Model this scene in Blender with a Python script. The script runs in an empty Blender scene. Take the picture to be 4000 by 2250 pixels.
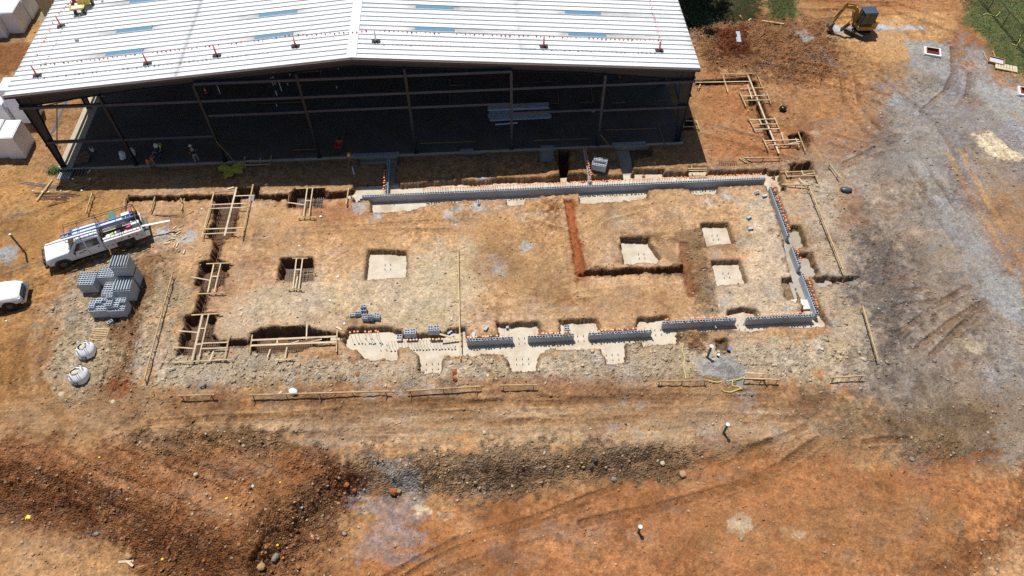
import bpy, bmesh, math, random
import numpy as np
from mathutils import Vector, Matrix
random.seed(7)
D = bpy.data
SC = bpy.context.scene
COL = SC.collection
rad = math.radians

# ---------------------------------------------------------------- camera
CAMH = 44.4
FPX = 2930.0
RM = np.array([[0.99841023, -0.0561194, -0.00525589],
               [0.04803404, 0.79834526, 0.60028125],
               [0.02949141, 0.5995794, -0.79977172]])      # rows: right, up, forward
cd = D.cameras.new("camera")
cam = D.objects.new("camera", cd)
COL.objects.link(cam)
cam.matrix_world = Matrix(((RM[0][0], RM[1][0], -RM[2][0], 0), (RM[0][1], RM[1][1], -RM[2][1], 0),
                           (RM[0][2], RM[1][2], -RM[2][2], CAMH), (0, 0, 0, 1)))
cd.sensor_width = 36
cd.lens = FPX / 4000 * 36
cd.clip_start = 0.5
cd.clip_end = 3000
SC.camera = cam
# ---------------------------------------------------------------- sky, sun, exposure
SUN = Vector((-0.185, 0.385, 1.0)).normalized()
w = D.worlds.new("World")
SC.world = w
w.use_nodes = True
nt = w.node_tree
sky = nt.nodes.new('ShaderNodeTexSky')
sky.sky_type = 'NISHITA'
sky.sun_disc = False
sky.sun_elevation = math.asin(SUN.z)
sky.sun_rotation = math.atan2(SUN.x, SUN.y)
nt.links.new(sky.outputs[0], nt.nodes['Background'].inputs[0])
nt.nodes['Background'].inputs[1].default_value = 0.07
sl = D.lights.new("sun", 'SUN')
sl.energy = 4.8
sl.angle = rad(0.5)
sl.color = (1, 0.96, 0.89)
so = D.objects.new("sun", sl)
COL.objects.link(so)
so.rotation_euler = SUN.to_track_quat('Z', 'Y').to_euler()
so.location = (0, 40, 60)
SC.view_settings.view_transform = 'Standard'
SC.view_settings.look = 'None'
SC.view_settings.exposure = 0.1
SC.cycles.use_denoising = False
SC.cycles.max_bounces = 5
SC.cycles.diffuse_bounces = 3
GAIN = 1.45


def lin(c):
    return tuple(((x / 255) / 12.92 if x <= 10 else ((x / 255 + 0.055) / 1.055) ** 2.4) for x in c)


def alb(*c):
    return tuple(min(0.85, x / GAIN) for x in lin(c))


# ---------------------------------------------------------------- photo pixel (4000 x 2250) -> place on the ground
def ray(u, v):
    return RM.T @ np.array([(u - 2000) / FPX, -(v - 1125) / FPX, 1.0])


def G(u, v, z=0.0):
    d = ray(u, v)
    t = (z - CAMH) / d[2]
    return (float(d[0] * t), float(d[1] * t))


def GP(pts, z=0.0, s=1.0):
    return [G(u * s, v * s, z) for u, v in pts]


VS = 4000 / 2576.0
# ---------------------------------------------------------------- noise
_rng = np.random.RandomState(3)
_T = _rng.rand(16, 256, 256).astype(np.float32)


def vn(x, y, k=0):
    t = _T[k % 16]
    xi = np.floor(x).astype(np.int32)
    yi = np.floor(y).astype(np.int32)
    fx = (x - xi).astype(np.float32)
    fy = (y - yi).astype(np.float32)
    fx = fx * fx * (3 - 2 * fx)
    fy = fy * fy * (3 - 2 * fy)
    a = t[xi & 255, yi & 255]
    b = t[(xi + 1) & 255, yi & 255]
    c = t[xi & 255, (yi + 1) & 255]
    d = t[(xi + 1) & 255, (yi + 1) & 255]
    return (a + (b - a) * fx) * (1 - fy) + (c + (d - c) * fx) * fy


def fbm(x, y, s, o=4, k=0, g=0.5):
    """fractal noise about 0, feature size s metres"""
    r = np.zeros_like(x, dtype=np.float32)
    a = 1.0
    n = 0.0
    f = 1.0 / s
    for i in range(o):
        r += a * (vn(x * f + 17.3 * i + 40, y * f + 9.1 * i + 40, k + i) - 0.5)
        n += a
        a *= g
        f *= 2.03
    return r / n * 2


def sstep(a, b, x):
    t = np.clip((x - a) / (b - a), 0, 1)
    return t * t * (3 - 2 * t)


def sdf(poly, X, Y):
    """signed distance to a closed polygon, negative inside"""
    d = np.full(X.shape, 1e9, np.float32)
    ins = np.zeros(X.shape, bool)
    n = len(poly)
    for i in range(n):
        ax, ay = poly[i]
        bx, by = poly[(i + 1) % n]
        ex, ey = bx - ax, by - ay
        wx, wy = X - ax, Y - ay
        t = np.clip((wx * ex + wy * ey) / (ex * ex + ey * ey + 1e-9), 0, 1)
        dd = (wx - ex * t) ** 2 + (wy - ey * t) ** 2
        d = np.minimum(d, dd)
        c = ((ay <= Y) & (by > Y)) | ((ay > Y) & (by <= Y))
        if abs(ey) > 1e-9:
            ins ^= c & (X < ax + (Y - ay) * ex / ey)
    d = np.sqrt(d)
    return np.where(ins, -d, d)


def ldf(path, X, Y):
    """distance to a polyline and the running length there"""
    d = np.full(X.shape, 1e9, np.float32)
    s = np.zeros(X.shape, np.float32)
    sg = np.zeros(X.shape, np.float32)
    L = 0
    for (ax, ay), (bx, by) in zip(path[:-1], path[1:]):
        ex, ey = bx - ax, by - ay
        l = math.hypot(ex, ey) + 1e-9
        wx, wy = X - ax, Y - ay
        t = np.clip((wx * ex + wy * ey) / (l * l), 0, 1)
        dd = np.sqrt((wx - ex * t) ** 2 + (wy - ey * t) ** 2)
        m = dd < d
        d = np.where(m, dd, d)
        s = np.where(m, L + t * l, s)
        sg = np.where(m, (wx * ey - wy * ex) / l, sg)
        L += l
    return d, s, sg


# ---------------------------------------------------------------- terrain grid
STEP = 0.075
gx = np.concatenate([-58 - np.geomspace(0.5, 340, 26)[::-1], np.arange(-58, 62, STEP), 62 + np.geomspace(0.5, 340, 26)])
gy = np.concatenate([9 - np.geomspace(0.5, 340, 26)[::-1], np.arange(9, 80, STEP), 80 + np.geomspace(0.5, 500, 28)])
NX, NY = len(gx), len(gy)
X, Y = np.meshgrid(gx, gy)
X = X.astype(np.float32)
Y = Y.astype(np.float32)
Z = np.zeros_like(X)
RGB = np.zeros(X.shape + (3,), np.float32)
ROUGH = np.full(X.shape, 0.028, np.float32)      # height of small clods
ROCK = np.full(X.shape, 0.12, np.float32)        # how many loose stones
WN1 = fbm(X, Y, 1.3, 5, 1, 0.6)
WN2 = fbm(X, Y, 5.0, 4, 5, 0.55)
WN3 = fbm(X, Y, 0.35, 3, 9, 0.6)
WN4 = fbm(X, Y, 0.6, 5, 4, 0.75)
STR = fbm(X * 0.16, Y, 0.5, 4, 11, 0.55)         # drawn out along the haul road


def crop(pts, m):
    xs = [p[0] for p in pts]
    ys = [p[1] for p in pts]
    i0, i1 = np.searchsorted(gx, min(xs) - m), np.searchsorted(gx, max(xs) + m)
    j0, j1 = np.searchsorted(gy, min(ys) - m), np.searchsorted(gy, max(ys) + m)
    return (slice(max(0, j0 - 1), j1 + 1), slice(max(0, i0 - 1), i1 + 1))


def paint(pts, col, f=0.5, a=1.0, n=1.0, s=VS, z=0.0, rough=None, rock=None, world=False, streak=0.0):
    """soil of another kind inside a patch: edge feather f metres, ragged by n metres"""
    P = pts if world else GP(pts, z, s)
    sl = crop(P, f + n * 1.5 + 0.5)
    x, y = X[sl], Y[sl]
    d = sdf(P, x, y) + n * (WN1[sl] * 1.1 + WN3[sl] * 0.35 + WN2[sl] * 0.9 * min(1, n)) + streak * STR[sl]
    d = d + (0.22 + 0.55 * f) * (WN4[sl] * 1.5 + WN3[sl])
    t = (sstep(f, -f, d) * a * np.clip(1 + 0.5 * WN4[sl] - 0.25 * (a < 0.9), 0, 1))[..., None]
    RGB[sl] = RGB[sl] * (1 - t) + np.array(alb(*col), np.float32) * t
    if rough is not None:
        ROUGH[sl] = ROUGH[sl] * (1 - t[..., 0]) + rough * t[..., 0]
    if rock is not None:
        ROCK[sl] = ROCK[sl] * (1 - t[..., 0]) + rock * t[..., 0]


def spot(u, v, r, col, a=1.0, n=0.6, s=VS, ry=None, **k):
    cx, cy = G(u * s, v * s)
    ry = ry or r
    P = [(cx + r * math.cos(i * math.pi / 5), cy + ry * math.sin(i * math.pi / 5)) for i in range(10)]
    paint(P, col, f=k.pop('f', 0.25), a=a, n=n, world=True, **k)


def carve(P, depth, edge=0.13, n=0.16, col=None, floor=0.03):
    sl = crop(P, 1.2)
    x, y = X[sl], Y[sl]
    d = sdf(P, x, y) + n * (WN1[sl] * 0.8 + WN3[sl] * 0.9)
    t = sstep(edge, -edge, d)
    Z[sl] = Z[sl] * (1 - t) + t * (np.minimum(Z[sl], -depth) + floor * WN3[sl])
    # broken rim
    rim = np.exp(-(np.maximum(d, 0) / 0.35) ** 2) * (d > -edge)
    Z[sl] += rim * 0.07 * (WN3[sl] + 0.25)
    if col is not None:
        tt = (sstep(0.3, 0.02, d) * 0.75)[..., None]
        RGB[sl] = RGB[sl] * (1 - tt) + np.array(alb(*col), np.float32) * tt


def mound(u, v, r, h, s=1.0, ry=None, n=0.35, z=0.0):
    cx, cy = G(u * s, v * s, z)
    ry = ry or r
    sl = crop([(cx, cy)], max(r, ry) * 1.6 + 0.5)
    x, y = X[sl], Y[sl]
    d = np.sqrt(((x - cx) / r) ** 2 + ((y - cy) / ry) ** 2) + n * WN1[sl]
    Z[sl] += h * np.clip(1 - d, 0, 1) ** 0.9 + (d < 1) * WN3[sl] * h * 0.18


def berm(path, w, h, s=1.0, z=0.0):
    P = GP(path, z, s)
    sl = crop(P, w * 2 + 0.5)
    d, _, _ = ldf(P, X[sl], Y[sl])
    d = d / w + 0.35 * WN1[sl]
    Z[sl] += h * np.clip(1 - d, 0, 1) * (1 + 0.7 * WN3[sl])


def track(path, w=0.45, depth=0.05, tread=0.03, s=1.0, gauge=None, col=None, a=0.4, z=0.0, strong=0):
    """wheel or crawler ruts pressed into the soil"""
    P = GP(path, z, s)
    sl = crop(P, (gauge or 0) + w + 0.6)
    d, L, sg = ldf(P, X[sl], Y[sl])
    d = np.abs(np.abs(sg if gauge else d) - (gauge or 0) / 2) if gauge else d
    far, _, _ = ldf(P, X[sl], Y[sl])
    ok = far < (gauge or 0) / 2 + w + 0.3
    d = d + 0.05 * WN3[sl]
    fade = np.clip(0.75 + strong + WN2[sl] * 1.2, 0, 1)
    depth, tread = depth * 1.5, tread * 1.4
    t = sstep(w / 2 + 0.07, w / 2 - 0.07, d) * ok * fade
    Z[sl] -= t * (depth + tread * (0.5 + 0.5 * np.sin(L * 2 * math.pi / 0.30)))
    Z[sl] += ok * fade * np.exp(-((d - w / 2 - 0.1) / 0.09) ** 2) * depth * 0.9
    if col is not None:
        t = (t * a)[..., None]
        RGB[sl] = RGB[sl] * (1 - t) + np.array(alb(*col), np.float32) * t


# --- soils, broad to small (V = pixels of the 2576-wide view)
RGB[:] = np.array(alb(178, 132, 84), np.float32)
ORANGE, TAN, GREY, GRAVEL = (172, 108, 56), (190, 144, 98), (150, 128, 104), (152, 150, 148)
CREAM, BROWN, DARK, STONY = (232, 212, 176), (128, 76, 40), (104, 82, 60), (182, 162, 134)
paint([(-400, 380), (420, 440), (380, 560), (100, 800), (-60, 1100), (-500, 1100)], (188, 138, 76), 1.5, 0.9, 2)
paint([(-60, 560), (120, 560), (110, 760), (90, 1000), (-60, 1080)], (176, 126, 66), 1.0, 0.7, 1.5)
paint([(1960, 440), (2060, 330), (2180, 240), (2300, 120), (2420, 120), (2500, 180), (2700, 260), (2900, 1300), (2420, 1180), (2200, 1060), (2100, 980), (2060, 820), (2010, 640)], (156, 140, 126), 2.0, 1, 2.5, rough=0.02, rock=0.25)
paint([(2060, 560), (2200, 560), (2330, 760), (2260, 980), (2130, 920), (2080, 760)], (122, 112, 106), 1.2, 0.9, 2, rough=0.06, rock=0.3)
paint([(2400, 450), (2700, 520), (2800, 900), (2576, 900), (2470, 660)], (178, 124, 72), 1.2, 0.8, 2.5, streak=1)
paint([(2330, 700), (2576, 760), (2650, 1120), (2400, 1100), (2300, 900)], (146, 124, 100), 1.5, 0.7, 2.5)
# building pad
paint([(330, 470), (900, 470), (2020, 440), (2100, 820), (1900, 900), (330, 900)], (204, 162, 118), 1.0, 1, 1.0, rough=0.024)
paint([(520, 520), (1400, 500), (1420, 620), (500, 640)], (204, 154, 98), 1.2, 0.85, 1.5, streak=1.2)
paint([(500, 640), (700, 640), (620, 820), (480, 800)], (198, 156, 118), 1.2, 0.7, 1.5)
paint([(1780, 640), (1870, 600), (1880, 700), (1760, 800)], (166, 132, 98), 0.8, 0.6, 1.2)
paint([(1190, 620), (1420, 520), (1430, 640), (1260, 760)], (168, 122, 78), 1.0, 0.6, 1.6, streak=1)
paint([(520, 640), (700, 650), (660, 760), (520, 740)], (186, 136, 96), 0.8, 0.6, 1.4)
paint([(620, 720), (900, 680), (1160, 600), (1210, 700), (1180, 840), (560, 840)], (208, 184, 152), 1.2, 0.95, 1.6, rock=0.35)
paint([(1040, 660), (1180, 630), (1200, 760), (1060, 800)], (216, 194, 152), 0.8, 0.7, 1.4)
paint([(1200, 640), (1430, 560), (1440, 720), (1740, 710), (1740, 800), (1230, 800)], (194, 150, 102), 1.0, 0.8, 1.2, streak=1.2)
paint([(1440, 510), (1700, 500), (1740, 600), (1560, 600), (1470, 640)], (200, 154, 104), 0.8, 0.8, 1.2)
paint([(1840, 500), (1960, 470), (2010, 640), (2040, 800), (1760, 830), (1800, 720), (1880, 640)], (212, 188, 158), 0.9, 0.9, 1.2, rock=0.3)
paint([(700, 500), (900, 505), (900, 530), (1000, 545), (980, 560), (800, 550)], (186, 118, 72), 0.5, 0.8, 0.8)
# stony belts outside the footings
paint([(1990, 440), (2120, 430), (2160, 700), (2080, 760), (2190, 780), (2220, 930), (2050, 960), (1900, 900), (2080, 830)], (196, 174, 146), 0.9, 0.9, 1.2, rough=0.025, rock=0.7)
paint([(120, 760), (230, 620), (400, 600), (430, 660), (450, 760), (380, 1000), (200, 1010), (90, 960)], (184, 162, 130), 1.0, 0.95, 1.6, rough=0.05, rock=0.9)
paint([(260, 830), (350, 640), (400, 640), (370, 800), (330, 1000), (250, 1010), (300, 900)], (142, 98, 58), 0.5, 0.9, 0.7, rough=0.05, rock=0.5)
paint([(340, 870), (880, 900), (1700, 860), (2060, 850), (2230, 900), (2200, 975), (1600, 965), (340, 985)], (194, 174, 146), 0.8, 1, 1.1, rough=0.05, rock=1.0)
paint([(230, 985), (700, 975), (1700, 950), (2000, 965), (2000, 1000), (1000, 1015), (230, 1040)], (150, 104, 68), 0.5, 0.75, 0.9, streak=1, rock=0.5)
paint([(1150, 955), (1420, 950), (1500, 975), (1100, 985)], (160, 92, 52), 0.5, 0.6, 0.8)
paint([(270, 960), (330, 950), (345, 985), (290, 1005)], (164, 82, 36), 0.4, 0.9, 0.5)
paint([(380, 540), (440, 490), (460, 600), (430, 700), (330, 640)], (196, 152, 112), 0.8, 0.7, 1)
# haul road
paint([(-200, 1000), (400, 1030), (900, 1000), (2050, 985), (2100, 1100), (1700, 1120), (900, 1150), (400, 1120), (-200, 1140)], (186, 148, 108), 1.2, 0.85, 1.2, streak=2.0)
paint([(700, 1060), (1300, 1040), (1950, 1080), (1800, 1120), (900, 1150), (600, 1110)], (196, 172, 142), 1.0, 0.6, 1.5, streak=2.2, rock=0.5)
paint([(430, 1010), (1700, 985), (1720, 1008), (430, 1040)], (138, 92, 54), 0.4, 0.8, 0.5, streak=1)
paint([(2000, 980), (2500, 1000), (2480, 1180), (2240, 1150), (2060, 1080)], (140, 114, 84), 1.2, 0.9, 1.8, rough=0.035, rock=0.4, streak=1)
paint([(2230, 1050), (2380, 1040), (2430, 1180), (2260, 1170)], (116, 88, 54), 0.8, 0.8, 1.2, rough=0.07)
# banks and lower field
paint([(900, 1260), (1300, 1230), (1800, 1150), (2400, 1180), (2800, 1200), (3000, 1700), (700, 1700), (880, 1400)], (180, 118, 66), 0.8, 1, 1.2, z=-0.8, rough=0.024, rock=0.14, streak=0.8)
paint([(1900, 1240), (2300, 1220), (2450, 1330), (2200, 1420), (1850, 1360)], (174, 124, 76), 1.5, 0.7, 2.5, streak=1.5)
paint([(-200, 1120), (300, 1120), (560, 1080), (860, 1150), (900, 1250), (860, 1300), (700, 1449), (560, 1600), (330, 1500), (220, 1335), (-200, 1290)], (160, 104, 58), 0.8, 1, 1.3, rough=0.08, rock=0.4)
paint([(-200, 1165), (200, 1180), (480, 1260), (560, 1330), (620, 1449), (560, 1600), (330, 1500), (220, 1335), (-200, 1290)], (144, 88, 46), 0.6, 0.85, 1.1, rough=0.10, rock=0.6)
paint([(300, 1080), (540, 1060), (760, 1110), (620, 1160), (380, 1150)], (152, 116, 78), 0.7, 0.9, 1.2, rough=0.10, rock=0.7)
paint([(620, 1280), (880, 1180), (840, 1330), (740, 1449), (600, 1500)], (142, 98, 62), 0.6, 0.8, 1.0, rough=0.14, rock=1.2)
paint([(400, 1160), (640, 1300), (600, 1330), (350, 1180)], (204, 152, 108), 0.5, 0.85, 0.6, rough=0.03)
paint([(560, 1130), (700, 1170), (690, 1200), (540, 1160)], (196, 146, 104), 0.4, 0.8, 0.6, rough=0.03)
paint([(520, 1190), (680, 1250), (640, 1290), (520, 1230)], (184, 120, 66), 0.4, 0.8, 0.6, rough=0.04)
paint([(180, 1140), (360, 1240), (340, 1250), (160, 1160)], (200, 142, 98), 0.4, 0.8, 0.5, rough=0.04)
paint([(560, 1370), (700, 1300), (900, 1330), (900, 1600), (560, 1600)], (166, 110, 62), 0.6, 0.8, 1.0, rock=0.5)
paint([(860, 1150), (1300, 1120), (1740, 1145), (1760, 1180), (1500, 1205), (1200, 1245), (900, 1240)], (156, 126, 94), 0.5, 0.9, 0.9, z=-0.4, rough=0.10, rock=0.55)
paint([(800, 1160), (900, 1170), (910, 1240), (820, 1250)], (122, 72, 40), 0.5, 0.9, 0.7, rough=0.1, rock=1)
paint([(940, 1160), (1010, 1150), (1050, 1210), (980, 1230)], (158, 154, 146), 0.4, 0.9, 0.6)
paint([(1120, 1150), (1300, 1160), (1290, 1210), (1140, 1215)], (134, 114, 90), 0.5, 0.6, 0.9)
paint([(900, 1240), (1080, 1235), (1060, 1300), (1040, 1390), (905, 1390)], (156, 150, 152), 0.5, 0.75, 0.9, z=-1, streak=1.6, rough=0.015, rock=.1)
paint([(1040, 1275), (1085, 1268), (1085, 1285), (1050, 1290)], (222, 200, 170), 0.2, 0.9, 0.3, z=-1)
paint([(-200, 1300), (220, 1345), (330, 1449), (500, 1700), (-300, 1700)], (176, 128, 82), 0.8, 0.95, 0.8, z=-1, rough=0.024, rock=0.3)
paint([(-200, 1320), (60, 1345), (260, 1400), (420, 1500), (300, 1520), (-200, 1400)], (206, 158, 104), 0.5, 0.8, 0.6, z=-1)
paint([(2330, 1400), (2500, 1300), (2600, 1150), (2640, 1300), (2500, 1480), (2330, 1500)], (118, 78, 44), 0.6, 0.75, 0.8, rough=0.05, rock=0.4)
paint([(2440, 1460), (2590, 1330), (2700, 1300), (2700, 1700), (2300, 1600)], (196, 152, 108), 0.6, 0.9, 0.5)
# north east
paint([(1745, 45), (1900, 30), (2100, 60), (2140, 180), (2040, 230), (1770, 170)], (164, 112, 68), 0.8, 0.9, 1.2, rough=0.12, rock=0.6)
paint([(1800, 90), (1880, 70), (1900, 130), (1820, 140)], (128, 60, 26), 0.5, 0.9, 0.8, rough=0.13)
paint([(2130, 20), (2360, 0), (2420, 60), (2330, 140), (2240, 160), (2150, 150), (2080, 90)], (214, 162, 102), 0.9, 0.9, 1.4)
paint([(2000, -40), (2400, -40), (2440, 40), (2300, 30), (2060, 40)], (186, 122, 66), 0.8, 0.8, 1.2, streak=1)
paint([(1750, 180), (1900, 190), (2010, 380), (1960, 410), (1780, 410)], (186, 124, 74), 0.6, 0.95, 0.8, rock=0.35)
paint([(1900, 160), (2150, 170), (2230, 300), (2120, 420), (2000, 360)], (176, 120, 72), 0.9, 0.85, 1.4, rock=0.35)
paint([(2100, 470), (2170, 460), (2180, 560), (2110, 600)], (164, 106, 58), 0.7, 0.7, 1.2)
paint([(2340, 120), (2440, 60), (2540, 160), (2500, 200), (2400, 190)], (166, 108, 58), 0.7, 0.9, 1)
paint([(1760, 410), (2030, 400), (2030, 440), (1760, 440)], (186, 152, 122), 0.5, 0.8, 0.7)
# crushed stone
paint([(2230, 250), (2420, 100), (2500, 190), (2700, 260), (2750, 430), (2560, 420), (2480, 330), (2420, 330), (2470, 520), (2576, 760), (2500, 800), (2400, 640), (2300, 520), (2240, 380)], (156, 154, 156), 0.9, 0.8, 2.0, rough=0.03, rock=0.4, streak=0.4)
paint([(2420, 800), (2576, 780), (2650, 960), (2480, 980)], (154, 152, 152), 0.8, 0.7, 1.6, rough=0.03, rock=0.4)
paint([(2120, 880), (2330, 900), (2420, 1000), (2300, 1060), (2150, 980)], (146, 136, 126), 0.9, 0.6, 1.6, rough=0.04)
for P, a in (([(2270, 100), (2385, 110), (2385, 200), (2300, 185)], 1), ([(2450, 200), (2576, 230), (2700, 300), (2700, 420), (2560, 330), (2480, 270)], 0.95),
             ([(2430, 115), (2470, 130), (2500, 200), (2470, 210)], 0.8), ([(2360, 190), (2400, 250), (2340, 230)], 0.7),
             ([(2280, 390), (2330, 380), (2480, 620), (2560, 780), (2500, 780), (2390, 620)], 0.75), ([(2470, 700), (2560, 690), (2600, 840), (2520, 800)], 0.95),
             ([(2460, 920), (2560, 900), (2600, 960), (2480, 960)], 0.6), ([(1820, 610), (1840, 700), (1930, 640)], 0.0),
             ([(2090, 62), (2190, 70), (2140, 92), (2100, 84)], 1), ([(2190, 62), (2330, 68), (2325, 76), (2200, 78)], 1), ([(-20, 620), (44, 618), (50, 640), (20, 660), (-20, 650)], 1),
             ([(2230, 245), (2265, 240), (2268, 275), (2240, 275)], 1), ([(1995, 82), (2030, 78), (2050, 100), (2020, 115)], 0.9),
             ([(1740, 905), (1800, 898), (1870, 915), (1865, 965), (1760, 955)], 1), ([(2060, 130), (2110, 160), (2130, 190), (2080, 160)], 0.5)):
    paint(P, (166, 166, 164) if a > 0.72 else GRAVEL, 0.25, a, 0.45, rough=0.02, rock=0.2)
for P in ([(2095, 60), (2150, 72), (2160, 82), (2100, 80)], [(2200, 62), (2325, 68), (2320, 74), (2210, 74)]):
    paint(P, (205, 205, 205), 0.2, 0.9, 0.3)
paint([(2450, 340), (2490, 333), (2560, 383), (2590, 400), (2555, 405), (2500, 398), (2470, 372)], CREAM, 0.15, 1, 0.35)
for u, v, r in ((2455, 872, .8), (2240, 480, .35), (2215, 505, .5), (2308, 583, .4), (1900, 1040, .7), (2330, 320, .3), (2185, 320, .3), (1115, 1278, .5), (1870, 1310, .75), (2430, 250, .3), (2360, 240, .4), (2260, 620, .25), (2280, 820, .3), (2010, 1335, .5), (2050, 335, .3), (2110, 350, .3)):
    spot(u, v, r, CREAM if r > .7 else (214, 190, 158), 0.85, 0.35, ry=r * 0.55)
random.seed(21)
for u0, u1, v0, v1, n in ((1780, 2000, 480, 820, 16), (1230, 1290, 640, 700, 4), (900, 1500, 520, 560, 6), (700, 1150, 940, 985, 8), (1500, 2200, 1000, 1100, 10), (2050, 2200, 420, 980, 14), (1050, 1700, 880, 950, 8), (100, 360, 760, 980, 8)):
    for _ in range(n):
        spot(random.uniform(u0, u1), random.uniform(v0, v1), random.uniform(.15, .6), (186, 182, 176), random.uniform(.3, .8), 0.5)
for _ in range(150):                                   # odd darker and lighter stains
    u, v = random.uniform(0, 2576), random.uniform(60, 1449)
    if v < 470 and u < 1790:
        continue
    spot(u, v, random.uniform(.3, 1.6), random.choice([(146, 92, 50), (196, 158, 116), (150, 128, 104), (170, 96, 50)]), random.uniform(.2, .5), 1.0, ry=random.uniform(.2, .8), f=0.4)
for u, v, r in ((905, 522, .55), (1122, 540, .35), (1200, 520, .4), (1155, 527, .3), (955, 545, .35), (1210, 455, .55), (1325, 620, .35), (630, 590, .0), (410, 590, .9), (470, 600, .7)):
    if r:
        spot(u, v, r, (196, 196, 198), 0.9, 0.3)
for u, v, r in ((420, 598, .5), (1560, 555, .7), (930, 990, .5), (1040, 1045, .6)):
    spot(u, v, r, (206, 188, 160), 0.6, 0.5)
# strip along the building and behind it
paint([(90, 0), (165, 0), (150, 75), (100, 70)], (176, 166, 140), 0.5, 0.9, 0.4)
paint([(100, 60), (150, 75), (120, 110), (60, 112), (60, 90)], (214, 160, 96), 0.4, 0.9, 0.5)
paint([(-300, 110), (110, 105), (60, 190), (-300, 190)], (142, 88, 44), 0.5, 0.9, 0.6, rough=0.03)
GRASS = (74, 92, 44)
paint([(2395, -200), (2440, 60), (2500, 120), (2520, 175), (2600, 200), (3300, 400), (3300, -200)], (104, 114, 62), 0.5, 1, 0.7, rough=0.03, rock=0)
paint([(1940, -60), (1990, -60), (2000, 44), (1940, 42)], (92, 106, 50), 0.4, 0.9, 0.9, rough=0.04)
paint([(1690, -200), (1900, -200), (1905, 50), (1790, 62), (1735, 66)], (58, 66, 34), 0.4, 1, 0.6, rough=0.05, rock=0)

# --- relief
Z += 0.10 * WN2 * 0.4 + 0.02 * WN1
LOWL = GP([(-900, 1270), (0, 1290), (230, 1325), (330, 1400), (520, 1480), (520, 2400), (-1500, 2400)], -1.2, VS)
LOWR = GP([(683, 1500), (708, 1397), (760, 1330), (824, 1268), (905, 1245), (1200, 1240), (1500, 1203), (1760, 1178), (2100, 1170), (3200, 1200), (3200, 2600), (683, 2600)], -0.9, VS)
TOP = GP([(-900, 1150), (0, 1160), (260, 1170), (700, 1230)], 0, VS)
dl = sdf(LOWL, X, Y) + 0.5 * WN1
dr = sdf(LOWR, X, Y) + 0.4 * WN1
hl = -1.9 * sstep(2.9, 0.0, dl) + 0.25 * np.exp(-((dl - 3.4) / 1.0) ** 2)
hr = -(0.25 + 0.75 * sstep(24, 2, X)) * 1.25 * sstep(1.7, 0.0, dr)
LOW = np.where(np.abs(hl) > np.abs(hr), hl, hr)
Z += LOW
DLO = np.minimum(np.abs(dl - 1.6), np.abs(dr - 1.0))
mound(890, 1166, 1.5, 0.5, VS)
for u, v, r, h in ((760, 1130, 1.8, .35), (640, 1120, 1.6, .3), (500, 1110, 1.6, .3), (680, 1330, 1.6, .5), (760, 1250, 1.6, .45), (1060, 1170, 1.3, .35), (1250, 1165, 1.6, .3), (1560, 1150, 1.4, .25), (2330, 1130, 1.8, .4), (1830, 95, 2.2, .7), (1900, 80, 2.2, .6), (1990, 100, 2.4, .55), (2060, 130, 1.6, .4), (1780, 130, 1.6, .4)):
    mound(u, v, r, h, VS)
mound(2805, 1445, 1.9, 0.5, 1, ry=1.4, n=0.15)
mound(3620, 215, 2.3, 0.25, 1, ry=1.8, n=0.1)
mound(2150, 800, 1.6, 0.3)
mound(2175, 690, 1.2, 0.35)
mound(2265, 690, 1.3, 0.45)
mound(2715, 1322, 1.3, 0.25)
mound(3490, 375, 1.0, 0.25)
berm([(2300, 1040), (2400, 1050), (2560, 1055), (2660, 1045)], 0.55, 0.22)
berm([(2745, 1010), (2740, 1100), (2770, 1210)], 0.8, 0.25)
berm([(2250, 860), (2275, 960), (2290, 1060)], 0.35, 0.1)
berm([(2430, 935), (2520, 920), (2620, 930)], 0.6, 0.18)
berm([(560, 930), (620, 1500)], 0.01, 0.0)
berm([(1340, 850), (1500, 862), (1700, 850)], 0.35, 0.10)
berm([(1660, 1298), (1660, 1298)], 0.1, 0.0)
berm([(550, 1555), (1500, 1545)], 0.5, 0.12)
berm([(1900, 1520), (3050, 1520)], 0.5, 0.10)
berm([(220, 1180), (180, 1300), (160, 1430), (260, 1560)], 0.8, 0.12)
berm([(3450, 870), (3560, 960)], 0.4, 0.1)
TC = (120, 84, 50)
for p in ([(3700, 600), (3790, 760), (3870, 900), (3950, 1060)], [(3760, 600), (3860, 800), (3960, 960), (4020, 1060)]):
    track(p, 0.5, 0.02, 0.0, col=(196, 150, 96), a=0.75)
for p, w_, dp in (([(1480, 2262), (1511, 2244), (1640, 2170), (1785, 2100), (1890, 2065), (2000, 2040), (2150, 1990), (2290, 1935), (2400, 1898), (2508, 1867), (2620, 1840), (2740, 1812)], .34, .05), ([(1560, 2262), (1680, 2180), (1830, 2110), (2010, 2060), (2160, 2010), (2300, 1955)], .3, .035),
                  ([(1717, 2250), (1860, 2190), (2000, 2141), (2110, 2100)], .3, .05), ([(1640, 2262), (1800, 2190), (1950, 2140), (2060, 2110)], .3, .04), ([(2275, 2038), (2400, 2010), (2540, 1985), (2660, 1956), (2824, 1915), (2900, 1895), (2962, 1874), (3070, 1815), (3181, 1743)], .55, .05),
                  ([(3360, 1750), (3440, 1738), (3500, 1742)], .4, .05), ([(2900, 1780), (3050, 1730), (3130, 1690)], .4, .04), ([(2740, 1812), (2900, 1770), (3000, 1740)], .35, .04), ([(2400, 1500), (2900, 1470)], .0, .0)):
    if w_:
        track(p, w_, dp, 0.045 if w_ > .5 else .03, col=(112, 72, 38), a=0.5, z=-0.8)
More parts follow.
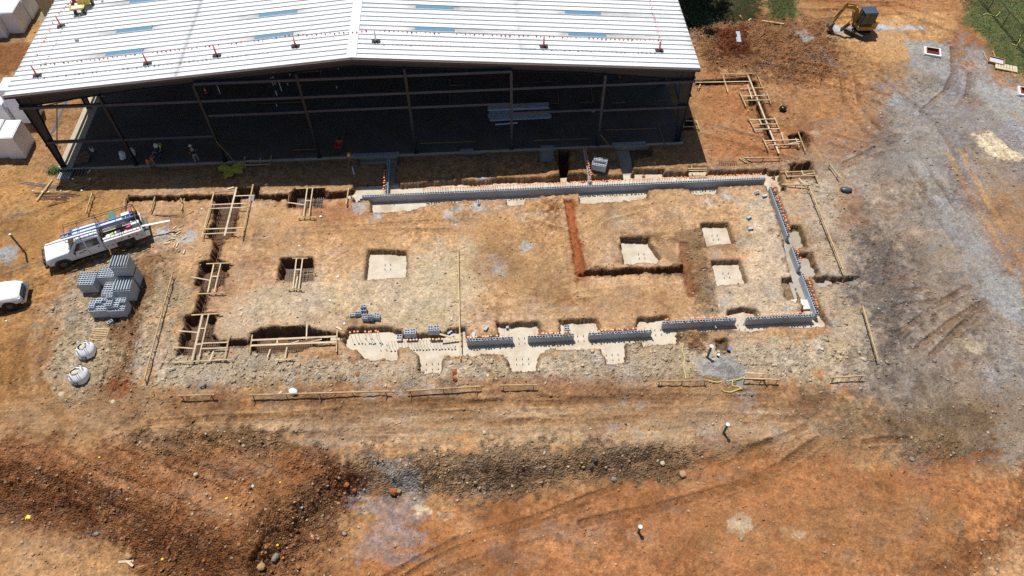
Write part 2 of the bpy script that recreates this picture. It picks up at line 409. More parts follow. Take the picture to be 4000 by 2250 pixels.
for p, g in (([(3430, 300), (3660, 480), (3740, 620)], 0), ([(3720, 190), (3725, 290), (3690, 360), (3640, 400), (3600, 440)], 0), ([(3790, 290), (3780, 370), (3740, 420)], 0),
             ([(3300, 560), (3400, 590), (3500, 560)], 1.4), ([(3430, 520), (3560, 600), (3620, 700), (3680, 790)], 1.5), ([(3300, 640), (3420, 580), (3560, 590)], 0),
             ([(3600, 760), (3700, 900), (3830, 1100)], 0), ([(3320, 330), (3330, 400), (3400, 500)], 1.3), ([(3590, 1300), (3680, 1230), (3780, 1170)], 1.5),
             ([(3640, 1390), (3700, 1330), (3790, 1240)], 0), ([(3450, 980), (3420, 1080), (3500, 1170), (3590, 1160)], 1.2), ([(3380, 960), (3440, 1040), (3560, 1080)], 1.0)):
    track(p, 0.42, 0.05, 0.03, gauge=g or None, col=TC)
for p, g in (([(420, 1130), (460, 1250), (440, 1400), (400, 1540)], 0.0), ([(520, 1180), (530, 1300), (490, 1450), (440, 1560)], 0), ([(560, 1090), (520, 1260)], 0)):
    track(p, 0.5, 0.06, 0.03, col=(150, 112, 70))
for p in ([(2060, 860), (2250, 920), (2380, 840), (2560, 800)], [(2330, 930), (2370, 870), (2500, 840)], [(2060, 1240), (2200, 1180), (2600, 1150)], [(2130, 1100), (2320, 1200), (2500, 1215)], [(2320, 1230), (2420, 1130), (2650, 1120)],
          [(1900, 1100), (1960, 1180), (1950, 1230)], [(1900, 980), (1970, 1050), (1990, 1140)], [(1100, 900), (1500, 880), (1850, 860)], [(1000, 920), (1400, 905), (1800, 900)], [(600, 1020), (860, 1000)]):
    track(p, 0.4, 0.03, 0.025, col=(158, 112, 66), a=0.35)
for k, (u, v) in enumerate([(500, 1660), (900, 1640), (1300, 1600), (1700, 1590), (2100, 1580)]):
    track([(u, v), (u + 400, v - 30), (u + 900, v - 20)], 0.45, 0.035, 0.02, col=(146, 106, 66), a=0.5)
    track([(u + 200, v + 70), (u + 600, v + 40), (u + 1000, v + 60)], 0.45, 0.03, 0.02, col=(146, 106, 66), a=0.4)
for p in ([(450, 1830), (620, 1890), (800, 1960), (1000, 2050)], [(760, 1780), (900, 1830), (1000, 1890)], [(200, 1830), (330, 1880), (520, 1960)]):
    track(p, 0.55, 0.05, 0.03, col=(176, 122, 76), z=-0.5, gauge=1.6)
for p in ([(2800, 520), (2950, 560), (3100, 600)], [(3130, 300), (3300, 330), (3420, 380)], [(3000, 240), (3200, 280)], [(2960, 40), (3200, 60), (3500, 40)], [(3440, 20), (3560, 120)], [(3100, 20), (3500, 30), (3750, 120)]):
    track(p, 0.4, 0.045, 0.02, gauge=1.5, col=(140, 84, 42))
for p in ([(-50, 1200), (200, 1130), (330, 1060), (650, 960)], [(40, 1400), (60, 1600), (300, 1720)], [(-20, 890), (160, 860), (400, 720)], [(0, 1120), (160, 1060), (300, 980)], [(140, 1330), (100, 1500), (180, 1650)]):
    track(p, 0.5, 0.025, 0.012, gauge=1.7, col=(150, 104, 54), a=0.5)

HR = GP([(-60, 985), (2150, 960), (2200, 1110), (1700, 1125), (850, 1160), (-60, 1130)], 0, VS)
hm = sstep(1.0, -1.0, sdf(HR, X, Y))
fr_ = fbm(X * 0.08 + 0.3 * Y * 0.08, Y, 0.28, 4, 6, 0.6)
Z += hm * 0.075 * fr_
RGB *= (1 + 0.28 * hm * fr_)[..., None]
LF = sstep(1.0, -1.0, dr)
fr2 = fbm((X * .92 - Y * .39) * 0.1, (X * .39 + Y * .92) * 1.0, 0.3, 4, 9, 0.6)
Z += LF * 0.04 * fr2
RGB *= (1 + 0.22 * LF * fr2)[..., None]
# --- trenches and pits, outlines read at footing level
ZF = -0.45
PITC = (92, 58, 34)  # dug soil, with the shade of deep pits put into the colour
PADC = (128, 98, 68)
FLOORS = []


def pit(pts, s=1.0, depth=0.56, z=ZF, off=(0, 0), col=PADC, n=0.14, floor=0.02, edge=0.08):
    P = [G(off[0] + u * s, off[1] + v * s, z) for u, v in pts]
    carve(P, depth, col=col, n=n, floor=floor, edge=edge)
    return P


PADS = []


def pad_pit(name, pts, **k):
    PADS.append((name, pit(pts, **k)))


pad_pit('a', [(1441, 990), (1590, 996), (1588, 1096), (1431, 1106)], n=0.07)
pad_pit('b', [(2422, 948), (2530, 948), (2545, 985), (2578, 1020), (2562, 1041), (2435, 1044)])
pad_pit('c', [(2736, 889), (2838, 886), (2862, 962), (2761, 972)], n=0.09)
pad_pit('d', [(2773, 1035), (2885, 1029), (2909, 1117), (2798, 1127)], n=0.09)
# back wall footing
pad_pit('back', [(1388, 735), (1500, 728), (1505, 714), (1560, 714), (1565, 738), (1720, 724), (1850, 722), (1990, 716), (2190, 706), (2420, 700), (2470, 690), (2640, 690), (2990, 676), (3010, 690), (3035, 705), (3060, 760), (3012, 735),
                 (2800, 742), (2795, 770), (2700, 772), (2690, 748), (2530, 756), (2522, 790), (2270, 810), (2262, 770), (2060, 790), (2040, 815), (1985, 815), (1975, 792), (1740, 800), (1600, 836), (1455, 842), (1452, 795), (1385, 800)])
pit([(1385, 728), (1500, 724), (1512, 738), (1500, 748), (1388, 752)])
pit([(1785, 722), (1848, 720), (1848, 732), (1785, 736)])
pit([(1925, 716), (1990, 712), (2056, 712), (2056, 726), (1925, 728)])
pit([(2470, 676), (2590, 680), (2590, 692), (2480, 694)])
pit([(2690, 668), (2760, 668), (2760, 690), (2690, 690)])
# front footings
pad_pit('front_west', [(1367, 1296), (1480, 1290), (1570, 1303), (1580, 1322), (1740, 1318), (1760, 1300), (1815, 1296), (1830, 1338), (1940, 1332), (1990, 1335), (2005, 1345), (1960, 1352), (1955, 1395), (1860, 1396), (1800, 1400), (1735, 1404), (1722, 1470), (1640, 1468), (1636, 1398), (1600, 1368), (1560, 1368), (1555, 1418), (1420, 1414), (1400, 1382), (1366, 1376), (1345, 1348), (1350, 1328)])
pad_pit('front_mid', [(1945, 1330), (1945, 1280), (2100, 1272), (2106, 1320), (2180, 1318), (2185, 1265), (2330, 1258), (2342, 1308), (2480, 1302), (2490, 1256), (2600, 1250), (2612, 1285), (2640, 1300), (2640, 1352), (2510, 1364), (2500, 1345), (2441, 1350), (2437, 1427), (2368, 1432), (2345, 1372), (2130, 1378), (2110, 1395), (2090, 1460), (1997, 1465), (1980, 1412), (1955, 1392), (1952, 1352)])
pad_pit('front_east', [(2585, 1280), (2830, 1266), (2840, 1228), (2900, 1218), (2945, 1224), (2962, 1260), (3118, 1250), (3125, 1212), (3190, 1212), (3235, 1285), (3130, 1292), (3000, 1290), (2960, 1305), (2870, 1300), (2600, 1315)])
pad_pit('east', [(2985, 722), (3008, 730), (3040, 800), (3080, 903), (3120, 903), (3140, 975), (3102, 985), (3112, 1010), (3160, 1010), (3185, 1085), (3152, 1095), (3195, 1215), (3140, 1245), (3100, 1120), (3078, 1080), (3060, 960)])
# pads by the open building front (in its shade)
pad_pit('shade_a', [(1402, 586), (1552, 586), (1556, 640), (1540, 735), (1515, 735), (1510, 655), (1408, 656)])
pad_pit('shade_b', [(2400, 560), (2530, 556), (2545, 620), (2470, 640), (2466, 720), (2440, 720), (2410, 620)])
pad_pit('shade_c', [(2105, 590), (2165, 586), (2170, 640), (2106, 646)])
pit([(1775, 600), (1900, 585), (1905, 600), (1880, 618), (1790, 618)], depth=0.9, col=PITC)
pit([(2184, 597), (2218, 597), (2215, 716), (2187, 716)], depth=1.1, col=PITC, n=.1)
# open trenches with steel, left and back
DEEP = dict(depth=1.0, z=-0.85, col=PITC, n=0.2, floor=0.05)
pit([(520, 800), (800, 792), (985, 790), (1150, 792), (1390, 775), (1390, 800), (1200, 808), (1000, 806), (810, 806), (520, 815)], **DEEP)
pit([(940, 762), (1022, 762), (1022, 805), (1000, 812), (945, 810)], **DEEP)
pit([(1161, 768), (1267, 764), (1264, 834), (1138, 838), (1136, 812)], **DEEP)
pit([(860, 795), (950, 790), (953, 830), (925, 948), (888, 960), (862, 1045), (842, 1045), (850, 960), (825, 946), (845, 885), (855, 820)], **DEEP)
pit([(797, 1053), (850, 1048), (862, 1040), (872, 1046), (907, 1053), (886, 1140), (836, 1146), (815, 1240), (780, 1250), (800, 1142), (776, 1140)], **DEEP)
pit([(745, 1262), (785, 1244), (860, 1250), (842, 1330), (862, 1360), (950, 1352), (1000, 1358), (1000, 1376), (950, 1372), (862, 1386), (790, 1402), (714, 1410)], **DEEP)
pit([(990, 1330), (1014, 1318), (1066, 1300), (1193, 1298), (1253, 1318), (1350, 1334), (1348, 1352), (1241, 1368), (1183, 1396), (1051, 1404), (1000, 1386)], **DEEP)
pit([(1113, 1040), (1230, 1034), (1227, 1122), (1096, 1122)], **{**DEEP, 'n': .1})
# plumbing trenches inside
pit([(2205, 790), (2235, 790), (2250, 900), (2285, 1088), (2255, 1092), (2222, 900)], depth=0.22, z=-0.2, col=(168, 88, 40), n=.08)
pit([(2262, 1082), (2660, 1066), (2664, 1082), (2300, 1098), (2262, 1098)], depth=0.7, z=-0.6, col=(108, 76, 46), n=.12)
pit([(2655, 950), (2680, 950), (2710, 1150), (2690, 1160), (2665, 1060)], depth=0.12, z=-0.1, col=(150, 90, 48), n=.1)
paint([(2640, 900), (2740, 890), (2800, 1210), (2720, 1220), (2690, 1050)], (134, 104, 74), 0.3, 0.85, 0.5, s=1, rough=0.06, rock=0.8)
paint([(2210, 800), (2240, 790), (2285, 1090), (2255, 1095)], (172, 92, 44), 0.15, 0.9, 0.15, s=1)
paint([(2680, 1010), (2700, 1010), (2725, 1160), (2695, 1160)], (160, 100, 54), 0.2, 0.7, 0.3, s=1)
paint([(2110, 790), (2190, 780), (2200, 830), (2120, 840)], (140, 84, 44), 0.3, 0.85, 0.5, s=1, rough=0.08)
paint([(2430, 920), (2600, 905), (2600, 960), (2440, 945)], (132, 92, 60), 0.3, 0.75, 0.4, s=1, rough=0.06)
paint([(2330, 1050), (2660, 1040), (2665, 1070), (2300, 1085)], (128, 88, 54), 0.25, 0.85, 0.4, s=1, rough=0.08)
paint([(2670, 1295), (2760, 1290), (2760, 1370), (2680, 1370)], (120, 80, 48), 0.3, 0.9, 0.5, s=1, rough=0.07)
paint([(2555, 940), (2640, 930), (2650, 1030), (2580, 1040)], (168, 128, 90), 0.3, 0.8, 0.5, s=1)
# pits by the pipes and the small formwork on the east side
pit([(3048, 1100), (3100, 1098), (3122, 1160), (3100, 1190), (3060, 1170)], depth=0.5)
pit([(3150, 1170), (3160, 1180), (3150, 1200), (3120, 1196)], depth=0.4)
pit([(3178, 1100), (3230, 1092), (3350, 1096), (3290, 1120), (3190, 1128)], depth=0.6, col=(112, 96, 78), n=.25)
pit([(3085, 898), (3115, 895), (3140, 960), (3120, 965)], depth=0.45)
pit([(3130, 1005), (3155, 1003), (3182, 1085), (3160, 1085)], depth=0.45)
pit([(3080, 660), (3160, 650), (3180, 690), (3160, 712), (3090, 712)], depth=0.7, col=(104, 66, 38), n=.3)
pit([(3075, 550), (3130, 535), (3160, 560), (3150, 585), (3080, 590)], depth=0.6, col=PITC, n=.25)
pit([(2920, 400), (2960, 400), (2965, 425), (2925, 425)], depth=0.6, col=PITC, n=.2)
pit([(2968, 480), (3000, 475), (3005, 508), (2975, 512)], depth=0.6, col=PITC, n=.2)
pit([(2930, 335), (2946, 335), (2990, 470), (3010, 560), (2990, 565), (2960, 470)], depth=0.55, col=PITC, n=.1)
pit([(2715, 334), (2925, 318), (2930, 336), (2718, 348)], depth=0.6, col=PITC, n=.1)
pit([(2630, 480), (2700, 478), (2700, 520), (2632, 522)], depth=0.7, col=PITC, n=.1)
pit([(2790, 1340), (2830, 1338), (2840, 1378), (2795, 1380)], depth=0.4, col=(90, 66, 46), n=.2)
pit([(2985, 690), (3040, 684), (3060, 760), (3035, 762), (3020, 700)], depth=0.5, n=.2)
# small rough holes
for u, v, r in ((1530, 1290, .3), (1320, 1845, .5), (3062, 1015, .2), (3018, 905, .35), (95, 980, .3), (3480, 560, .5), (2830, 250, .0)):
    if r:
        mound(u, v, r, -0.35)
# no dirt through the floor of the building; soil kept low under it
BX0, BX1, BY0, BY1 = -36.0, 17.3, 48.02, 91.0
ins = sstep(0.15, -0.1, np.maximum(np.maximum(BX0 + .3 - X, X - BX1 + .3), np.maximum(BY0 + .3 - Y, Y - BY1)))
Z = Z * (1 - ins) - 0.35 * ins
nb = sstep(1.2, 0.0, np.maximum(np.maximum(BX0 - X, X - BX1), np.maximum(BY0 - Y, Y - BY1)))
Z -= 0.14 * nb * (1 - ins)
# clods
rng0 = np.random.RandomState(77)
FN = fbm(X, Y, 0.24, 3, 12, 0.7)
CL = np.abs(fbm(X, Y, 0.45, 4, 2, 0.62))
CL2 = fbm(X, Y, 0.9, 4, 8, 0.6)
Z += ROUGH * (1.6 * CL + 1.4 * CL2 + 0.8 * WN3 + 1.5 * FN + 1.0 * (rng0.rand(*X.shape).astype(np.float32) - .5))
FN = fbm(X, Y, 0.24, 3, 12, 0.7)
mot = sstep(0.10, 0.42, fbm(X, Y, 2.6, 5, 3, 0.68) + 0.35 * WN4)
mot2 = sstep(0.12, 0.45, fbm(X + 50, Y, 3.4, 5, 10, 0.68) + 0.3 * WN4)
mot3 = sstep(0.14, 0.5, fbm(X * .5, Y + 90, 1.8, 5, 7, 0.7))
RGB *= 1 - 0.26 * mot[..., None] * np.array([0.85, 1.0, 1.15])
RGB *= 1 + 0.16 * mot2[..., None]
lum = RGB.mean(-1, keepdims=True)
RGB = RGB + (lum * np.array([1.12, 1.0, 0.86]) - RGB) * (0.28 * mot3[..., None])
RGB = (lum * np.array([1.10, 0.99, 0.88])) * 0.14 + RGB * 0.86
RGB *= 0.98
RGB *= (1 + 0.6 * FN * np.clip(0.5 + WN2 + ROUGH * 8, 0.35, 1.2))[..., None]
far = (X < -58) | (X > 62) | (Y < 9) | (Y > 80)
RGB *= (1 + 0.16 * WN1 + 0.14 * WN3 + 0.08 * STR + 0.10 * WN2)[..., None]
hue = fbm(X, Y, 2.2, 4, 6, 0.6)
RGB[..., 0] *= 1 + 0.04 * hue
RGB[..., 2] *= 1 - 0.14 * hue


def hz(x, y):
    i = min(max(int(np.searchsorted(gx, x)) - 1, 0), NX - 2)
    j = min(max(int(np.searchsorted(gy, y)) - 1, 0), NY - 2)
    fx = (x - gx[i]) / (gx[i + 1] - gx[i])
    fy = (y - gy[j]) / (gy[j + 1] - gy[j])
    return float((Z[j, i] * (1 - fx) + Z[j, i + 1] * fx) * (1 - fy) + (Z[j + 1, i] * (1 - fx) + Z[j + 1, i + 1] * fx) * fy)


def at(u, v, s=1.0, sm=True):
    """where the ray through photo pixel (u, v) meets the terrain"""
    z = 0.0
    for _ in range(5):
        x, y = G(u * s, v * s, z)
        z = 0.5 * z + 0.5 * hz(x, y)
    return Vector((x, y, hz(x, y)))


# ---------------------------------------------------------------- materials
MATS = {}


def new_mat(name):
    m = D.materials.new(name)
    m.use_nodes = True
    return m, m.node_tree, m.node_tree.nodes['Principled BSDF']


def N(t, kind, **k):
    n = t.nodes.new(kind)
    for a, b in k.items():
        if a in n.inputs.keys():
            n.inputs[a].default_value = b
        else:
            setattr(n, a, b)
    return n


def mat(name, c, rough=0.6, metal=0.0, var=0.12, scale=6.0, bump=0.0, bscale=40, spec=None, stretch=None, rnd=0.0, dirt=None):
    if name in MATS:
        return MATS[name]
    m, t, b = new_mat(name)
    L = t.links.new
    tc = N(t, 'ShaderNodeTexCoord')
    mp = N(t, 'ShaderNodeMapping')
    if stretch:
        mp.inputs['Scale'].default_value = stretch
    L(tc.outputs['Object'], mp.inputs[0])
    no = N(t, 'ShaderNodeTexNoise', Scale=scale, Detail=5.0, Roughness=0.65)
    L(mp.outputs[0], no.inputs['Vector'])
    cr = N(t, 'ShaderNodeMapRange')
    cr.inputs['From Min'].default_value = 0.3
    cr.inputs['From Max'].default_value = 0.7
    cr.inputs['To Min'].default_value = 1 - var
    cr.inputs['To Max'].default_value = 1 + var
    L(no.outputs['Fac'], cr.inputs['Value'])
    mx = N(t, 'ShaderNodeVectorMath', operation='SCALE')
    if dirt:
        dm = N(t, 'ShaderNodeMix', data_type='RGBA')
        n2 = N(t, 'ShaderNodeTexNoise', Scale=scale * 0.35, Detail=6.0, Roughness=0.7)
        L(mp.outputs[0], n2.inputs['Vector'])
        r2 = N(t, 'ShaderNodeMapRange')
        r2.inputs['From Min'].default_value = 0.46
        r2.inputs['From Max'].default_value = 0.66
        r2.inputs['To Max'].default_value = dirt[1]
        L(n2.outputs['Fac'], r2.inputs['Value'])
        L(r2.outputs[0], dm.inputs[0])
        dm.inputs[6].default_value = (*c, 1)
        dm.inputs[7].default_value = (*dirt[0], 1)
        L(dm.outputs[2], mx.inputs[0])
    else:
        mx.inputs[0].default_value = c
    if rnd:
        oi = N(t, 'ShaderNodeObjectInfo')
        rr = N(t, 'ShaderNodeMapRange')
        rr.inputs['To Min'].default_value = 1 - rnd
        rr.inputs['To Max'].default_value = 1 + rnd
        L(oi.outputs['Random'], rr.inputs['Value'])
        mm = N(t, 'ShaderNodeMath', operation='MULTIPLY')
        L(rr.outputs[0], mm.inputs[0])
        L(cr.outputs[0], mm.inputs[1])
        L(mm.outputs[0], mx.inputs['Scale'])
    else:
        L(cr.outputs[0], mx.inputs['Scale'])
    L(mx.outputs[0], b.inputs['Base Color'])
    b.inputs['Roughness'].default_value = rough
    b.inputs['Metallic'].default_value = metal
    if spec is not None:
        b.inputs['Specular IOR Level'].default_value = spec
    if bump:
        nb_ = N(t, 'ShaderNodeTexNoise', Scale=bscale, Detail=4.0)
        L(tc.outputs['Object'], nb_.inputs['Vector'])
        bp = N(t, 'ShaderNodeBump', Strength=bump, Distance=0.02)
        L(nb_.outputs['Fac'], bp.inputs['Height'])
        L(bp.outputs[0], b.inputs['Normal'])
    MATS[name] = m
    return m


def ground_mat():
    m, t, b = new_mat('soil')
    L = t.links.new
    at_ = N(t, 'ShaderNodeAttribute', attribute_name='soil')
    tc = N(t, 'ShaderNodeTexCoord')
    n1 = N(t, 'ShaderNodeTexNoise', Scale=6.0, Detail=6.0, Roughness=0.8)
    L(tc.outputs['Object'], n1.inputs['Vector'])
    r1 = N(t, 'ShaderNodeMapRange')
    for k, v_ in (('From Min', .25), ('From Max', .75), ('To Min', .42), ('To Max', 1.6)):
        r1.inputs[k].default_value = v_
    L(n1.outputs['Fac'], r1.inputs['Value'])
    sc = N(t, 'ShaderNodeVectorMath', operation='SCALE')
    L(at_.outputs['Color'], sc.inputs[0])
    L(r1.outputs[0], sc.inputs['Scale'])
    # small pale pebbles
    vo = N(t, 'ShaderNodeTexVoronoi', Scale=7.0)
    L(tc.outputs['Object'], vo.inputs['Vector'])
    lt = N(t, 'ShaderNodeMapRange')
    for k, v_ in (('From Min', .20), ('From Max', .13), ('To Min', 0.0), ('To Max', 1.0)):
        lt.inputs[k].default_value = v_
    L(vo.outputs['Distance'], lt.inputs['Value'])
    sep = N(t, 'ShaderNodeSeparateColor')
    L(vo.outputs['Color'], sep.inputs[0])
    g = N(t, 'ShaderNodeMath', operation='GREATER_THAN')
    g.inputs[1].default_value = 0.86
    L(sep.outputs[0], g.inputs[0])
    mu = N(t, 'ShaderNodeMath', operation='MULTIPLY')
    L(lt.outputs[0], mu.inputs[0])
    L(g.outputs[0], mu.inputs[1])
    mul = N(t, 'ShaderNodeMath', operation='MULTIPLY')
    L(mu.outputs[0], mul.inputs[0])
    mul.inputs[1].default_value = 0.6
    mx = N(t, 'ShaderNodeMix', data_type='RGBA')
    L(mul.outputs[0], mx.inputs[0])
    L(sc.outputs[0], mx.inputs[6])
    mx.inputs[7].default_value = (*alb(222, 196, 160), 1)
    L(mx.outputs[2], b.inputs['Base Color'])
    b.inputs['Roughness'].default_value = 0.95
    b.inputs['Specular IOR Level'].default_value = 0.15
    n2 = N(t, 'ShaderNodeTexNoise', Scale=5.0, Detail=9.0, Roughness=0.7)
    L(tc.outputs['Object'], n2.inputs['Vector'])
    ad = N(t, 'ShaderNodeMath', operation='ADD')
    L(n2.outputs['Fac'], ad.inputs[0])
    L(mu.outputs[0], ad.inputs[1])
    v2 = N(t, 'ShaderNodeTexVoronoi', Scale=8.0)
    L(tc.outputs['Object'], v2.inputs['Vector'])
    a2 = N(t, 'ShaderNodeMath', operation='SUBTRACT')
    L(ad.outputs[0], a2.inputs[0])
    L(v2.outputs['Distance'], a2.inputs[1])
    m2 = N(t, 'ShaderNodeMath', operation='MULTIPLY')
    L(a2.outputs[0], m2.inputs[0])
    L(at_.outputs['Alpha'], m2.inputs[1])
    bp = N(t, 'ShaderNodeBump', Strength=1.0, Distance=0.28)
    L(m2.outputs[0], bp.inputs['Height'])
    L(bp.outputs[0], b.inputs['Normal'])
    return m


SOIL = ground_mat()


def grid_mesh():
    me = D.meshes.new('ground')
    nv = NX * NY
    co = np.empty((nv, 3), np.float32)
    co[:, 0] = X.ravel()
    co[:, 1] = Y.ravel()
    co[:, 2] = Z.ravel()
    me.vertices.add(nv)
    me.vertices.foreach_set('co', co.ravel())
    idx = np.arange(nv, dtype=np.int32).reshape(NY, NX)
    q = np.stack([idx[:-1, :-1], idx[:-1, 1:], idx[1:, 1:], idx[1:, :-1]], -1).reshape(-1, 4)
    nf = len(q)
    me.loops.add(nf * 4)
    me.loops.foreach_set('vertex_index', q.ravel())
    me.polygons.add(nf)
    me.polygons.foreach_set('loop_start', np.arange(0, nf * 4, 4, dtype=np.int32))
    me.polygons.foreach_set('loop_total', np.full(nf, 4, np.int32))
    me.update()
    ca = me.color_attributes.new('soil', 'FLOAT_COLOR', 'POINT')
    c4 = np.ones((nv, 4), np.float32)
    c4[:, :3] = np.clip(RGB.reshape(-1, 3), 0.004, 0.85)
    c4[:, 3] = np.clip(ROUGH.ravel() * 5.5, 0.12, 0.7)
    ca.data.foreach_set('color', c4.ravel())
    me.materials.append(SOIL)
    o = D.objects.new('ground', me)
    COL.objects.link(o)
    o['kind'] = 'structure'
    return o


grid_mesh()

# ================================================================ builders
V = Vector


class MB:
    """collects shapes that become ONE mesh object"""

    def __init__(s):
        s.v, s.f, s.m = [], [], []

    def add(s, vs, fs, m=0):
        b = len(s.v)
        s.v += [tuple(p) for p in vs]
        s.f += [tuple(b + i for i in f) for f in fs]
        s.m += [m] * len(fs)
        return s

    def box(s, x0, x1, y0, y1, z0, z1, m=0):
        return s.add([(x0, y0, z0), (x1, y0, z0), (x1, y1, z0), (x0, y1, z0), (x0, y0, z1), (x1, y0, z1), (x1, y1, z1), (x0, y1, z1)],
                     [(0, 3, 2, 1), (4, 5, 6, 7), (0, 1, 5, 4), (1, 2, 6, 5), (2, 3, 7, 6), (3, 0, 4, 7)], m)

    def beam(s, p, q, w=0.09, h=0.04, m=0, up=V((0, 0, 1)), w2=None, h2=None):
        p, q = V(p), V(q)
        d = (q - p).normalized()
        if abs(d.dot(up)) > 0.98:
            up = V((0, 1, 0))
        a = d.cross(up).normalized()
        b = a.cross(d).normalized()
        w2 = w if w2 is None else w2
        h2 = h if h2 is None else h2
        vs = [c + a * i * ww / 2 + b * j * hh / 2 for c, ww, hh in ((p, w, h), (q, w2, h2)) for i, j in ((-1, -1), (1, -1), (1, 1), (-1, 1))]
        return s.add(vs, [(0, 1, 2, 3), (7, 6, 5, 4), (0, 4, 5, 1), (1, 5, 6, 2), (2, 6, 7, 3), (3, 7, 4, 0)], m)

    def cyl(s, p, q, r, r2=None, n=8, m=0):
        p, q = V(p), V(q)
        r2 = r if r2 is None else r2
        d = (q - p).normalized()
        a = d.cross(V((0, 0, 1)) if abs(d.z) < 0.95 else V((1, 0, 0))).normalized()
        b = d.cross(a)
        vs = [c + (a * math.cos(t) + b * math.sin(t)) * rr for c, rr in ((p, r), (q, r2)) for t in [2 * math.pi * i / n for i in range(n)]]
        return s.add(vs, [tuple(range(n))[::-1], tuple(range(n, 2 * n))] + [(i, (i + 1) % n, n + (i + 1) % n, n + i) for i in range(n)], m)

    def tube(s, pts, r, n=6, m=0):
        for a, b in zip(pts[:-1], pts[1:]):
            s.cyl(a, b, r, n=n, m=m)
        return s

    def prism(s, poly, z0, z1, m=0, axis='z', inset=0.0):
        n = len(poly)
        cx, cy = sum(p[0] for p in poly) / n, sum(p[1] for p in poly) / n
        top = [(cx + (x - cx) * (1 - inset), cy + (y - cy) * (1 - inset)) for x, y in poly]
        tr = {'z': lambda x, y, z: (x, y, z), 'y': lambda x, y, z: (x, z, y), 'x': lambda x, y, z: (z, x, y)}[axis]
        vs = [tr(x, y, z0) for x, y in poly] + [tr(x, y, z1) for x, y in top]
        return s.add(vs, [tuple(range(n))[::-1], tuple(range(n, 2 * n))] + [(i, (i + 1) % n, n + (i + 1) % n, n + i) for i in range(n)], m)

    def quad(s, a, b, c, d, m=0):
        return s.add([a, b, c, d], [(0, 1, 2, 3)], m)

    def rock(s, c, r, seed=0, m=0, flat=0.7, sub=1):
        rn = random.Random(seed)
        bm = bmesh.new()
        bmesh.ops.create_icosphere(bm, subdivisions=sub, radius=1)
        k = [rn.uniform(.7, 1.25) for _ in range(3)]
        ang = rn.uniform(0, 6.3)
        vs = []
        for v in bm.verts:
            j = 1 + rn.uniform(-.16, .16)
            x, y, z = v.co.x * k[0] * j, v.co.y * k[1] * j, v.co.z * flat * j
            vs.append((c[0] + r * (x * math.cos(ang) - y * math.sin(ang)), c[1] + r * (x * math.sin(ang) + y * math.cos(ang)), c[2] + r * z))
        bm.verts.index_update()
        s.add(vs, [tuple(v.index for v in f.verts) for f in bm.faces], m)
        bm.free()
        return s

    def build(s, name, mats, parent=None, loc=None, rz=0.0, bevel=0.0, smooth=False, rot=None):
        me = D.meshes.new(name)
        me.from_pydata(s.v, [], s.f)
        for mt in (mats if isinstance(mats, (list, tuple)) else [mats]):
            me.materials.append(mt)
        me.polygons.foreach_set('material_index', s.m)
        bm = bmesh.new()
        bm.from_mesh(me)
        bmesh.ops.recalc_face_normals(bm, faces=bm.faces)
        bm.to_mesh(me)
        bm.free()
        if smooth:
            me.polygons.foreach_set('use_smooth', [True] * len(me.polygons))
        o = D.objects.new(name, me)
        COL.objects.link(o)
        if parent:
            o.parent = parent
        if loc is not None:
            o.location = loc
        if rot is not None:
            o.rotation_euler = rot
        elif rz:
            o.rotation_euler = (0, 0, rz)
        if bevel:
            b = o.modifiers.new('bevel', 'BEVEL')
            b.width = bevel
            b.segments = 2
            b.limit_method = 'ANGLE'
        return o


def tag(o, label=None, cat=None, group=None, kind=None):
    if label:
        o['label'] = label
    if cat:
        o['category'] = cat
    if group:
        o['group'] = group
    if kind:
        o['kind'] = kind
    return o


def thing(name, label, cat, loc=(0, 0, 0), rz=0.0, group=None):
    o = D.objects.new(name, None)
    COL.objects.link(o)
    o.location = loc
    o.rotation_euler = (0, 0, rz)
    o.empty_display_size = 0.2
    return tag(o, label, cat, group)


def dup(root, loc=None, rz=None, label=None, group=None):
    def cp(o, par):
        c = o.copy()
        COL.objects.link(c)
        c.parent = par
        for ch in list(o.children):
            cp(ch, c)
        return c
    kids = list(root.children)
    r = root.copy()
    COL.objects.link(r)
    for ch in kids:
        cp(ch, r)
    if loc is not None:
        r.location = loc
    if rz is not None:
        r.rotation_euler = (r.rotation_euler[0], r.rotation_euler[1], rz)
    if label:
        r['label'] = label
    if group:
        r['group'] = group
    return r


def P3(u, v, z):
    x, y = G(u, v, z)
    return V((x, y, z))


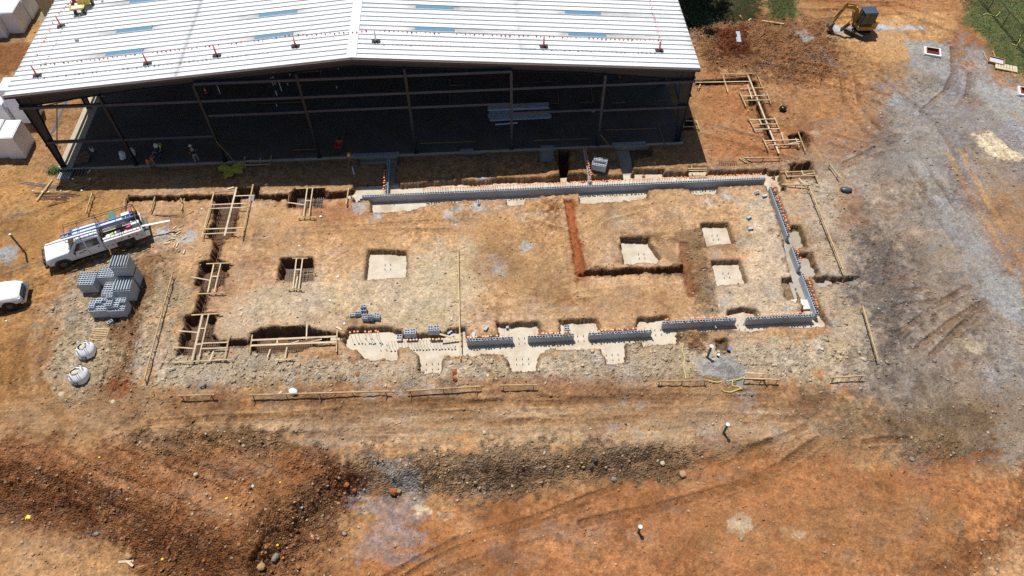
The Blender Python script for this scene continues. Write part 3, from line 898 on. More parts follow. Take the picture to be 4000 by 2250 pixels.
def brick_mat(name, c, along):
    m, t, b = new_mat(name)
    L = t.links.new
    tc = N(t, 'ShaderNodeTexCoord')
    sp = N(t, 'ShaderNodeSeparateXYZ')
    L(tc.outputs['Object'], sp.inputs[0])
    cb = N(t, 'ShaderNodeCombineXYZ')
    L(sp.outputs[along], cb.inputs[0])
    L(sp.outputs['Z'], cb.inputs[1])
    br = N(t, 'ShaderNodeTexBrick')
    br.inputs['Color1'].default_value = (*[x * 1.05 for x in c], 1)
    br.inputs['Color2'].default_value = (*[x * 0.9 for x in c], 1)
    br.inputs['Mortar'].default_value = (*[x * 0.72 for x in c], 1)
    br.inputs['Scale'].default_value = 1
    br.inputs['Mortar Size'].default_value = 0.008
    br.inputs['Brick Width'].default_value = 0.4064
    br.inputs['Row Height'].default_value = 0.2032
    L(cb.outputs[0], br.inputs[0])
    no = N(t, 'ShaderNodeTexNoise', Scale=9.0, Detail=5.0)
    L(tc.outputs['Object'], no.inputs['Vector'])
    mr = N(t, 'ShaderNodeMapRange')
    mr.inputs['To Min'].default_value = 0.8
    mr.inputs['To Max'].default_value = 1.2
    L(no.outputs['Fac'], mr.inputs['Value'])
    sc_ = N(t, 'ShaderNodeVectorMath', operation='SCALE')
    L(br.outputs['Color'], sc_.inputs[0])
    L(mr.outputs[0], sc_.inputs['Scale'])
    L(sc_.outputs[0], b.inputs['Base Color'])
    b.inputs['Roughness'].default_value = 0.92
    bp = N(t, 'ShaderNodeBump', Strength=0.4, Distance=0.01)
    L(br.outputs['Fac'], bp.inputs['Height'])
    bp.invert = True
    L(bp.outputs[0], b.inputs['Normal'])
    return m


CMUC = (0.43, 0.47, 0.52)
M_CMU = mat('block_concrete', CMUC, 0.9, rnd=.14, var=0.18, scale=5, bump=0.3, bscale=60)
M_CMUX = brick_mat('block_courses_across', CMUC, 'X')
M_CMUY = brick_mat('block_courses_deep', CMUC, 'Y')
M_CONC = mat('footing_concrete', alb(228, 216, 196), 0.9, var=0.10, scale=1.6, bump=0.25, bscale=14, dirt=(alb(186, 156, 120), 0.6))
M_SLABSHADE = mat('shaded_slab_concrete', (.085, .075, .066), 0.9, var=0.3, scale=0.5, bump=0.15, dirt=((.10, .058, .034), 0.9))  # shade under the roof is put into this base colour; brown dirt over it
M_SLABSUN = mat('sunlit_slab_concrete', alb(204, 192, 168), 0.85, var=0.1, scale=1.5, bump=0.15)  # same slab concrete, paler: sunlight on the edge put into the colour
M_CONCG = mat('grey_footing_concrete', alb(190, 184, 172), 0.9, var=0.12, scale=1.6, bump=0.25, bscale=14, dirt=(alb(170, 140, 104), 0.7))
M_STEEL = mat('primer_steel', (0.018, 0.024, 0.036), 0.5, 0.2, var=0.2, scale=2)
M_GIRT = mat('girt_steel', (0.034, 0.044, 0.066), 0.5, 0.0, var=0.25, scale=2)
M_GALV = mat('galvanised_steel', (0.42, 0.46, 0.5), 0.45, 0.6, var=0.15, scale=5)
M_TIM = mat('pine_timber', alb(216, 188, 140), 0.8, var=0.18, scale=3, rnd=.18, dirt=(alb(150, 108, 70), .6))
M_TIMW = mat('pale_planed_timber', alb(232, 214, 180), 0.75, var=0.12, scale=3, rnd=.12, dirt=(alb(176, 136, 96), .5))
M_TIMD = mat('weathered_timber', alb(168, 134, 88), 0.85, var=0.2, scale=3, rnd=.25)
M_REB = mat('rusty_rebar', (0.16, 0.09, 0.06), 0.7, 0.3, var=0.3, scale=8)
M_REBG = mat('grey_rebar', (0.14, 0.13, 0.13), 0.55, 0.5, var=0.3, scale=8)
M_ORA = mat('orange_plastic', (0.80, 0.22, 0.07), 0.5, var=0.08)
M_YEL = mat('yellow_plastic', (0.78, 0.42, 0.06), 0.5, var=0.08)
M_PNK = mat('faded_pink_plastic', (0.82, 0.40, 0.30), 0.5, var=0.08)
M_RED = mat('red_plastic', (0.62, 0.05, 0.04), 0.45, var=0.08)
M_BLK = mat('black_rubber', (0.018, 0.018, 0.02), 0.7, var=0.2)
M_WHT = mat('white_plastic', (0.8, 0.8, 0.78), 0.45, var=0.05)
M_FOAM = mat('white_wrapped_foam', (0.86, 0.88, 0.92), 0.6, var=0.07, scale=1.2, bump=0.25, bscale=3)
M_GREEN = mat('green_pvc', (0.012, 0.12, 0.10), 0.35, var=0.1)
M_PVC = mat('white_pvc', (0.82, 0.82, 0.8), 0.35, var=0.04)

# ================================================================ concrete footings
LAB = {'a': 'square pale concrete pad with four anchor bolts in the west half of the dirt floor',
       'b': 'pale concrete pad half covered by soil north of the long spoil trench',
       'c': 'small pale concrete pad in the north east part, nearer the back wall',
       'd': 'small pale concrete pad south of its twin, with a loose cable lying on it',
       'back': 'long white concrete strip footing under the back block wall',
       'front_west': 'wide white concrete footing with bare dowels west of the front block walls',
       'front_mid': 'white concrete footing under the three low middle front walls',
       'front_east': 'white concrete footing under the two eastern front walls',
       'east': 'pale concrete strip footing under the stepped east wall',
       'shade_a': 'sunken concrete footing in the building shade with a block stub wall',
       'shade_b': 'shaded concrete footing beside the eastern stub wall',
       'shade_c': 'small shaded concrete landing below the slab edge'}
for k, P in PADS:
    xs, ys = [p[0] for p in P], [p[1] for p in P]
    cx, cy = sum(xs) / len(xs), sum(ys) / len(ys)
    if k in ('a', 'b', 'c', 'd', 'shade_c'):
        Q = [(x + 0.25 * (1 if x > cx else -1), y + 0.25 * (1 if y > cy else -1)) for x, y in P]
        mb = MB().prism(Q, -0.95, ZF)
    else:
        mb = MB().box(min(xs) - .2, max(xs) + .2, min(ys) - .2, max(ys) + .2, -0.95, ZF)
        if k == 'east':
            mb = MB().prism([(22.4, 28.7), (25.6, 28.7), (25.6, 43.6), (22.4, 43.6)], -0.95, ZF - 0.006)
        if k == 'front_east':
            mb = MB().box(12.35, 25.2, 27.9, 30.6, -0.95, ZF - 0.003)
        if k == 'front_mid':
            mb = MB().box(0.9, 12.34, 24.5, 30.6, -0.95, ZF)
        if k == 'front_west':
            mb = MB().box(-11.5, 0.89, 24.5, 30.2, -0.95, ZF)
        if k == 'back':
            mb = MB().box(-11.4, 25.2, 41.0, 44.9, -0.95, ZF)
        if k == 'shade_a':
            mb = MB().box(-11.2, -7.0, 44.91, 47.9, -0.95, ZF)
        if k == 'shade_b':
            mb = MB().box(7.5, 12.6, 44.91, 47.9, -0.95, ZF)
    tag(mb.build('concrete_footing', M_CONCG if k in ('east', 'shade_a', 'shade_b', 'shade_c') else M_CONC), LAB[k], 'footing', 'concrete footings')

# ================================================================ block walls


def wall(name_label, x0, y0, length, h, along='x', z0=ZF, stepped=0):
    """hollow block wall, open cells on top; (x0, y0) is its near left corner"""
    t, s_, c_ = 0.194, 0.034, 0.2032
    n = max(2, int(round(length / c_)))
    Ln = n * c_
    mb = MB()

    def B(a0, a1, b0, b1, q0, q1):
        if along == 'x':
            mb.box(a0, a1, b0, b1, q0, q1)
        else:
            mb.box(b0, b1, a0, a1, q0, q1)
    B(0, Ln, 0, s_, 0, h)
    B(0, Ln, t - s_, t, 0, h)
    for i in range(n + 1):
        a = i * c_
        B(max(0, a - 0.017), min(Ln, a + 0.017), s_, t - s_, 0, h - (0 if i % 2 == 0 else 0.006))
    for k in range(stepped):
        B(-0.2032 * (k + 1) - 0.002, -0.2032 * k - 0.002, 0, t, 0, h - 0.2032 * (k + 1))
    o = mb.build('block_wall', M_CMUX if along == 'x' else M_CMUY, loc=(x0, y0, z0))
    tag(o, name_label, 'wall', 'grey block foundation walls')
    return n


WB = 43.02
wall('longest grey block wall along the back, its west end stepped', -10.0, WB, 33.1, 0.74, stepped=3)
fr = [((1823, 2003), 28.66, 0.68, 'westernmost low block wall of the front row, beside the long rail'),
      ((2062, 2242), 28.66, 0.68, 'low front block wall with two blocks standing just behind it'),
      ((2300, 2550), 28.66, 0.68, 'low front block wall, third from the west, above a square pad'),
      ((2590, 2875), 29.26, 0.76, 'taller front block wall with a drain stub through its foot'),
      ((2918, 3177), 29.26, 0.76, 'easternmost front block wall meeting the east wall at the corner')]
FW = []
for (u0, u1), y, h, lb in fr:
    d = ray(u0, 1300)
    v_ = 1300
    # solve the photo columns at the height of the wall top
    def xat(u):
        v2 = 1250.0
        for _ in range(12):
            x, yy = G(u, v2, ZF + h)
            v2 += (yy - y) * 40
        return x
    xa, xb = xat(u0), xat(u1)
    wall(lb, xa, y, xb - xa, h)
    FW.append((xa, xb, y, h))


def yat(v, x):
    u = 3000.0
    for _ in range(14):
        xx, yy = G(u, v, ZF + 0.74)
        u += (x - xx) * 45
    return G(u, v, ZF + .74)[1]


EX = 23.2
EW = []
for va, vb, lb in ((727, 920, 'northern length of the east block wall, joining the back wall'), (962, 1042, 'short middle length of the east block wall'), (1068, 1210, 'southern length of the east block wall beside the white pipes')):
    ya, yb = yat(va, EX), yat(vb, EX)
    if va == 1068:
        yb = 29.26 + 0.21
    wall(lb, EX, yb, ya - yb, 0.74, along='y')
    EW.append((yb, ya))
wall('short block stub wall running from the back wall into the shade, western one', -8.15, 43.4, 4.3, 0.62, along='y')
wall('tall block stub wall running from the back wall into the shade, eastern one', 8.55, 43.4, 4.3, 0.9, along='y')

# ---------------------------------------------------------------- dowels with plastic caps
rod = MB().cyl((0, 0, 0), (0, 0, 1), 0.013, n=5)
DOW = {}


def dowel(x, y, zb, zt, cm, label, group, lean=(0, 0)):
    key = (cm.name, round(zt - zb, 2))
    if key not in DOW:
        r = thing('rebar_dowel', label, 'rebar dowel')
        MB().cyl((0, 0, 0), (0, 0, zt - zb), 0.012, n=5).build('rod', M_REBG, r)
        MB().box(-.06, .06, -.06, .06, zt - zb, zt - zb + 0.035).box(-.022, .022, -.022, .022, zt - zb - 0.06, zt - zb - 0.001).build('cap', cm, r)
        DOW[key] = r
        r.location = (x, y, zb)
    else:
        r = dup(DOW[key], (x, y, zb), label=label, group=group)
    r['group'] = group
    r['label'] = label
    r.rotation_euler = (lean[0] + random.uniform(-.04, .04), lean[1] + random.uniform(-.04, .04), random.choice((0, .785, .3, 1.1)))
    return r


random.seed(5)
for i in range(19, 156):
    if random.random() < 0.9:
        dowel(-9.0 + (i + .5) * .2032, WB + .1 + random.uniform(-.02, .02), ZF + .02, ZF + .74 + .5, M_ORA, 'thin dowel with an orange cap standing in the back block wall', 'capped dowels along the back wall')
for xa, xb, y, h in FW:
    n = int((xb - xa) / .2032)
    for i in range(n):
        if random.random() < 0.78:
            dowel(xa + (i + .5) * .2032, y + .1, ZF + .02, ZF + h + .34, random.choice((M_ORA, M_PNK, M_YEL, M_PNK)), 'thin dowel with a square plastic cap in the front block walls', 'capped dowels along the front walls')
for ya, yb in EW:
    n = int((yb - ya) / .2032)
    for i in range(n):
        if random.random() < 0.72:
            dowel(EX + .1, ya + (i + .5) * .2032, ZF + .02, ZF + .74 + .42, M_ORA, 'thin dowel with an orange cap standing in the east block wall', 'capped dowels along the east wall')
for i in range(14):
    dowel(8.65, 43.6 + i * .27, ZF + .02, ZF + 1.25, M_ORA, 'thin dowel with an orange cap in the eastern stub wall', 'capped dowels in the eastern stub wall')
for i in range(8):
    dowel(-8.22, 43.5 + i * .3, ZF + .02, ZF + 1.1, M_ORA, 'thin dowel with an orange cap beside the western stub wall', 'capped dowels by the western stub wall')
for u in (1367, 1382, 1396, 1424, 1440, 1448, 1466, 1476):
    p = P3(u, 1295 + random.uniform(-3, 3), ZF + 1.0)
    dowel(p.x, p.y, ZF, ZF + 1.0, M_ORA, 'tall dowel with an orange cap on the bare footing, in the western row of eight', 'tall dowels on the bare footing, western row')
for i, u in enumerate(np.linspace(1515, 1766, 21)):
    p = P3(float(u), 1331 - 0.03 * (u - 1515), ZF + 0.85)
    dowel(p.x, p.y, ZF, ZF + .85, M_YEL if i > 11 and i % 3 else M_PNK, 'tall dowel with a pale cap on the bare footing west of the front walls', 'tall dowels on the bare footing, eastern row')

# ---------------------------------------------------------------- anchor bolts
bolt = MB().cyl((0, 0, 0), (0, 0, .2), .016, n=6).cyl((0, 0, .05), (0, 0, .08), .035, n=6)
B0 = None


def bolts(cx, cy, nx, ny, dx, dy, label, group):
    global B0
    for i in range(nx):
        for j in range(ny):
            p = (cx + (i - (nx - 1) / 2) * dx, cy + (j - (ny - 1) / 2) * dy, ZF)
            if B0 is None:
                B0 = bolt.build('anchor_bolt', M_REBG)
                B0.location = p
                tag(B0, label, 'anchor bolt', group)
            else:
                c = B0.copy()
                COL.objects.link(c)
                c.location = p
                tag(c, label, 'anchor bolt', group)


for (u, v, nx, ny, w_) in ((1515, 1045, 2, 2, 'the square pad west of the middle'), (2506, 1003, 2, 2, 'the pad half covered by soil'), (2793, 930, 2, 2, 'the northern of the two eastern pads'), (2836, 1078, 2, 2, 'the southern of the two eastern pads'),
                           (1689, 1434, 3, 2, 'the small pad below the bare footing'), (2041, 1414, 3, 2, 'the pad jutting out below the front walls'), (2392, 1398, 3, 2, 'the square pad below the third front wall'),
                           (2038, 1333, 2, 2, 'the gap between the first two front walls'), (2268, 1324, 2, 2, 'the gap between the second and third front walls'), (1440, 1335, 2, 2, 'the bare footing near its west end'),
                           (1500, 1360, 2, 2, 'the bare footing near its middle'), (1790, 1345, 2, 2, 'the footing beside the long rail'), (2570, 1300, 2, 2, 'the gap below the taller front wall'), (2895, 1280, 2, 2, 'the gap between the eastern front walls'),
                           (1530, 800, 2, 1, 'the back footing west of the loose block'), (1675, 793, 2, 1, 'the back footing near the rubble'), (2310, 768, 2, 1, 'the back footing right of the middle'), (2455, 762, 2, 1, 'the back footing east of the middle')):
    x, y = G(u, v, ZF)
    bolts(x, y, nx, ny, 0.42, 0.42, 'short anchor bolt standing on ' + w_, 'anchor bolts on ' + w_)

# ================================================================ steel building
ZE, ZR, XR = 7.42, 9.66, -9.6
RX0, RX1, RY0, RY1 = -36.6, 17.42, 48.38, 90.0


def zroof(x):
    return ZR - (abs(x - XR)) * (ZR - ZE) / 27.0


def onroof(u, v, dz=0.0):
    z = 8.5
    for _ in range(12):
        x, y = G(u, v, z + dz)
        z = zroof(x)
    return V((x, y, z))


def roof_mat():
    m, t, b = new_mat('white_roof_metal')
    L = t.links.new
    a_ = N(t, 'ShaderNodeAttribute', attribute_name='stain')
    tc = N(t, 'ShaderNodeTexCoord')
    mp = N(t, 'ShaderNodeMapping')
    mp.inputs['Scale'].default_value = (0.12, 2.2, 1)
    L(tc.outputs['Object'], mp.inputs[0])
    n1 = N(t, 'ShaderNodeTexNoise', Scale=2.0, Detail=7.0, Roughness=0.7)
    L(mp.outputs[0], n1.inputs['Vector'])
    r1 = N(t, 'ShaderNodeMapRange')
    for k, v_ in (('From Min', .35), ('From Max', .75), ('To Min', 1.0), ('To Max', .72)):
        r1.inputs[k].default_value = v_
    L(n1.outputs['Fac'], r1.inputs['Value'])
    n2 = N(t, 'ShaderNodeTexNoise', Scale=3.0, Detail=8.0, Roughness=0.75)
    L(tc.outputs['Object'], n2.inputs['Vector'])
    r2 = N(t, 'ShaderNodeMapRange')
    for k, v_ in (('From Min', .55), ('From Max', .72), ('To Min', 1.0), ('To Max', .80)):
        r2.inputs[k].default_value = v_
    L(n2.outputs['Fac'], r2.inputs['Value'])
    m1 = N(t, 'ShaderNodeMath', operation='MULTIPLY')
    L(r1.outputs[0], m1.inputs[0])
    L(r2.outputs[0], m1.inputs[1])
    sc_ = N(t, 'ShaderNodeVectorMath', operation='SCALE')
    L(a_.outputs['Color'], sc_.inputs[0])
    L(m1.outputs[0], sc_.inputs['Scale'])
    L(sc_.outputs[0], b.inputs['Base Color'])
    b.inputs['Roughness'].default_value = 0.55
    b.inputs['Specular IOR Level'].default_value = 0.3
    return m


M_ROOF = roof_mat()
M_RIB = mat('white_roof_seam', (0.60, 0.61, 0.62), 0.5, var=0.15)
M_TRIM = mat('dark_rake_trim', (0.06, 0.055, 0.06), 0.6)
bld = thing('steel_building', 'open steel framed building with a low white metal gable roof over a dark slab', 'building', (XR, 48.0, 0))
BO = V((XR, 48.0, 0))
SKY = [((453.6, 131), (592.6, 112.7)), ((411.6, 217.6), (558.5, 200.8)), ((1013, 62), (1160, 47)), ((995, 148), (1144, 135)), ((1624, 26), (1772, 30)), ((1621, 111), (1776, 114)), ((2205.6, 48), (2347, 54)), ((2220, 136.3), (2369.7, 141.6))]
PAN = 0.61
SKR = []
for a, b in SKY:
    A_, B_ = onroof(*a), onroof(*b)
    row = round(((A_.y + B_.y) / 2 - RY0) / PAN - 0.5)
    SKR.append((A_.x, B_.x, row))
rows = sorted(set(r for _, _, r in SKR))
gap = 7
for x0, x1, r in list(SKR):
    if r == max(rows) or r == max(rows) - 1:
        SKR += [(x0, x1, r + gap), (x0, x1, r + 2 * gap), (x0, x1, r + 3 * gap)]


def roof_side(x0, x1):
    nx = int((x1 - x0) / 0.3)
    xs = np.linspace(x0, x1, nx + 1)
    ny = int((RY1 - RY0) / PAN)
    per = 4
    ys = np.array([RY0 + j * PAN / per for j in range(ny * per + 1)])
    XX, YY = np.meshgrid(xs, ys)
    ZZ = ZR - np.abs(XX - XR) * (ZR - ZE) / 27.0
    rng = np.random.RandomState(8)
    col = np.ones(XX.shape + (3,)) * np.array([0.80, 0.82, 0.84])
    dark = np.zeros(XX.shape)
    for a, b, r in SKR:
        cy_ = RY0 + (r + .5) * PAN
        inrow = np.abs(YY - cy_) < PAN * .55
        for side in (-1, 1):
            e = a if side < 0 else b
            dist = (e - XX) if side < 0 else (XX - e)
            k = np.clip(1 - dist / ((9.5 if x0 >= XR - 1 else 4.5) if side * (1 if x0 >= XR - 1 else -1) > 0 else 1.6), 0, 1) * (dist > -0.2)
            dark = np.maximum(dark, k * inrow * (0.34 + 0.5 * np.abs(fbm(XX * .3, YY, .25, 4, 3))))
    for xl in (-23.1, 3.4):
        jit = 0.14 * fbm(XX, YY, .2, 3, 5)
        dark = np.maximum(dark, 0.55 * np.exp(-((XX - xl + jit) / .09) ** 2))
        dark = np.maximum(dark, 0.22 * np.exp(-(np.clip(-(XX - xl) * (1 if xl < XR else -1), 0, 9) / 1.2)) * (np.abs(fbm(XX * .4, YY, .12, 3, 7)) > .16) * ((XX - xl) * (1 if xl < XR else -1) < 0))
    edge = np.minimum(np.minimum(np.abs(XX - RX0), np.abs(XX - RX1)), 9)
    dark = np.maximum(dark, 0.35 * np.exp(-edge / .35) * (np.abs(fbm(XX, YY, .3, 3, 2)) * 3))
    col *= (1 - np.clip(dark, 0, .7))[..., None]
    col[..., 2] *= 1 - 0.05 * dark
    me = D.meshes.new('roof_sheet')
    n0 = XX.size
    co = np.stack([XX.ravel() - BO.x, YY.ravel() - BO.y, ZZ.ravel()], 1)
    co2 = co.copy()
    co2[:, 2] -= 0.10
    idx = np.arange(n0).reshape(XX.shape)
    q = np.stack([idx[:-1, :-1], idx[:-1, 1:], idx[1:, 1:], idx[1:, :-1]], -1).reshape(-1, 4)
    me.from_pydata(np.concatenate([co, co2]).tolist(), [], np.concatenate([q, (q + n0)[:, ::-1]]).tolist())
    ca = me.color_attributes.new('stain', 'FLOAT_COLOR', 'POINT')
    c4 = np.ones((n0 * 2, 4), np.float32)
    c4[:n0, :3] = col.reshape(-1, 3)
    c4[n0:, :3] = (0.16, 0.15, 0.15)
    ca.data.foreach_set('color', c4.ravel())
    me.materials.append(M_ROOF)
    o = D.objects.new('roof_sheet', me)
    COL.objects.link(o)
    o.parent = bld
    mb = MB()
    for j in range(ny + 1):
        y = RY0 + j * PAN - BO.y
        if j == 0:
            y += .03
        a, b = (x0 - BO.x, zroof(x0)), (x1 - BO.x, zroof(x1))
        pr = [(-.045, -.003), (.045, -.003), (.022, .085), (-.022, .085)]
        vs = [(a[0], y + p, a[1] + q_) for p, q_ in pr] + [(b[0], y + p, b[1] + q_) for p, q_ in pr]
        mb.add(vs, [(0, 1, 2, 3), (7, 6, 5, 4), (0, 4, 5, 1), (1, 5, 6, 2), (2, 6, 7, 3), (3, 7, 4, 0)])
    mb.build('seams', M_RIB, o)


roof_side(RX0, XR)
roof_side(XR, RX1)
M_BLUE = mat('blue_skylight', alb(112, 158, 188), 0.35, var=0.08)
for a, b, r in SKR:
    y0 = RY0 + r * PAN + .05 - BO.y
    z0, z1 = zroof(a) + .02, zroof(b) + .02
    mb = MB()
    A_, B_ = a - BO.x, b - BO.x
    mb.add([(A_, y0, z0), (B_, y0, z1), (B_, y0 + PAN - .1, z1), (A_, y0 + PAN - .1, z0), (A_, y0, z0 + .03), (B_, y0, z1 + .03), (B_, y0 + PAN - .1, z1 + .03), (A_, y0 + PAN - .1, z0 + .03)],
           [(0, 3, 2, 1), (4, 5, 6, 7), (0, 1, 5, 4), (1, 2, 6, 5), (2, 3, 7, 6), (3, 0, 4, 7)])
    mb.build('skylight', M_BLUE, bld)
mb = MB()
k = RY0
while k < RY1:
    e = min(k + 3.05, RY1)
    for s_ in (-1, 1):
        x1 = s_ * .36
        z1 = zroof(XR + x1) + .085
        mb.add([(0, k - BO.y, ZR + .1), (x1, k - BO.y, z1), (x1, e - BO.y - .02, z1 + .004), (0, e - BO.y - .02, ZR + .104)], [(0, 1, 2, 3)])
        mb.add([(x1, k - BO.y, z1), (x1, k - BO.y, z1 - .09), (x1, e - BO.y - .02, z1 - .09), (x1, e - BO.y - .02, z1)], [(0, 1, 2, 3)])
    k = e
mb.build('ridge_cap', mat('ridge_cap_metal', (0.74, 0.77, 0.78), 0.5, var=0.15, scale=1.5, dirt=((.45, .45, .44), .6)), bld)
# rake trim under the front edge, eave gutters
mb = MB()
for s_, xe in ((-1, RX0), (1, RX1)):
    mb.beam((xe - BO.x, RY0 - BO.y - .02, zroof(xe) - .17), (0, RY0 - BO.y - .02, ZR - .17), .05, .2)
mb.build('rake_trim', M_TRIM, bld)
mb = MB()
for s_, xe in ((-1, RX0), (1, RX1)):
    mb.beam((xe - BO.x, RY0 - BO.y - .055, zroof(xe) - .05), (0, RY0 - BO.y - .055, ZR - .05), .03, .05)
mb.build('rake_angle', mat('rake_angle_metal', (0.30, 0.24, 0.24), 0.5), bld)
for xe in (RX0 + .05, RX1 - .05):
    MB().box(xe - BO.x - .05, xe - BO.x + .05, RY0 - BO.y + .05, RY1 - BO.y, ZE - .28, ZE - .12).build('eave_trim', M_TRIM, bld)
# slab in its shade-dark colour, edge strips in the sunlit colour
MB().box(BX0 - BO.x + 1.25, BX1 - BO.x, BY0 - BO.y + .16, 42.0, -.6, 0.0).build('floor_slab', M_SLABSHADE, bld)
MB().box(BX0 - BO.x, BX0 - BO.x + 1.25, BY0 - BO.y, 42.0, -.6, 0.003).box(BX0 - BO.x + 1.25, BX1 - BO.x, BY0 - BO.y, BY0 - BO.y + .16, -.6, .003).build('sunlit_slab_edge', M_SLABSUN, bld)
FRY = [0.45 + 7.62 * i for i in range(6)]
XL, XRR = -35.75, 17.05
for i, fy in enumerate(FRY):
    for s_, xc in ((1, XL), (-1, XRR)):                       # tapered I columns
        x0 = xc - BO.x
        top = zroof(xc) - .25
        mb = MB()
        mb.beam((x0 + s_ * .02, fy, 0), (x0 + s_ * .02, fy, top), .025, .25, up=V((0, 1, 0)))
        mb.beam((x0 + s_ * .38, fy, 0), (x0 + s_ * 1.05, fy, top - .75), .025, .25, up=V((0, 1, 0)))
        w0, w1 = .36, 1.02
        mb.add([(x0 + s_ * .03, fy - .006, 0), (x0 + s_ * w0, fy - .006, 0), (x0 + s_ * w1, fy - .006, top - .7), (x0 + s_ * 1.05, fy - .006, top), (x0 + s_ * .03, fy - .006, top),
                (x0 + s_ * .03, fy + .006, 0), (x0 + s_ * w0, fy + .006, 0), (x0 + s_ * w1, fy + .006, top - .7), (x0 + s_ * 1.05, fy + .006, top), (x0 + s_ * .03, fy + .006, top)],
               [(0, 1, 2, 3, 4), (9, 8, 7, 6, 5), (0, 5, 6, 1), (1, 6, 7, 2), (2, 7, 8, 3), (3, 8, 9, 4), (4, 9, 5, 0)])
        mb.box(x0 - (0 if s_ > 0 else .45), x0 + (.45 if s_ > 0 else 0), fy - .16, fy + .16, 0, .02)
        mb.build('column', M_STEEL, bld)
    mb = MB()
    for s_, xc in ((1, XL), (-1, XRR)):
        x0, xm = xc + s_ * 1.0 - BO.x, 0.0
        za, zb = zroof(xc + s_) - .26, ZR - .28
        da, db = .85, .45
        for q_ in (-.006,):
            xk = xc + s_ * 9 - BO.x
            zk = zroof(xc + s_ * 9) - .26
            mb.add([(x0, fy - .006, za), (x0, fy - .006, za - da), (xk, fy - .006, zk - db), (xm, fy - .006, zb - db), (xm, fy - .006, zb),
                    (x0, fy + .006, za), (x0, fy + .006, za - da), (xk, fy + .006, zk - db), (xm, fy + .006, zb - db), (xm, fy + .006, zb)],
                   [(0, 1, 2, 3, 4), (9, 8, 7, 6, 5), (0, 5, 6, 1), (1, 6, 7, 2), (2, 7, 8, 3), (3, 8, 9, 4), (4, 9, 5, 0)])
            mb.beam((x0, fy, za), (xm, fy, zb), .2, .02)
            mb.beam((x0, fy, za - da), (xk, fy, zk - db), .2, .02)
            mb.beam((xk, fy, zk - db), (xm, fy, zb - db), .2, .02)
    mb.build('rafter', M_STEEL, bld)
ECX = [-29.4, -21.97, -13.99, -5.74, 2.46, 9.87]
for xc in ECX:
    x0 = xc - BO.x
    top = zroof(xc) - .75
    mb = MB().beam((x0, .3 - .11, .02), (x0, .3 - .11, top), .2, .02, up=V((0, 1, 0))).beam((x0, .3 + .11, .02), (x0, .3 + .11, top), .2, .02, up=V((0, 1, 0))).beam((x0, .3, .02), (x0, .3, top), .012, .2, up=V((0, 1, 0)))
    mb.box(x0 - .18, x0 + .18, .08, .5, 0, .02)
    mb.build('wall_column', M_STEEL if xc < 0 else M_GIRT, bld)


def girt(x0, x1, z, y=.3, dx=0.2, m=M_GIRT, axis='x'):
    mb = MB()
    if axis == 'x':
        a, b = x0 - BO.x, x1 - BO.x
        mb.box(a, b, y - .1, y + .1, z - .012, z)
        mb.box(a, b, y - .1, y - .085, z - .22, z - .012)
        mb.box(a, b, y + .085, y + .1, z - .07, z - .012)
    else:
        mb.box(y - .1, y + .1, x0, x1, z - .012, z)
        mb.box(y - .1, y - .085, x0, x1, z - .22, z - .012)
    return mb.build('girt', m, bld)


girt(XL - .1, XRR + .1, 6.45)
girt(-21.9, 2.5, 8.1)
girt(XL + .3, -29.5, 2.9)
girt(-29.3, -22.1, 2.9)
girt(-21.8, -14.1, 5.0)
girt(-13.9, -5.8, 5.05)
girt(-5.6, 2.4, 5.0)
girt(2.6, 9.8, 4.0)
girt(10.0, 16.9, 3.9)
for s_, xw in ((1, XL - .12), (-1, XRR + .12)):
    for z in (2.3, 4.6, 6.4):
        girt(.5, 38, z, y=xw - BO.x, axis='y')
for j in range(8):                                            # purlins under the roof
    for s_ in (-1, 1):
        x = XR + s_ * (1.5 + j * 3.3)
        MB().box(x - BO.x - .03, x - BO.x + .03, .6, 41.5, zroof(x) - .3, zroof(x) - .11).build('purlin', M_STEEL, bld)
for (ya, za, yb, zb) in ((.6, 5.9, 8.0, 1.2), (.6, 1.2, 8.0, 5.9)):
    MB().cyl((XL - BO.x + .2, ya, za), (XL - BO.x + .2, yb, zb), .05, n=6).build('wall_brace', M_GALV, bld)
for x, z in ((-22.0, 2.4), (9.87, 1.4)):
    MB().beam((x - BO.x + .1, .0, z), (x - BO.x + 1.4, -.5, -.25), .05, .05).build('prop', M_TIMD, bld)
# blackish back and far wall girts give depth behind; sill channels along the slab edge
for a, b in ((1368, 1560), (1795, 1848), (2112, 2165), (2394, 2525)):
    p, q_ = P3(a, 575, .1), P3(b, 572, .1)
    MB().box(p.x - BO.x, q_.x - BO.x, .02, .3, .002, .16).build('sill', M_GALV, bld)

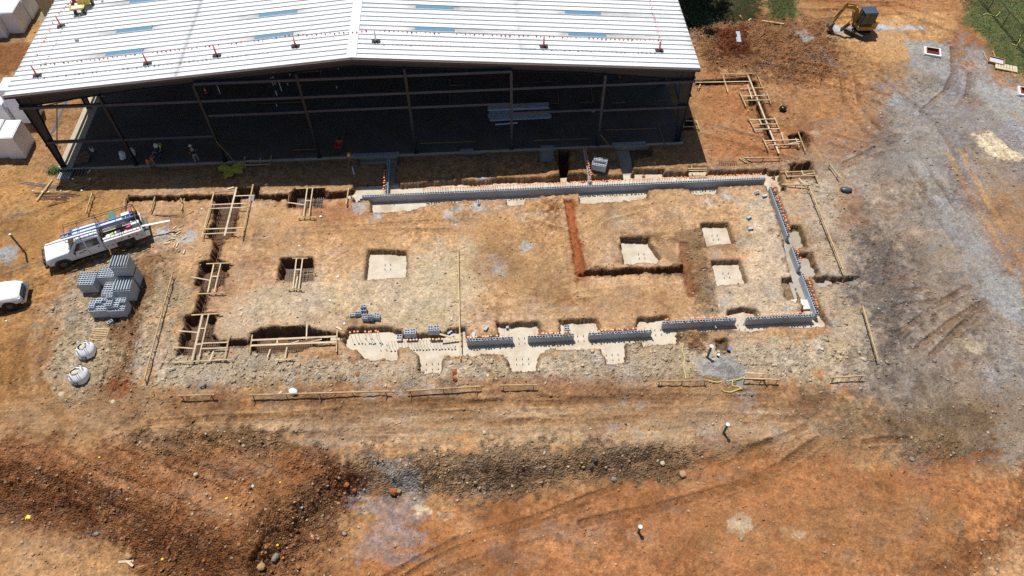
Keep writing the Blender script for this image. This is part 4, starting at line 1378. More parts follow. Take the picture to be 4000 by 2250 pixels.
# ---------------------------------------------------------------- roof edge warning posts, pennant strings
M_CONE = mat('red_orange_vinyl', (0.72, 0.075, 0.045), 0.45, var=0.1)
CN = [((147, 299), 0, 'red warning post at the west end of the front roof line', .25), ((577, 252), 0, 'red warning post on the roof, second from the west end', .1), ((848, 220), 0, 'red warning post on the roof, third from the west end', .0),
      ((1155, 182), 1, 'red and white banded warning post west of the ridge', .0), ((1469, 163), 2, 'plain whitish warning post just east of the ridge', .0), ((2124, 184), 0, 'red warning post on the roof between ridge and east end', .15),
      ((2575, 200), 0, 'red warning post at the east end of the front roof line', .1), ((240, 105), 0, 'red warning post by the west eave near the yellow cart', .3)]
CT = []
for (u, v), kind, lb, rz in CN:
    p = onroof(u, v, .0)
    r = thing('warning_post', lb, 'warning post', p + V((0, 0, .01)), rz, 'roof edge warning posts')
    MB().box(-.32, .32, -.2, .2, .05, .10).box(-.2, .2, -.12, .12, .1, .13).build('base', M_BLK, r, bevel=.015)
    cm = M_WHT if kind == 2 else M_CONE
    MB().cyl((0, 0, .12), (0, 0, 1.0), .085, .04, n=10).cyl((0, 0, 1.0), (0, 0, 1.12), .012, n=5).build('post', cm, r)
    if kind == 1:
        for z in (.45, .75):
            MB().cyl((0, 0, z), (0, 0, z + .14), .0745 - .045 * (z - .12) + .008, .0745 - .045 * (z - .02) + .006, n=10).build('white_band', M_WHT, r)
    CT.append(p + V((0, 0, 1.07)))
flag = MB().add([(0, -.003, 0), (.19, -.003, 0), (.09, -.003, -.22), (0, .003, 0), (.19, .003, 0), (.09, .003, -.22)], [(0, 1, 2), (5, 4, 3), (0, 3, 4, 1), (1, 4, 5, 2), (2, 5, 3, 0)])
FM = flag.build('flag', mat('orange_flag', (0.80, 0.20, 0.08), 0.6, var=.2))
FMESH = FM.data
D.objects.remove(FM)


def string(p, q, label):
    r = thing('pennant_string', label, 'flag line', p, 0, 'pennant strings on the roof')
    d = q - p
    n = int(d.length / .34)
    sag = 0.05 * d.length / 6
    pts = [d * (i / 12) - V((0, 0, 4 * sag * (i / 12) * (1 - i / 12))) for i in range(13)]
    MB().tube(pts, .006, 4).build('cord', M_WHT, r)
    rz = math.atan2(d.y, d.x)
    for i in range(1, n):
        t = i / n
        c = d * t - V((0, 0, 4 * sag * t * (1 - t)))
        o = D.objects.new('flag', FMESH)
        COL.objects.link(o)
        o.parent = r
        o.location = c
        o.rotation_euler = (random.uniform(-.9, .9), random.uniform(-.3, .3), rz + random.uniform(-.4, .4))


for i, lb in enumerate(('orange pennants from the west corner post to the second post', 'orange pennants between the second and third roof posts', 'orange pennants between the third post and the banded post',
                        'orange pennants crossing over the ridge', 'orange pennants east of the ridge past the whitish post', 'orange pennants reaching the post at the east end')):
    string(CT[i], CT[i + 1], lb)
string(CT[0], CT[7], 'orange pennants along the west eave from the corner post')
string(CT[7], CT[7] + V((1.6, 5.2, .1)), 'orange pennants from the west eave post to behind the yellow cart')
string(CT[6], CT[6] + V((.3, 9.5, 0)), 'orange pennants running back along the east eave')
p = onroof(302, 160)
tag(MB().rock((0, 0, .12), .2, 4, sub=2).build('rock', mat('pale_rock', (0.5, 0.46, 0.38), .9, var=.2, bump=.4), loc=p), 'lone pale rock lying on the white roof', 'rock')
# yellow cart on the roof
p = onroof(315, 50)
cart = thing('tool_cart', 'yellow two wheeled roofing cart with a red tank near the west eave', 'cart', p + V((0, 0, .05)), .15)
M_CY = mat('yellow_paint', (0.62, 0.46, 0.10), .5, var=.12, dirt=((.35, .28, .12), .5))
MB().box(-.55, .5, -.35, .3, .42, .5).box(-.55, .5, -.35, -.3, .5, .58).box(-.6, -.55, -.35, .3, .5, .62).build('tray', mat('pale_yellow_tray', (0.74, 0.62, 0.34), .6, var=.1), cart, bevel=.01)
MB().box(-.1, .9, .45, 1.3, .35, .85).build('engine_box', M_CY, cart, bevel=.06)
MB().tube([(-.5, -.3, .5), (-.75, .1, .95), (-.75, .9, 1.1)], .02).tube([(.4, -.3, .5), (.55, .2, .9), (-.1, .9, 1.1)], .02).build('handle', M_CY, cart)
MB().cyl((-.6, 1.2, .5), (.1, 1.2, .5), .28, n=14).build('tank', M_RED, cart, bevel=.03)
for x, y in ((-.25, -.3), (.45, -.25), (.95, .95), (-.6, .8)):
    w_ = MB().cyl((x - .08, y, .24), (x + .08, y, .24), .24, n=16).build('wheel', M_BLK, cart, bevel=.02)
    MB().cyl((x - .09, y, .24), (x + .09, y, .24), .09, n=10).build('hub', M_CY, w_)
MB().tube([(.1, -.5, .1), (-.1, -.95, .05)], .02).build('tow_bar', M_CY, cart)
p = onroof(400, 5)
s_ = MB().cyl((0, 0, .03), (0, 0, 1.0), .03, n=6).cyl((0, 0, .0), (0, 0, .05), .14, n=8)
tag(s_.build('stand', M_GALV, loc=p + V((0, 0, .02))), 'thin grey stand on the roof right of the yellow cart', 'stand')

# ================================================================ loose blocks
M_BK = M_CMU
bb = MB()
for y0, y1 in ((-.097, -.063), (.063, .097)):
    bb.box(-.198, .198, y0, y1, 0, .194)
for x0, x1 in ((-.198, -.165), (-.016, .016), (.165, .198)):
    bb.box(x0, x1, -.063, .063, 0, .194)
_b = bb.build('concrete_block', M_BK)
BLOCK = _b.data
D.objects.remove(_b)


def block(p, rz, label, group, rot=None):
    o = D.objects.new('concrete_block', BLOCK)
    COL.objects.link(o)
    o.location = p
    o.rotation_euler = rot or (0, 0, rz)
    return tag(o, label, 'concrete block', group)


def blockstack(u, v, cols, label, rz=0.0, group=None):
    """cols: (dx, dy, number high)"""
    p = at(u, v)
    for dx, dy, n in cols:
        for k in range(n):
            x = p.x + dx * math.cos(rz) - dy * math.sin(rz)
            y = p.y + dx * math.sin(rz) + dy * math.cos(rz)
            block((x + random.uniform(-.012, .012), y + random.uniform(-.012, .012), p.z + .01 + k * .196), rz + random.uniform(-.05, .05), label, group or label)


blockstack(1400, 1238, [(0, .1, 2), (0, .31, 1), (-.42, .1, 1), (.42, .1, 1), (.42, .31, 2), (.42, .52, 3)], 'grey block in the western part of the loose heap on the dirt floor', .05, 'blocks in the loose heap, western part')
blockstack(1450, 1250, [(0, 0, 3), (0, .22, 2), (.44, .05, 2), (.44, .26, 2), (-.4, -.05, 2)], 'grey block in the eastern part of the loose heap on the dirt floor', -.08, 'blocks in the loose heap, eastern part')
blockstack(1562, 1332, [(0, 0, 2), (0, .21, 2)], 'grey block in the small four block pile by the bare footing', 0, 'blocks in the four block pile')
blockstack(1593, 1313, [(0, 0, 3), (0, .21, 3), (.42, 0, 3), (.42, .21, 3)], 'grey block in the first tall stack behind the bare footing', .03, 'blocks in the first tall stack')
blockstack(1685, 1305, [(0, 0, 3), (0, .21, 3), (.42, 0, 3), (.42, .21, 3)], 'grey block in the second tall stack, where the loose board starts', 0, 'blocks in the second tall stack')
blockstack(2214, 1300, [(0, 0, 3), (0, .21, 3)], 'grey block in the narrow stack behind the second front wall', 0, 'blocks in the narrow stack')
for u, v, rz, rot, lb in ((1894, 1285, 1.1, (1.57, 0, 1.1), 'single block lying on its face north of the first front wall'), (1845, 1312, 1.5, (1.57, 0, 1.5), 'single block standing just behind the west end of the first front wall'),
                          (1982, 1290, 0, (0, 1.57, 1.5), 'single block standing upright in the hole behind the first front wall'), (1755, 1302, .7, (1.2, 0, .7), 'tilted block beside the loose board, upper one'), (1762, 1312, .5, (1.4, 0, .3), 'tilted block beside the loose board, lower one'),
                          (1870, 795, 1.57, None, 'single block lying below the back wall'), (2955, 757, .3, None, 'block lying inside the north east corner, left one'), (2983, 766, .2, (1.57, 0, .2), 'block lying inside the north east corner, right one'),
                          (2921, 851, .5, (1.57, 0, .5), 'pale block lying on the dirt west of the east wall, upper one'), (2928, 894, .2, (1.57, 0, .2), 'pale block lying on the dirt west of the east wall, lower one'), (434, 1262, .8, (0, 0, .8), 'lone block on the ground below the block cubes')):
    p = at(u, v)
    block((p.x, p.y, p.z + (.02 if rot is None or rot[0] == 0 and rot[1] == 0 else .11)), rz, lb, None, rot)

# cubes of blocks as delivered


def cube(u, v, z0, nx, ny, nz, rz, label, kind=0, pal=True, p=None, top=None):
    """near left bottom corner at (u, v); nx pairs of cells by ny rows by nz courses"""
    if p is None:
        x, y = G(u, v, z0)
        p = V((x, y, z0))
    r = thing('block_cube', label, 'block pallet', p, rz, 'cubes of concrete blocks')
    wx, wy, h = nx * .4, ny * .2, nz * .2
    zb = .14 if pal else 0
    if pal:
        mb = MB()
        for i in range(3):
            mb.box(.02, wx - .02, .02 + i * (wy - .14) / 2, .12 + i * (wy - .14) / 2, 0, .1)
        for i in range(6):
            mb.box(.0 + i * (wx - .1) / 5, .1 + i * (wx - .1) / 5, 0, wy, .1, .135)
        mb.build('pallet', M_TIMD, r)
    mb = MB()
    s_ = .034
    for iy in range(ny):
        y0 = iy * .2
        for c in (0, .2 - s_ - .004):
            mb.box(0, wx, y0 + c, y0 + c + s_, zb, zb + h)
        for ix in range(nx * 2 + 1):
            x0 = ix * .2
            mb.box(max(0, x0 - .018), min(wx, x0 + .018), y0 + s_, y0 + .2 - s_ - .004, zb, zb + h - (.008 if ix % 2 else 0))
    mb.build('blocks', M_CMUX, r)
    if kind == 1:
        mb = MB()
        for ix in range(nx * 2 + 1):
            x0 = ix * .2
            mb.box(max(0, x0 - .03), min(wx, x0 + .03), .0, wy - .006, zb + h, zb + h + .19)
        mb.build('slotted_layer', M_BK, r)
    if kind == 2:
        mb = MB()
        mb.box(-.012, wx + .012, -.014, -.004, zb, zb + h * .92).box(-.014, -.004, 0, wy, zb, zb + h * .9).box(wx + .004, wx + .014, 0, wy, zb, zb + h * .92)
        mb.build('plastic_wrap', mat('plastic_wrap', (.5, .55, .6), .25, var=.25, bump=.6, bscale=8), r)
    return r


BR = .0
g0 = hz(-28, 34)
cube(326, 1150, g0, 3, 6, 5, .0, 'westernmost cube of hollow blocks, next to the truck cab')
cube(424, 1144, g0, 3, 5, 5, .0, 'block cube half hidden behind the tallest pair, one corner wrapped', 2, p=V((-28.72, 35.25, g0)))
cube(372, 1170, g0, 2, 6, 5, -.02, 'plastic wrapped block cube in the middle of the group', 2, p=V((-27.98, 33.6, g0)))
c1 = cube(0, 0, g0, 3, 5, 6, 0, 'bottom block cube of the northern pair, under the tallest one', p=V((-27.1, 35.0, g0)))
cube(0, 0, g0 + 1.36, 3, 5, 5, 0, 'tallest block cube stacked on another beside the truck bed', 1, p=V((-27.1, 35.0, g0 + 1.36)))
cube(0, 0, g0, 3, 5, 6, 0, 'eastern block cube with slotted top, south of the tallest pair', 1, p=V((-27.05, 33.75, g0)))
cube(0, 0, g0, 3, 5, 4, .02, 'south western opened cube of blocks with a broken top layer', p=V((-28.6, 32.35, g0)))
cube(0, 0, g0, 3, 5, 4, -.02, 'south eastern opened cube of blocks with blocks stepped on top', p=V((-27.3, 32.3, g0)))
for bx, by, n, pos in ((-28.6, 32.35, [(0, 2, 1), (0, 3, 1), (0, 4, 1), (1, 3, 1), (1, 4, 1), (2, 4, 1), (0, 1, 1)], 'south western'), (-27.3, 32.3, [(0, 1, 2), (0, 2, 2), (0, 3, 2), (0, 4, 3), (1, 1, 1), (1, 2, 1), (1, 3, 1), (1, 4, 1), (2, 3, 1), (2, 4, 1)], 'south eastern')):
    for i, j, k in n:
        for q_ in range(k):
            block((bx + .2 + i * .4, by + .1 + j * .2, g0 + .14 + .8 + .005 + q_ * .2), random.uniform(-.03, .03), 'grey block lying on the %s opened cube' % pos, 'blocks on the %s opened cube' % pos)
cube(0, 0, 0, 3, 5, 3, -.3, 'small block cube at the edge of the building shade', p=at(2308, 668), pal=True)
for i in range(5):
    p = at(2308, 668)
    c, s_ = math.cos(-.3), math.sin(-.3)
    dx, dy = .3 + (i % 3) * .4 * .7, .45 + (i // 3) * .2
    block((p.x + dx * c - dy * s_, p.y + dx * s_ + dy * c, p.z + .745), -.3, 'grey block on top of the small cube at the shade edge', 'blocks on the small cube by the shade')

# ================================================================ timber: trench frames and batter boards


def zg(u, v):
    return at(u, v).z


def frame(label, boards, z=.22, stakes=True, wide=None, gm=None):
    """boards nailed together over a pit: (u0, v0, u1, v1[, kind]) read at board height"""
    r = None
    for i, b in enumerate(boards):
        k = b[4] if len(b) > 4 else 0
        zz = z + (.045 if k in (1, 3) else 0) + (0.09 if k == 4 else 0) + 0.0015 * i
        p, q = P3(b[0], b[1], zz), P3(b[2], b[3], zz)
        if r is None:
            c = (p + q) / 2
            o = V((c.x, c.y, 0))
            r = thing('timber_frame', label, 'timber frame', o, 0, 'timber frames over the trenches and pits')
        w = {0: .09, 1: .09, 2: .05, 3: .14, 4: .05}[k]
        mm = {0: M_TIM, 1: M_TIMW, 2: M_TIMD, 3: M_TIMW, 4: mat('purple_painted_board', alb(130, 100, 150), .7)}[k]
        mb = MB().beam(p - o, q - o, w, .042)
        mb.build('board', mm, r)
        if stakes and k in (0, 2):
            for e, f in ((p, .12), (q, .12)):
                s_ = e + (q - p) * (f if e is p else -f) if (q - p).length > .6 else e
                g = hz(s_.x, s_.y)
                if g < -.3:
                    continue
                n_ = (q - p).cross(V((0, 0, 1))).normalized() * (w / 2 + .026)
                MB().beam(s_ + n_ - o + V((0, 0, zz * 0 + .08)), V((s_.x + n_.x - o.x, s_.y + n_.y - o.y, g - .1)), .045, .04).build('stake', M_TIMD, r)
    return r


frame('largest timber frame, over the trench corner below the building shade', [(787.5, 928, 835.5, 752), (944, 928, 989, 720), (877, 921, 924, 731.5, 3), (916, 766, 994, 763, 1), (824, 800, 968, 794, 1), (820, 815, 965, 810, 1), (799, 895, 948, 890, 1), (794, 914.5, 945, 907, 1), (837, 752, 910, 747, 4)], .3)
frame('ladder shaped timber frame over the rebar pit west of the back wall', [(1156, 736.6, 1269.5, 731.5), (1162, 850, 1235, 848), (1200, 736.6, 1185, 846, 1), (1221.5, 735, 1206, 846, 1), (1192.5, 784.5, 1214, 784, 1), (1123, 791, 1187, 800, 1), (1129, 760.5, 1124, 798, 2)])
frame('timber frame over the isolated square rebar pit', [(1141.6, 1009, 1202, 1009), (1123, 1130, 1185, 1131), (1158, 1010.5, 1144, 1128.6, 1), (1182, 1010.5, 1166.5, 1128.6, 1), (1155, 1053, 1174, 1053, 1), (1177, 1076, 1239, 1068, 2), (1163, 1080, 1152, 1127, 1)])
frame('timber frame over the middle widening of the west trench', [(806, 1030.6, 911.5, 1026.7), (772, 1148, 881, 1144.5), (835, 1032.6, 811.5, 1142.4, 1), (862, 1031, 836.4, 1142, 1), (828.4, 1080, 848, 1079.5, 1), (748, 1081.6, 819.5, 1095.5, 1)])
frame('large timber frame over the south west trench corner', [(747, 1231, 867, 1224), (674, 1416, 910.6, 1403), (791, 1229, 750, 1409, 3), (815, 1228.5, 775, 1408, 1), (693.4, 1292, 772, 1299, 1), (674, 1355.5, 756, 1361.4, 1), (779.5, 1283, 802, 1283, 1), (764.6, 1345.7, 787, 1344, 1), (791, 1341, 891, 1337, 1), (788, 1362, 885, 1359, 1), (896.7, 1308.6, 877, 1403.6), (834, 1372, 819.5, 1411, 1)])
frame('long timber frame lying along the front trench', [(985, 1329, 1315, 1314.4, 3), (981, 1350, 1313, 1336, 3), (986, 1307.6, 975, 1377.5), (1317, 1288, 1314, 1374.6), (1084, 1326, 1082, 1345.5, 1), (1199.4, 1267, 1196.5, 1326, 1), (1056, 1364, 1044, 1397, 1), (1121, 1356, 1112, 1402, 1), (1079, 1407, 1150, 1402), (1136, 1342.6, 1167, 1331, 1), (1200, 1338.7, 1257, 1325, 1), (1100, 1272.7, 1169, 1269)])
frame('long L shaped timber frame running south east from the building corner', [(2815, 289, 2973, 285.6), (2714.5, 322, 2934, 318, 1), (2922, 295, 3042.5, 599, 3), (2824, 296.6, 2844, 361), (2959, 295, 2977, 339), (2891.6, 346.7, 2980, 342)])
frame('small timber frame over the first pit beside the long east beam', [(2898, 376, 3001.5, 372, 1), (2904, 392.5, 3006, 390, 1), (2888.6, 359, 2914, 414), (2994, 357.7, 3011, 404.7), (2920, 332, 2937, 385, 1)], .3)
frame('small timber frame over the second pit beside the long east beam', [(2923, 458, 2948.5, 507), (3024, 456.6, 3045.5, 505), (2928, 467.6, 3026, 464.5, 1), (2940.5, 486, 3035, 484, 1), (2948.5, 505.5, 3044, 502.5, 1), (2965, 465, 2975, 486, 1)], .3)
frame('timber frame at the south end of the long east beam', [(2979, 538, 3001.5, 583.6), (2986, 550, 3120.7, 545, 1), (3001.5, 566.5, 3123.7, 562, 1), (3117.6, 515, 3146, 590), (3052, 516.5, 3059.6, 547, 1), (3078, 563, 3128, 552, 1), (3108, 540, 3122, 576)], .33)
frame('timber frame over the ragged pit outside the north east wall corner', [(3047, 672, 3178.6, 668), (3072, 689, 3188, 685.5), (3065.7, 668, 3078, 693.5), (3177, 663, 3194, 710.6), (3131, 666, 3140, 687, 1), (3139, 682, 3185, 676, 1), (3120.6, 696.5, 3145, 722, 1)], .22)
frame('short timber frame half in the building shade at its east side', [(2678, 471, 2720, 474, 1), (2669, 495, 2723.7, 494, 1), (2720.6, 469, 2731.6, 505.5), (2672, 466, 2668, 500)], .25)
frame('shaded timber frame over the pit beside the yellow tarp', [(958, 629, 1057, 626, 1), (955, 645, 1053, 641, 1), (958, 610, 950, 655), (1060, 605, 1054, 650), (1017, 618, 1016, 642)], .2)
frame('small timber frame on the ground just north of the back wall', [(2687, 658, 2763.4, 657), (2690, 666, 2762, 665), (2700, 648, 2706, 660)], .2)


def rail(label, u0, v0, u1, v1, h=.45, n=4, brace=True, m=None, w=.09):
    a, b = at(u0, v0 + 12), at(u1, v1 + 12)
    z0, z1 = a.z + h, b.z + h
    p, q = P3(u0, v0, z0), P3(u1, v1, z1)
    o = V((p.x, p.y, 0))
    r = thing('batter_board', label, 'batter board', o, 0, 'batter boards staked around the works')
    MB().beam(p - o, q - o, .085, w, up=V((0, 0, 1))).build('board', m or M_TIM, r)
    d = (q - p).normalized()
    nn = d.cross(V((0, 0, 1)))
    for i in range(n):
        t = (i + .12) / (n - .76) if n > 1 else .5
        c = p + (q - p) * t + nn * .068
        g = hz(c.x, c.y)
        MB().beam(c - o + V((0, 0, .07)), V((c.x - o.x, c.y - o.y, g - .12)), .045, .042, up=nn).build('stake', M_TIMD, r)
        if brace and i % 2 == 0:
            e = c + nn * .6 * (1 if i % 4 else 1)
            MB().beam(c - o - V((0, 0, .06)) + nn * .04, V((e.x - o.x, e.y - o.y, hz(e.x, e.y) - .05)), .04, .03).build('brace', M_TIMD, r)
    return r


rail('long leaning batter board west of the trenches, beside the block cubes', 674, 1066, 562, 1486, .4, 6)
rail('longest batter board running down across the middle of the front walls', 1789, 964, 1798, 1405, .22, 5, w=.05)
rail('short low batter board at the south west, apart from the others', 696, 1546, 838.5, 1541.6, .45, 2, False)
rail('long batter board south of the west trenches, a white bag leaning on it', 972, 1543, 1522, 1528, .45, 5)
rail('batter board south of the small bare pad', 1587, 1527, 1876, 1509, .45, 3)
rail('short batter board below the second front wall gap', 1952, 1505, 2098, 1504, .45, 2, False)
rail('batter board with yellow tape west of the gravel heap', 2565, 1488, 2766, 1485, .5, 3, False)
rail('batter board east of the gravel heap with a board leaning over it', 2903, 1478, 3044, 1483, .5, 3, False)
rail('batter board alone at the south east', 3243, 1475, 3380, 1467, .5, 2, False)
rail('batter board outside the south east wall corner', 3369, 1195, 3428, 1402, .5, 3)
rail('long batter board outside the east wall', 3161, 730, 3293, 1053, .5, 6)
rail('short batter board inside the north east timber pit, joining the long one', 3053.5, 721, 3163.4, 722, .4, 3, False)
rail('short batter board on the brown ground far north east', 3240, 640, 3279, 693, .4, 2)
rail('short batter board across the back trench near the truck, western one', 587, 827, 605.6, 769.6, .25, 2, False)
rail('short batter board across the back trench, eastern one', 708, 822, 725.5, 759, .25, 2, False)
rail('short batter board behind the service truck bed', 484, 812, 490, 772, .25, 2, False)
rail('batter board with crossed ends north of the service truck', 335, 833, 360, 753, .35, 3)
rail('batter board at the west end of the back wall', 1352, 798, 1362, 735, .3, 2, False)
rail('batter board north of the east end of the back wall', 2910, 617, 3053.5, 615.3, .35, 3)
rail('board on stakes crossing the west end of the back trench frame', 2736, 330, 2728, 345, .3, 2, False)
rail('short batter board leaning beside the first widening of the west trench', 706, 775, 712, 790, .2, 1, False)
# loose lumber


def plank(label, u0, v0, u1, v1, w=.12, t=.04, dz=.03, m=None, name='loose_board', cat='board', h0=0, h1=0, group=None):
    a, b = at(u0, v0), at(u1, v1)
    if h0:
        a = P3(u0, v0, a.z + h0)
    if h1:
        b = P3(u1, v1, b.z + h1)
    a, b = a + V((0, 0, dz)), b + V((0, 0, dz))
    o = MB().beam((0, 0, 0), b - a, w, t).build(name, m or M_TIM, loc=a)
    return tag(o, label, cat, group)


plank('long pale board leaning from a block stack down to the long batter board', 1718, 1306, 1793, 1326, .14, m=M_TIMW, h0=.55, h1=.3)
plank('board lying across the dark rebar bundles west of the building', 145, 788, 208, 705, .13, dz=.12)
plank('long board lying half in the building shade at the west', 225, 763, 350, 722, .11, dz=.05)
for i, (a, b, c, d) in enumerate(((2889, 614, 2925, 638), (2895, 612, 2932, 632), (2885, 620, 2915, 640), (2898, 622, 2920, 642))):
    plank('loose board in the small scattered lumber pile north of the back wall', a, b, c, d, .09, dz=.03 + .045 * i, group='loose boards north of the back wall')
plank('board lying on the brown mound at the top of the picture', 2975, 84, 3062, 95, .14, dz=.05)
plank('short board poking up near the big tree shadow', 2922, 85, 2933, 75, .12, dz=.08)
plank('grey weathered board by the tree shadow', 2890, 60, 2900, 76, .1)
plank('board lying loose above the batter board east of the gravel heap', 2903, 1470, 2991, 1476, .13, dz=.5, m=M_TIM)
plank('short leaning board crossing the batter board east of the gravel heap', 2968, 1465, 2990, 1506, .1, dz=.45)
plank('board lying on the ground south of the north east corner frame', 3108, 770, 3133, 738, .1)
plank('board end on the ground left of the trench north of the truck', 1130, 752, 1140, 740, .09)
plank('pale shovel handle lying near the pale offcuts', 707, 853, 758, 825, .05, m=M_TIMD, name='shovel_handle', cat='handle')
plank('long white board sticking out behind the service truck', 545, 886, 664, 863, .16, .05, m=M_WHT, h0=.95, h1=.9, name='white_board')
for i, (u, v, a) in enumerate(((668, 928, .2), (680, 922, -.3), (676, 935, .1), (665, 945, .4), (690, 905, .3), (697, 912, .8), (702, 897, .1), (671, 915, -.2), (660, 940, .6), (650, 948, .5), (681, 960, 1.4), (693, 958, 1.5), (752, 968, -.6), (683, 890, .9), (720, 985, 1.5), (722, 930, .8), (708, 885, .8), (655, 952, .1))):
    p = at(u, v)
    tag(MB().box(-.2, .2, -.05, .05, 0, .04).build('wood_offcut', M_TIMW if i % 4 else M_TIM, loc=p + V((0, 0, .01 + .02 * (i % 3))), rz=a), 'pale short wood offcut scattered between the truck and the west trench', 'wood offcut', 'offcuts scattered near the truck')
for u, v, a, l, lb in ((902, 736, .4, .5, 'white offcut north of the largest timber frame, left one'), (1040, 722, .5, .4, 'white offcut at the edge of the building shade'), (1948, 965, .0, .0, ''), (490, 2192, .0, .9, 'pinkish flat board among the rocks at the bottom left'), (505, 2200, -.6, .6, 'broken pinkish board beside the longer one at the bottom left'),
                        (1325, 1284, -.6, .5, 'short wood offcut by the north end of the front trench frame'), (2300, 1300, 0, 0, ''), (1948, 1030, 0, 0, ''), (1764, 1245, 1.5, .35, 'short wood stake lying west of the long batter board'), (943, 1228, 1.2, .3, 'small wood piece on the dirt floor in the south west'), (942, 1206, .4, .3, 'tiny pale wood piece on the dirt floor in the south west'), (1095, 1535, .7, .25, 'small orange stick south of the white bag')):
    if l:
        p = at(u, v)
        tag(MB().box(-l / 2, l / 2, -.07, .07, 0, .04).build('wood_offcut', M_TIMW, loc=p + V((0, 0, .02)), rz=a), lb, 'wood offcut')

# ================================================================ rebar


def mat_of_bars(label, px, z=-.42, sp=.16, rz=0.0, m=None, z2=None, name='rebar_mat'):
    P = GP(px, z)
    xs, ys = [p[0] for p in P], [p[1] for p in P]
    x0, x1, y0, y1 = min(xs), max(xs), min(ys), max(ys)
    mb = MB()
    y = y0
    while y <= y1:
        mb.beam((x0 - x0, y - y0, 0), (x1 - x0, y - y0, 0), .018, .018)
        y += sp
    x = x0
    while x <= x1:
        mb.beam((x - x0, 0, .02), (x - x0, y1 - y0, .02), .018, .018)
        x += sp
    return tag(mb.build(name, m or M_REBG, loc=(x0, y0, z)), label, 'rebar mat', 'rebar mats in the open pits')


mat_of_bars('grey rebar grid in the isolated square pit', [(1122, 1052), (1228, 1120)])
mat_of_bars('grey rebar grid in the pit west of the back wall', [(1165, 775), (1262, 832)])
mat_of_bars('rusty rebar grid under the largest timber frame, upper part', [(862, 800), (950, 850)], m=M_REB, z=-.55)
mat_of_bars('rusty rebar grid under the largest timber frame, lower part', [(845, 862), (925, 945)], m=M_REB, z=-.55)
mat_of_bars('rusty rebar grid in the middle widening of the west trench', [(800, 1075), (890, 1138)], m=M_REB, z=-.5, sp=.14)
mat_of_bars('rusty rebar grid in the south west trench corner, northern part', [(765, 1275), (850, 1330)], m=M_REB, z=-.5, sp=.14)
mat_of_bars('rusty rebar grid in the south west trench corner, southern part', [(730, 1335), (860, 1400)], m=M_REB, z=-.5, sp=.14)
mat_of_bars('rusty rebar grid in the front trench pit', [(1010, 1330), (1240, 1372)], m=M_REB, z=-.5)
mat_of_bars('grey rebar grid in the lower bulge of the front trench pit', [(1068, 1376), (1180, 1402)], z=-.45)
mat_of_bars('white capped cage standing in the back trench under the big frame', [(975, 765), (995, 785)], m=M_GALV, z=-.3, sp=.12)


def longbars(label, path, z=-.5, n=4, gap=.14, m=None, cage=True):
    P = [V((*G(u, v, z), z)) for u, v in path]
    o = P[0].copy()
    mb = MB()
    for i in range(n):
        for p, q in zip(P[:-1], P[1:]):
            nn = (q - p).cross(V((0, 0, 1))).normalized() * ((i - (n - 1) / 2) * gap)
            mb.beam(p + nn - o + V((0, 0, .02 * (i % 2))), q + nn - o + V((0, 0, .02 * (i % 2))), .022, .022)
    if cage:
        for p, q in zip(P[:-1], P[1:]):
            L_ = (q - p).length
            nn = (q - p).cross(V((0, 0, 1))).normalized() * (n * gap / 2)
            for k in range(int(L_ / .6)):
                c = p + (q - p) * (k * .6 / L_) - o
                mb.beam(c - nn, c + nn, .014, .014)
    return tag(mb.build('rebar_run', m or M_REBG, loc=o), label, 'rebar', 'long rebar runs in the trenches')


longbars('long rebar lying in the back trench west part', [(520, 806), (820, 804)], -.45, 3)
longbars('long rebar lying in the back trench between the two frames', [(1000, 800), (1130, 797)], -.45, 3)
longbars('long rebar lying in the back trench near the back wall', [(1270, 800), (1385, 788)], -.45, 3)
longbars('rusty rebar cage running down the west trench, upper stretch', [(905, 790), (880, 950), (852, 1045)], -.5, 5, m=M_REB)
longbars('rusty rebar cage running down the west trench, middle stretch', [(850, 1048), (825, 1150), (795, 1250)], -.5, 5, m=M_REB)
longbars('rusty rebar cage in the west trench down to its south corner', [(795, 1250), (760, 1395)], -.48, 5, m=M_REB)
longbars('grey rebar in the front trench beside the corner', [(860, 1366), (985, 1362)], -.42, 4)
longbars('rusty rebar along the front trench east of the pit', [(1240, 1348), (1348, 1340)], -.4, 5, m=M_REB)
# bundles on the ground at the west
for u0, v0, u1, v1, n, lb, mm in ((90, 716, 235, 735, 10, 'dark grey steel bundle at the edge of the shade, west end', M_REBG), (135, 757, 295, 759, 7, 'rusty rebar bundle under the long board, upper one', M_REB), (150, 768, 290, 766, 6, 'rusty rebar bundle under the long board, second', M_REB),
                                  (160, 778, 260, 779, 6, 'rusty rebar bundle under the long board, third', M_REB), (190, 806, 265, 785, 3, 'bent rusty rebar lying below the other bundles', M_REB), (610, 842, 675, 845, 8, 'short rusty rebar bundle south of the back trench', M_REB), (632, 1442, 668, 1380, 2, 'two thin rusty bars lying west of the south west frame', M_REB)):
    a, b = at(u0, v0), at(u1, v1)
    mb = MB()
    for i in range(n):
        j = V((random.uniform(-.3, .3), random.uniform(-.12, .12) * (n > 3), .02 + .025 * (i % 3)))
        mb.beam(j, b - a + j + V((random.uniform(-.4, .3), random.uniform(-.1, .1), 0)), .03, .03)
    tag(mb.build('rebar_bundle', mm, loc=a), lb, 'rebar bundle', 'steel bundles on the ground')
# helical cage north of the back wall
p = at(2808, 643)
mb = MB()
for i in range(9):
    mb.tube([(i * .18, .16 * math.cos(t), .18 + .16 * math.sin(t)) for t in [k * math.pi / 4 for k in range(9)]], .012, 4)
mb.beam((0, 0, .34), (1.5, 0, .34), .015, .015).beam((0, .16, .18), (1.5, .16, .18), .015, .015)
tag(mb.build('rebar_cage', M_REB, loc=p, rz=-.05), 'small rusty coil of reinforcement lying north of the back wall', 'rebar cage')

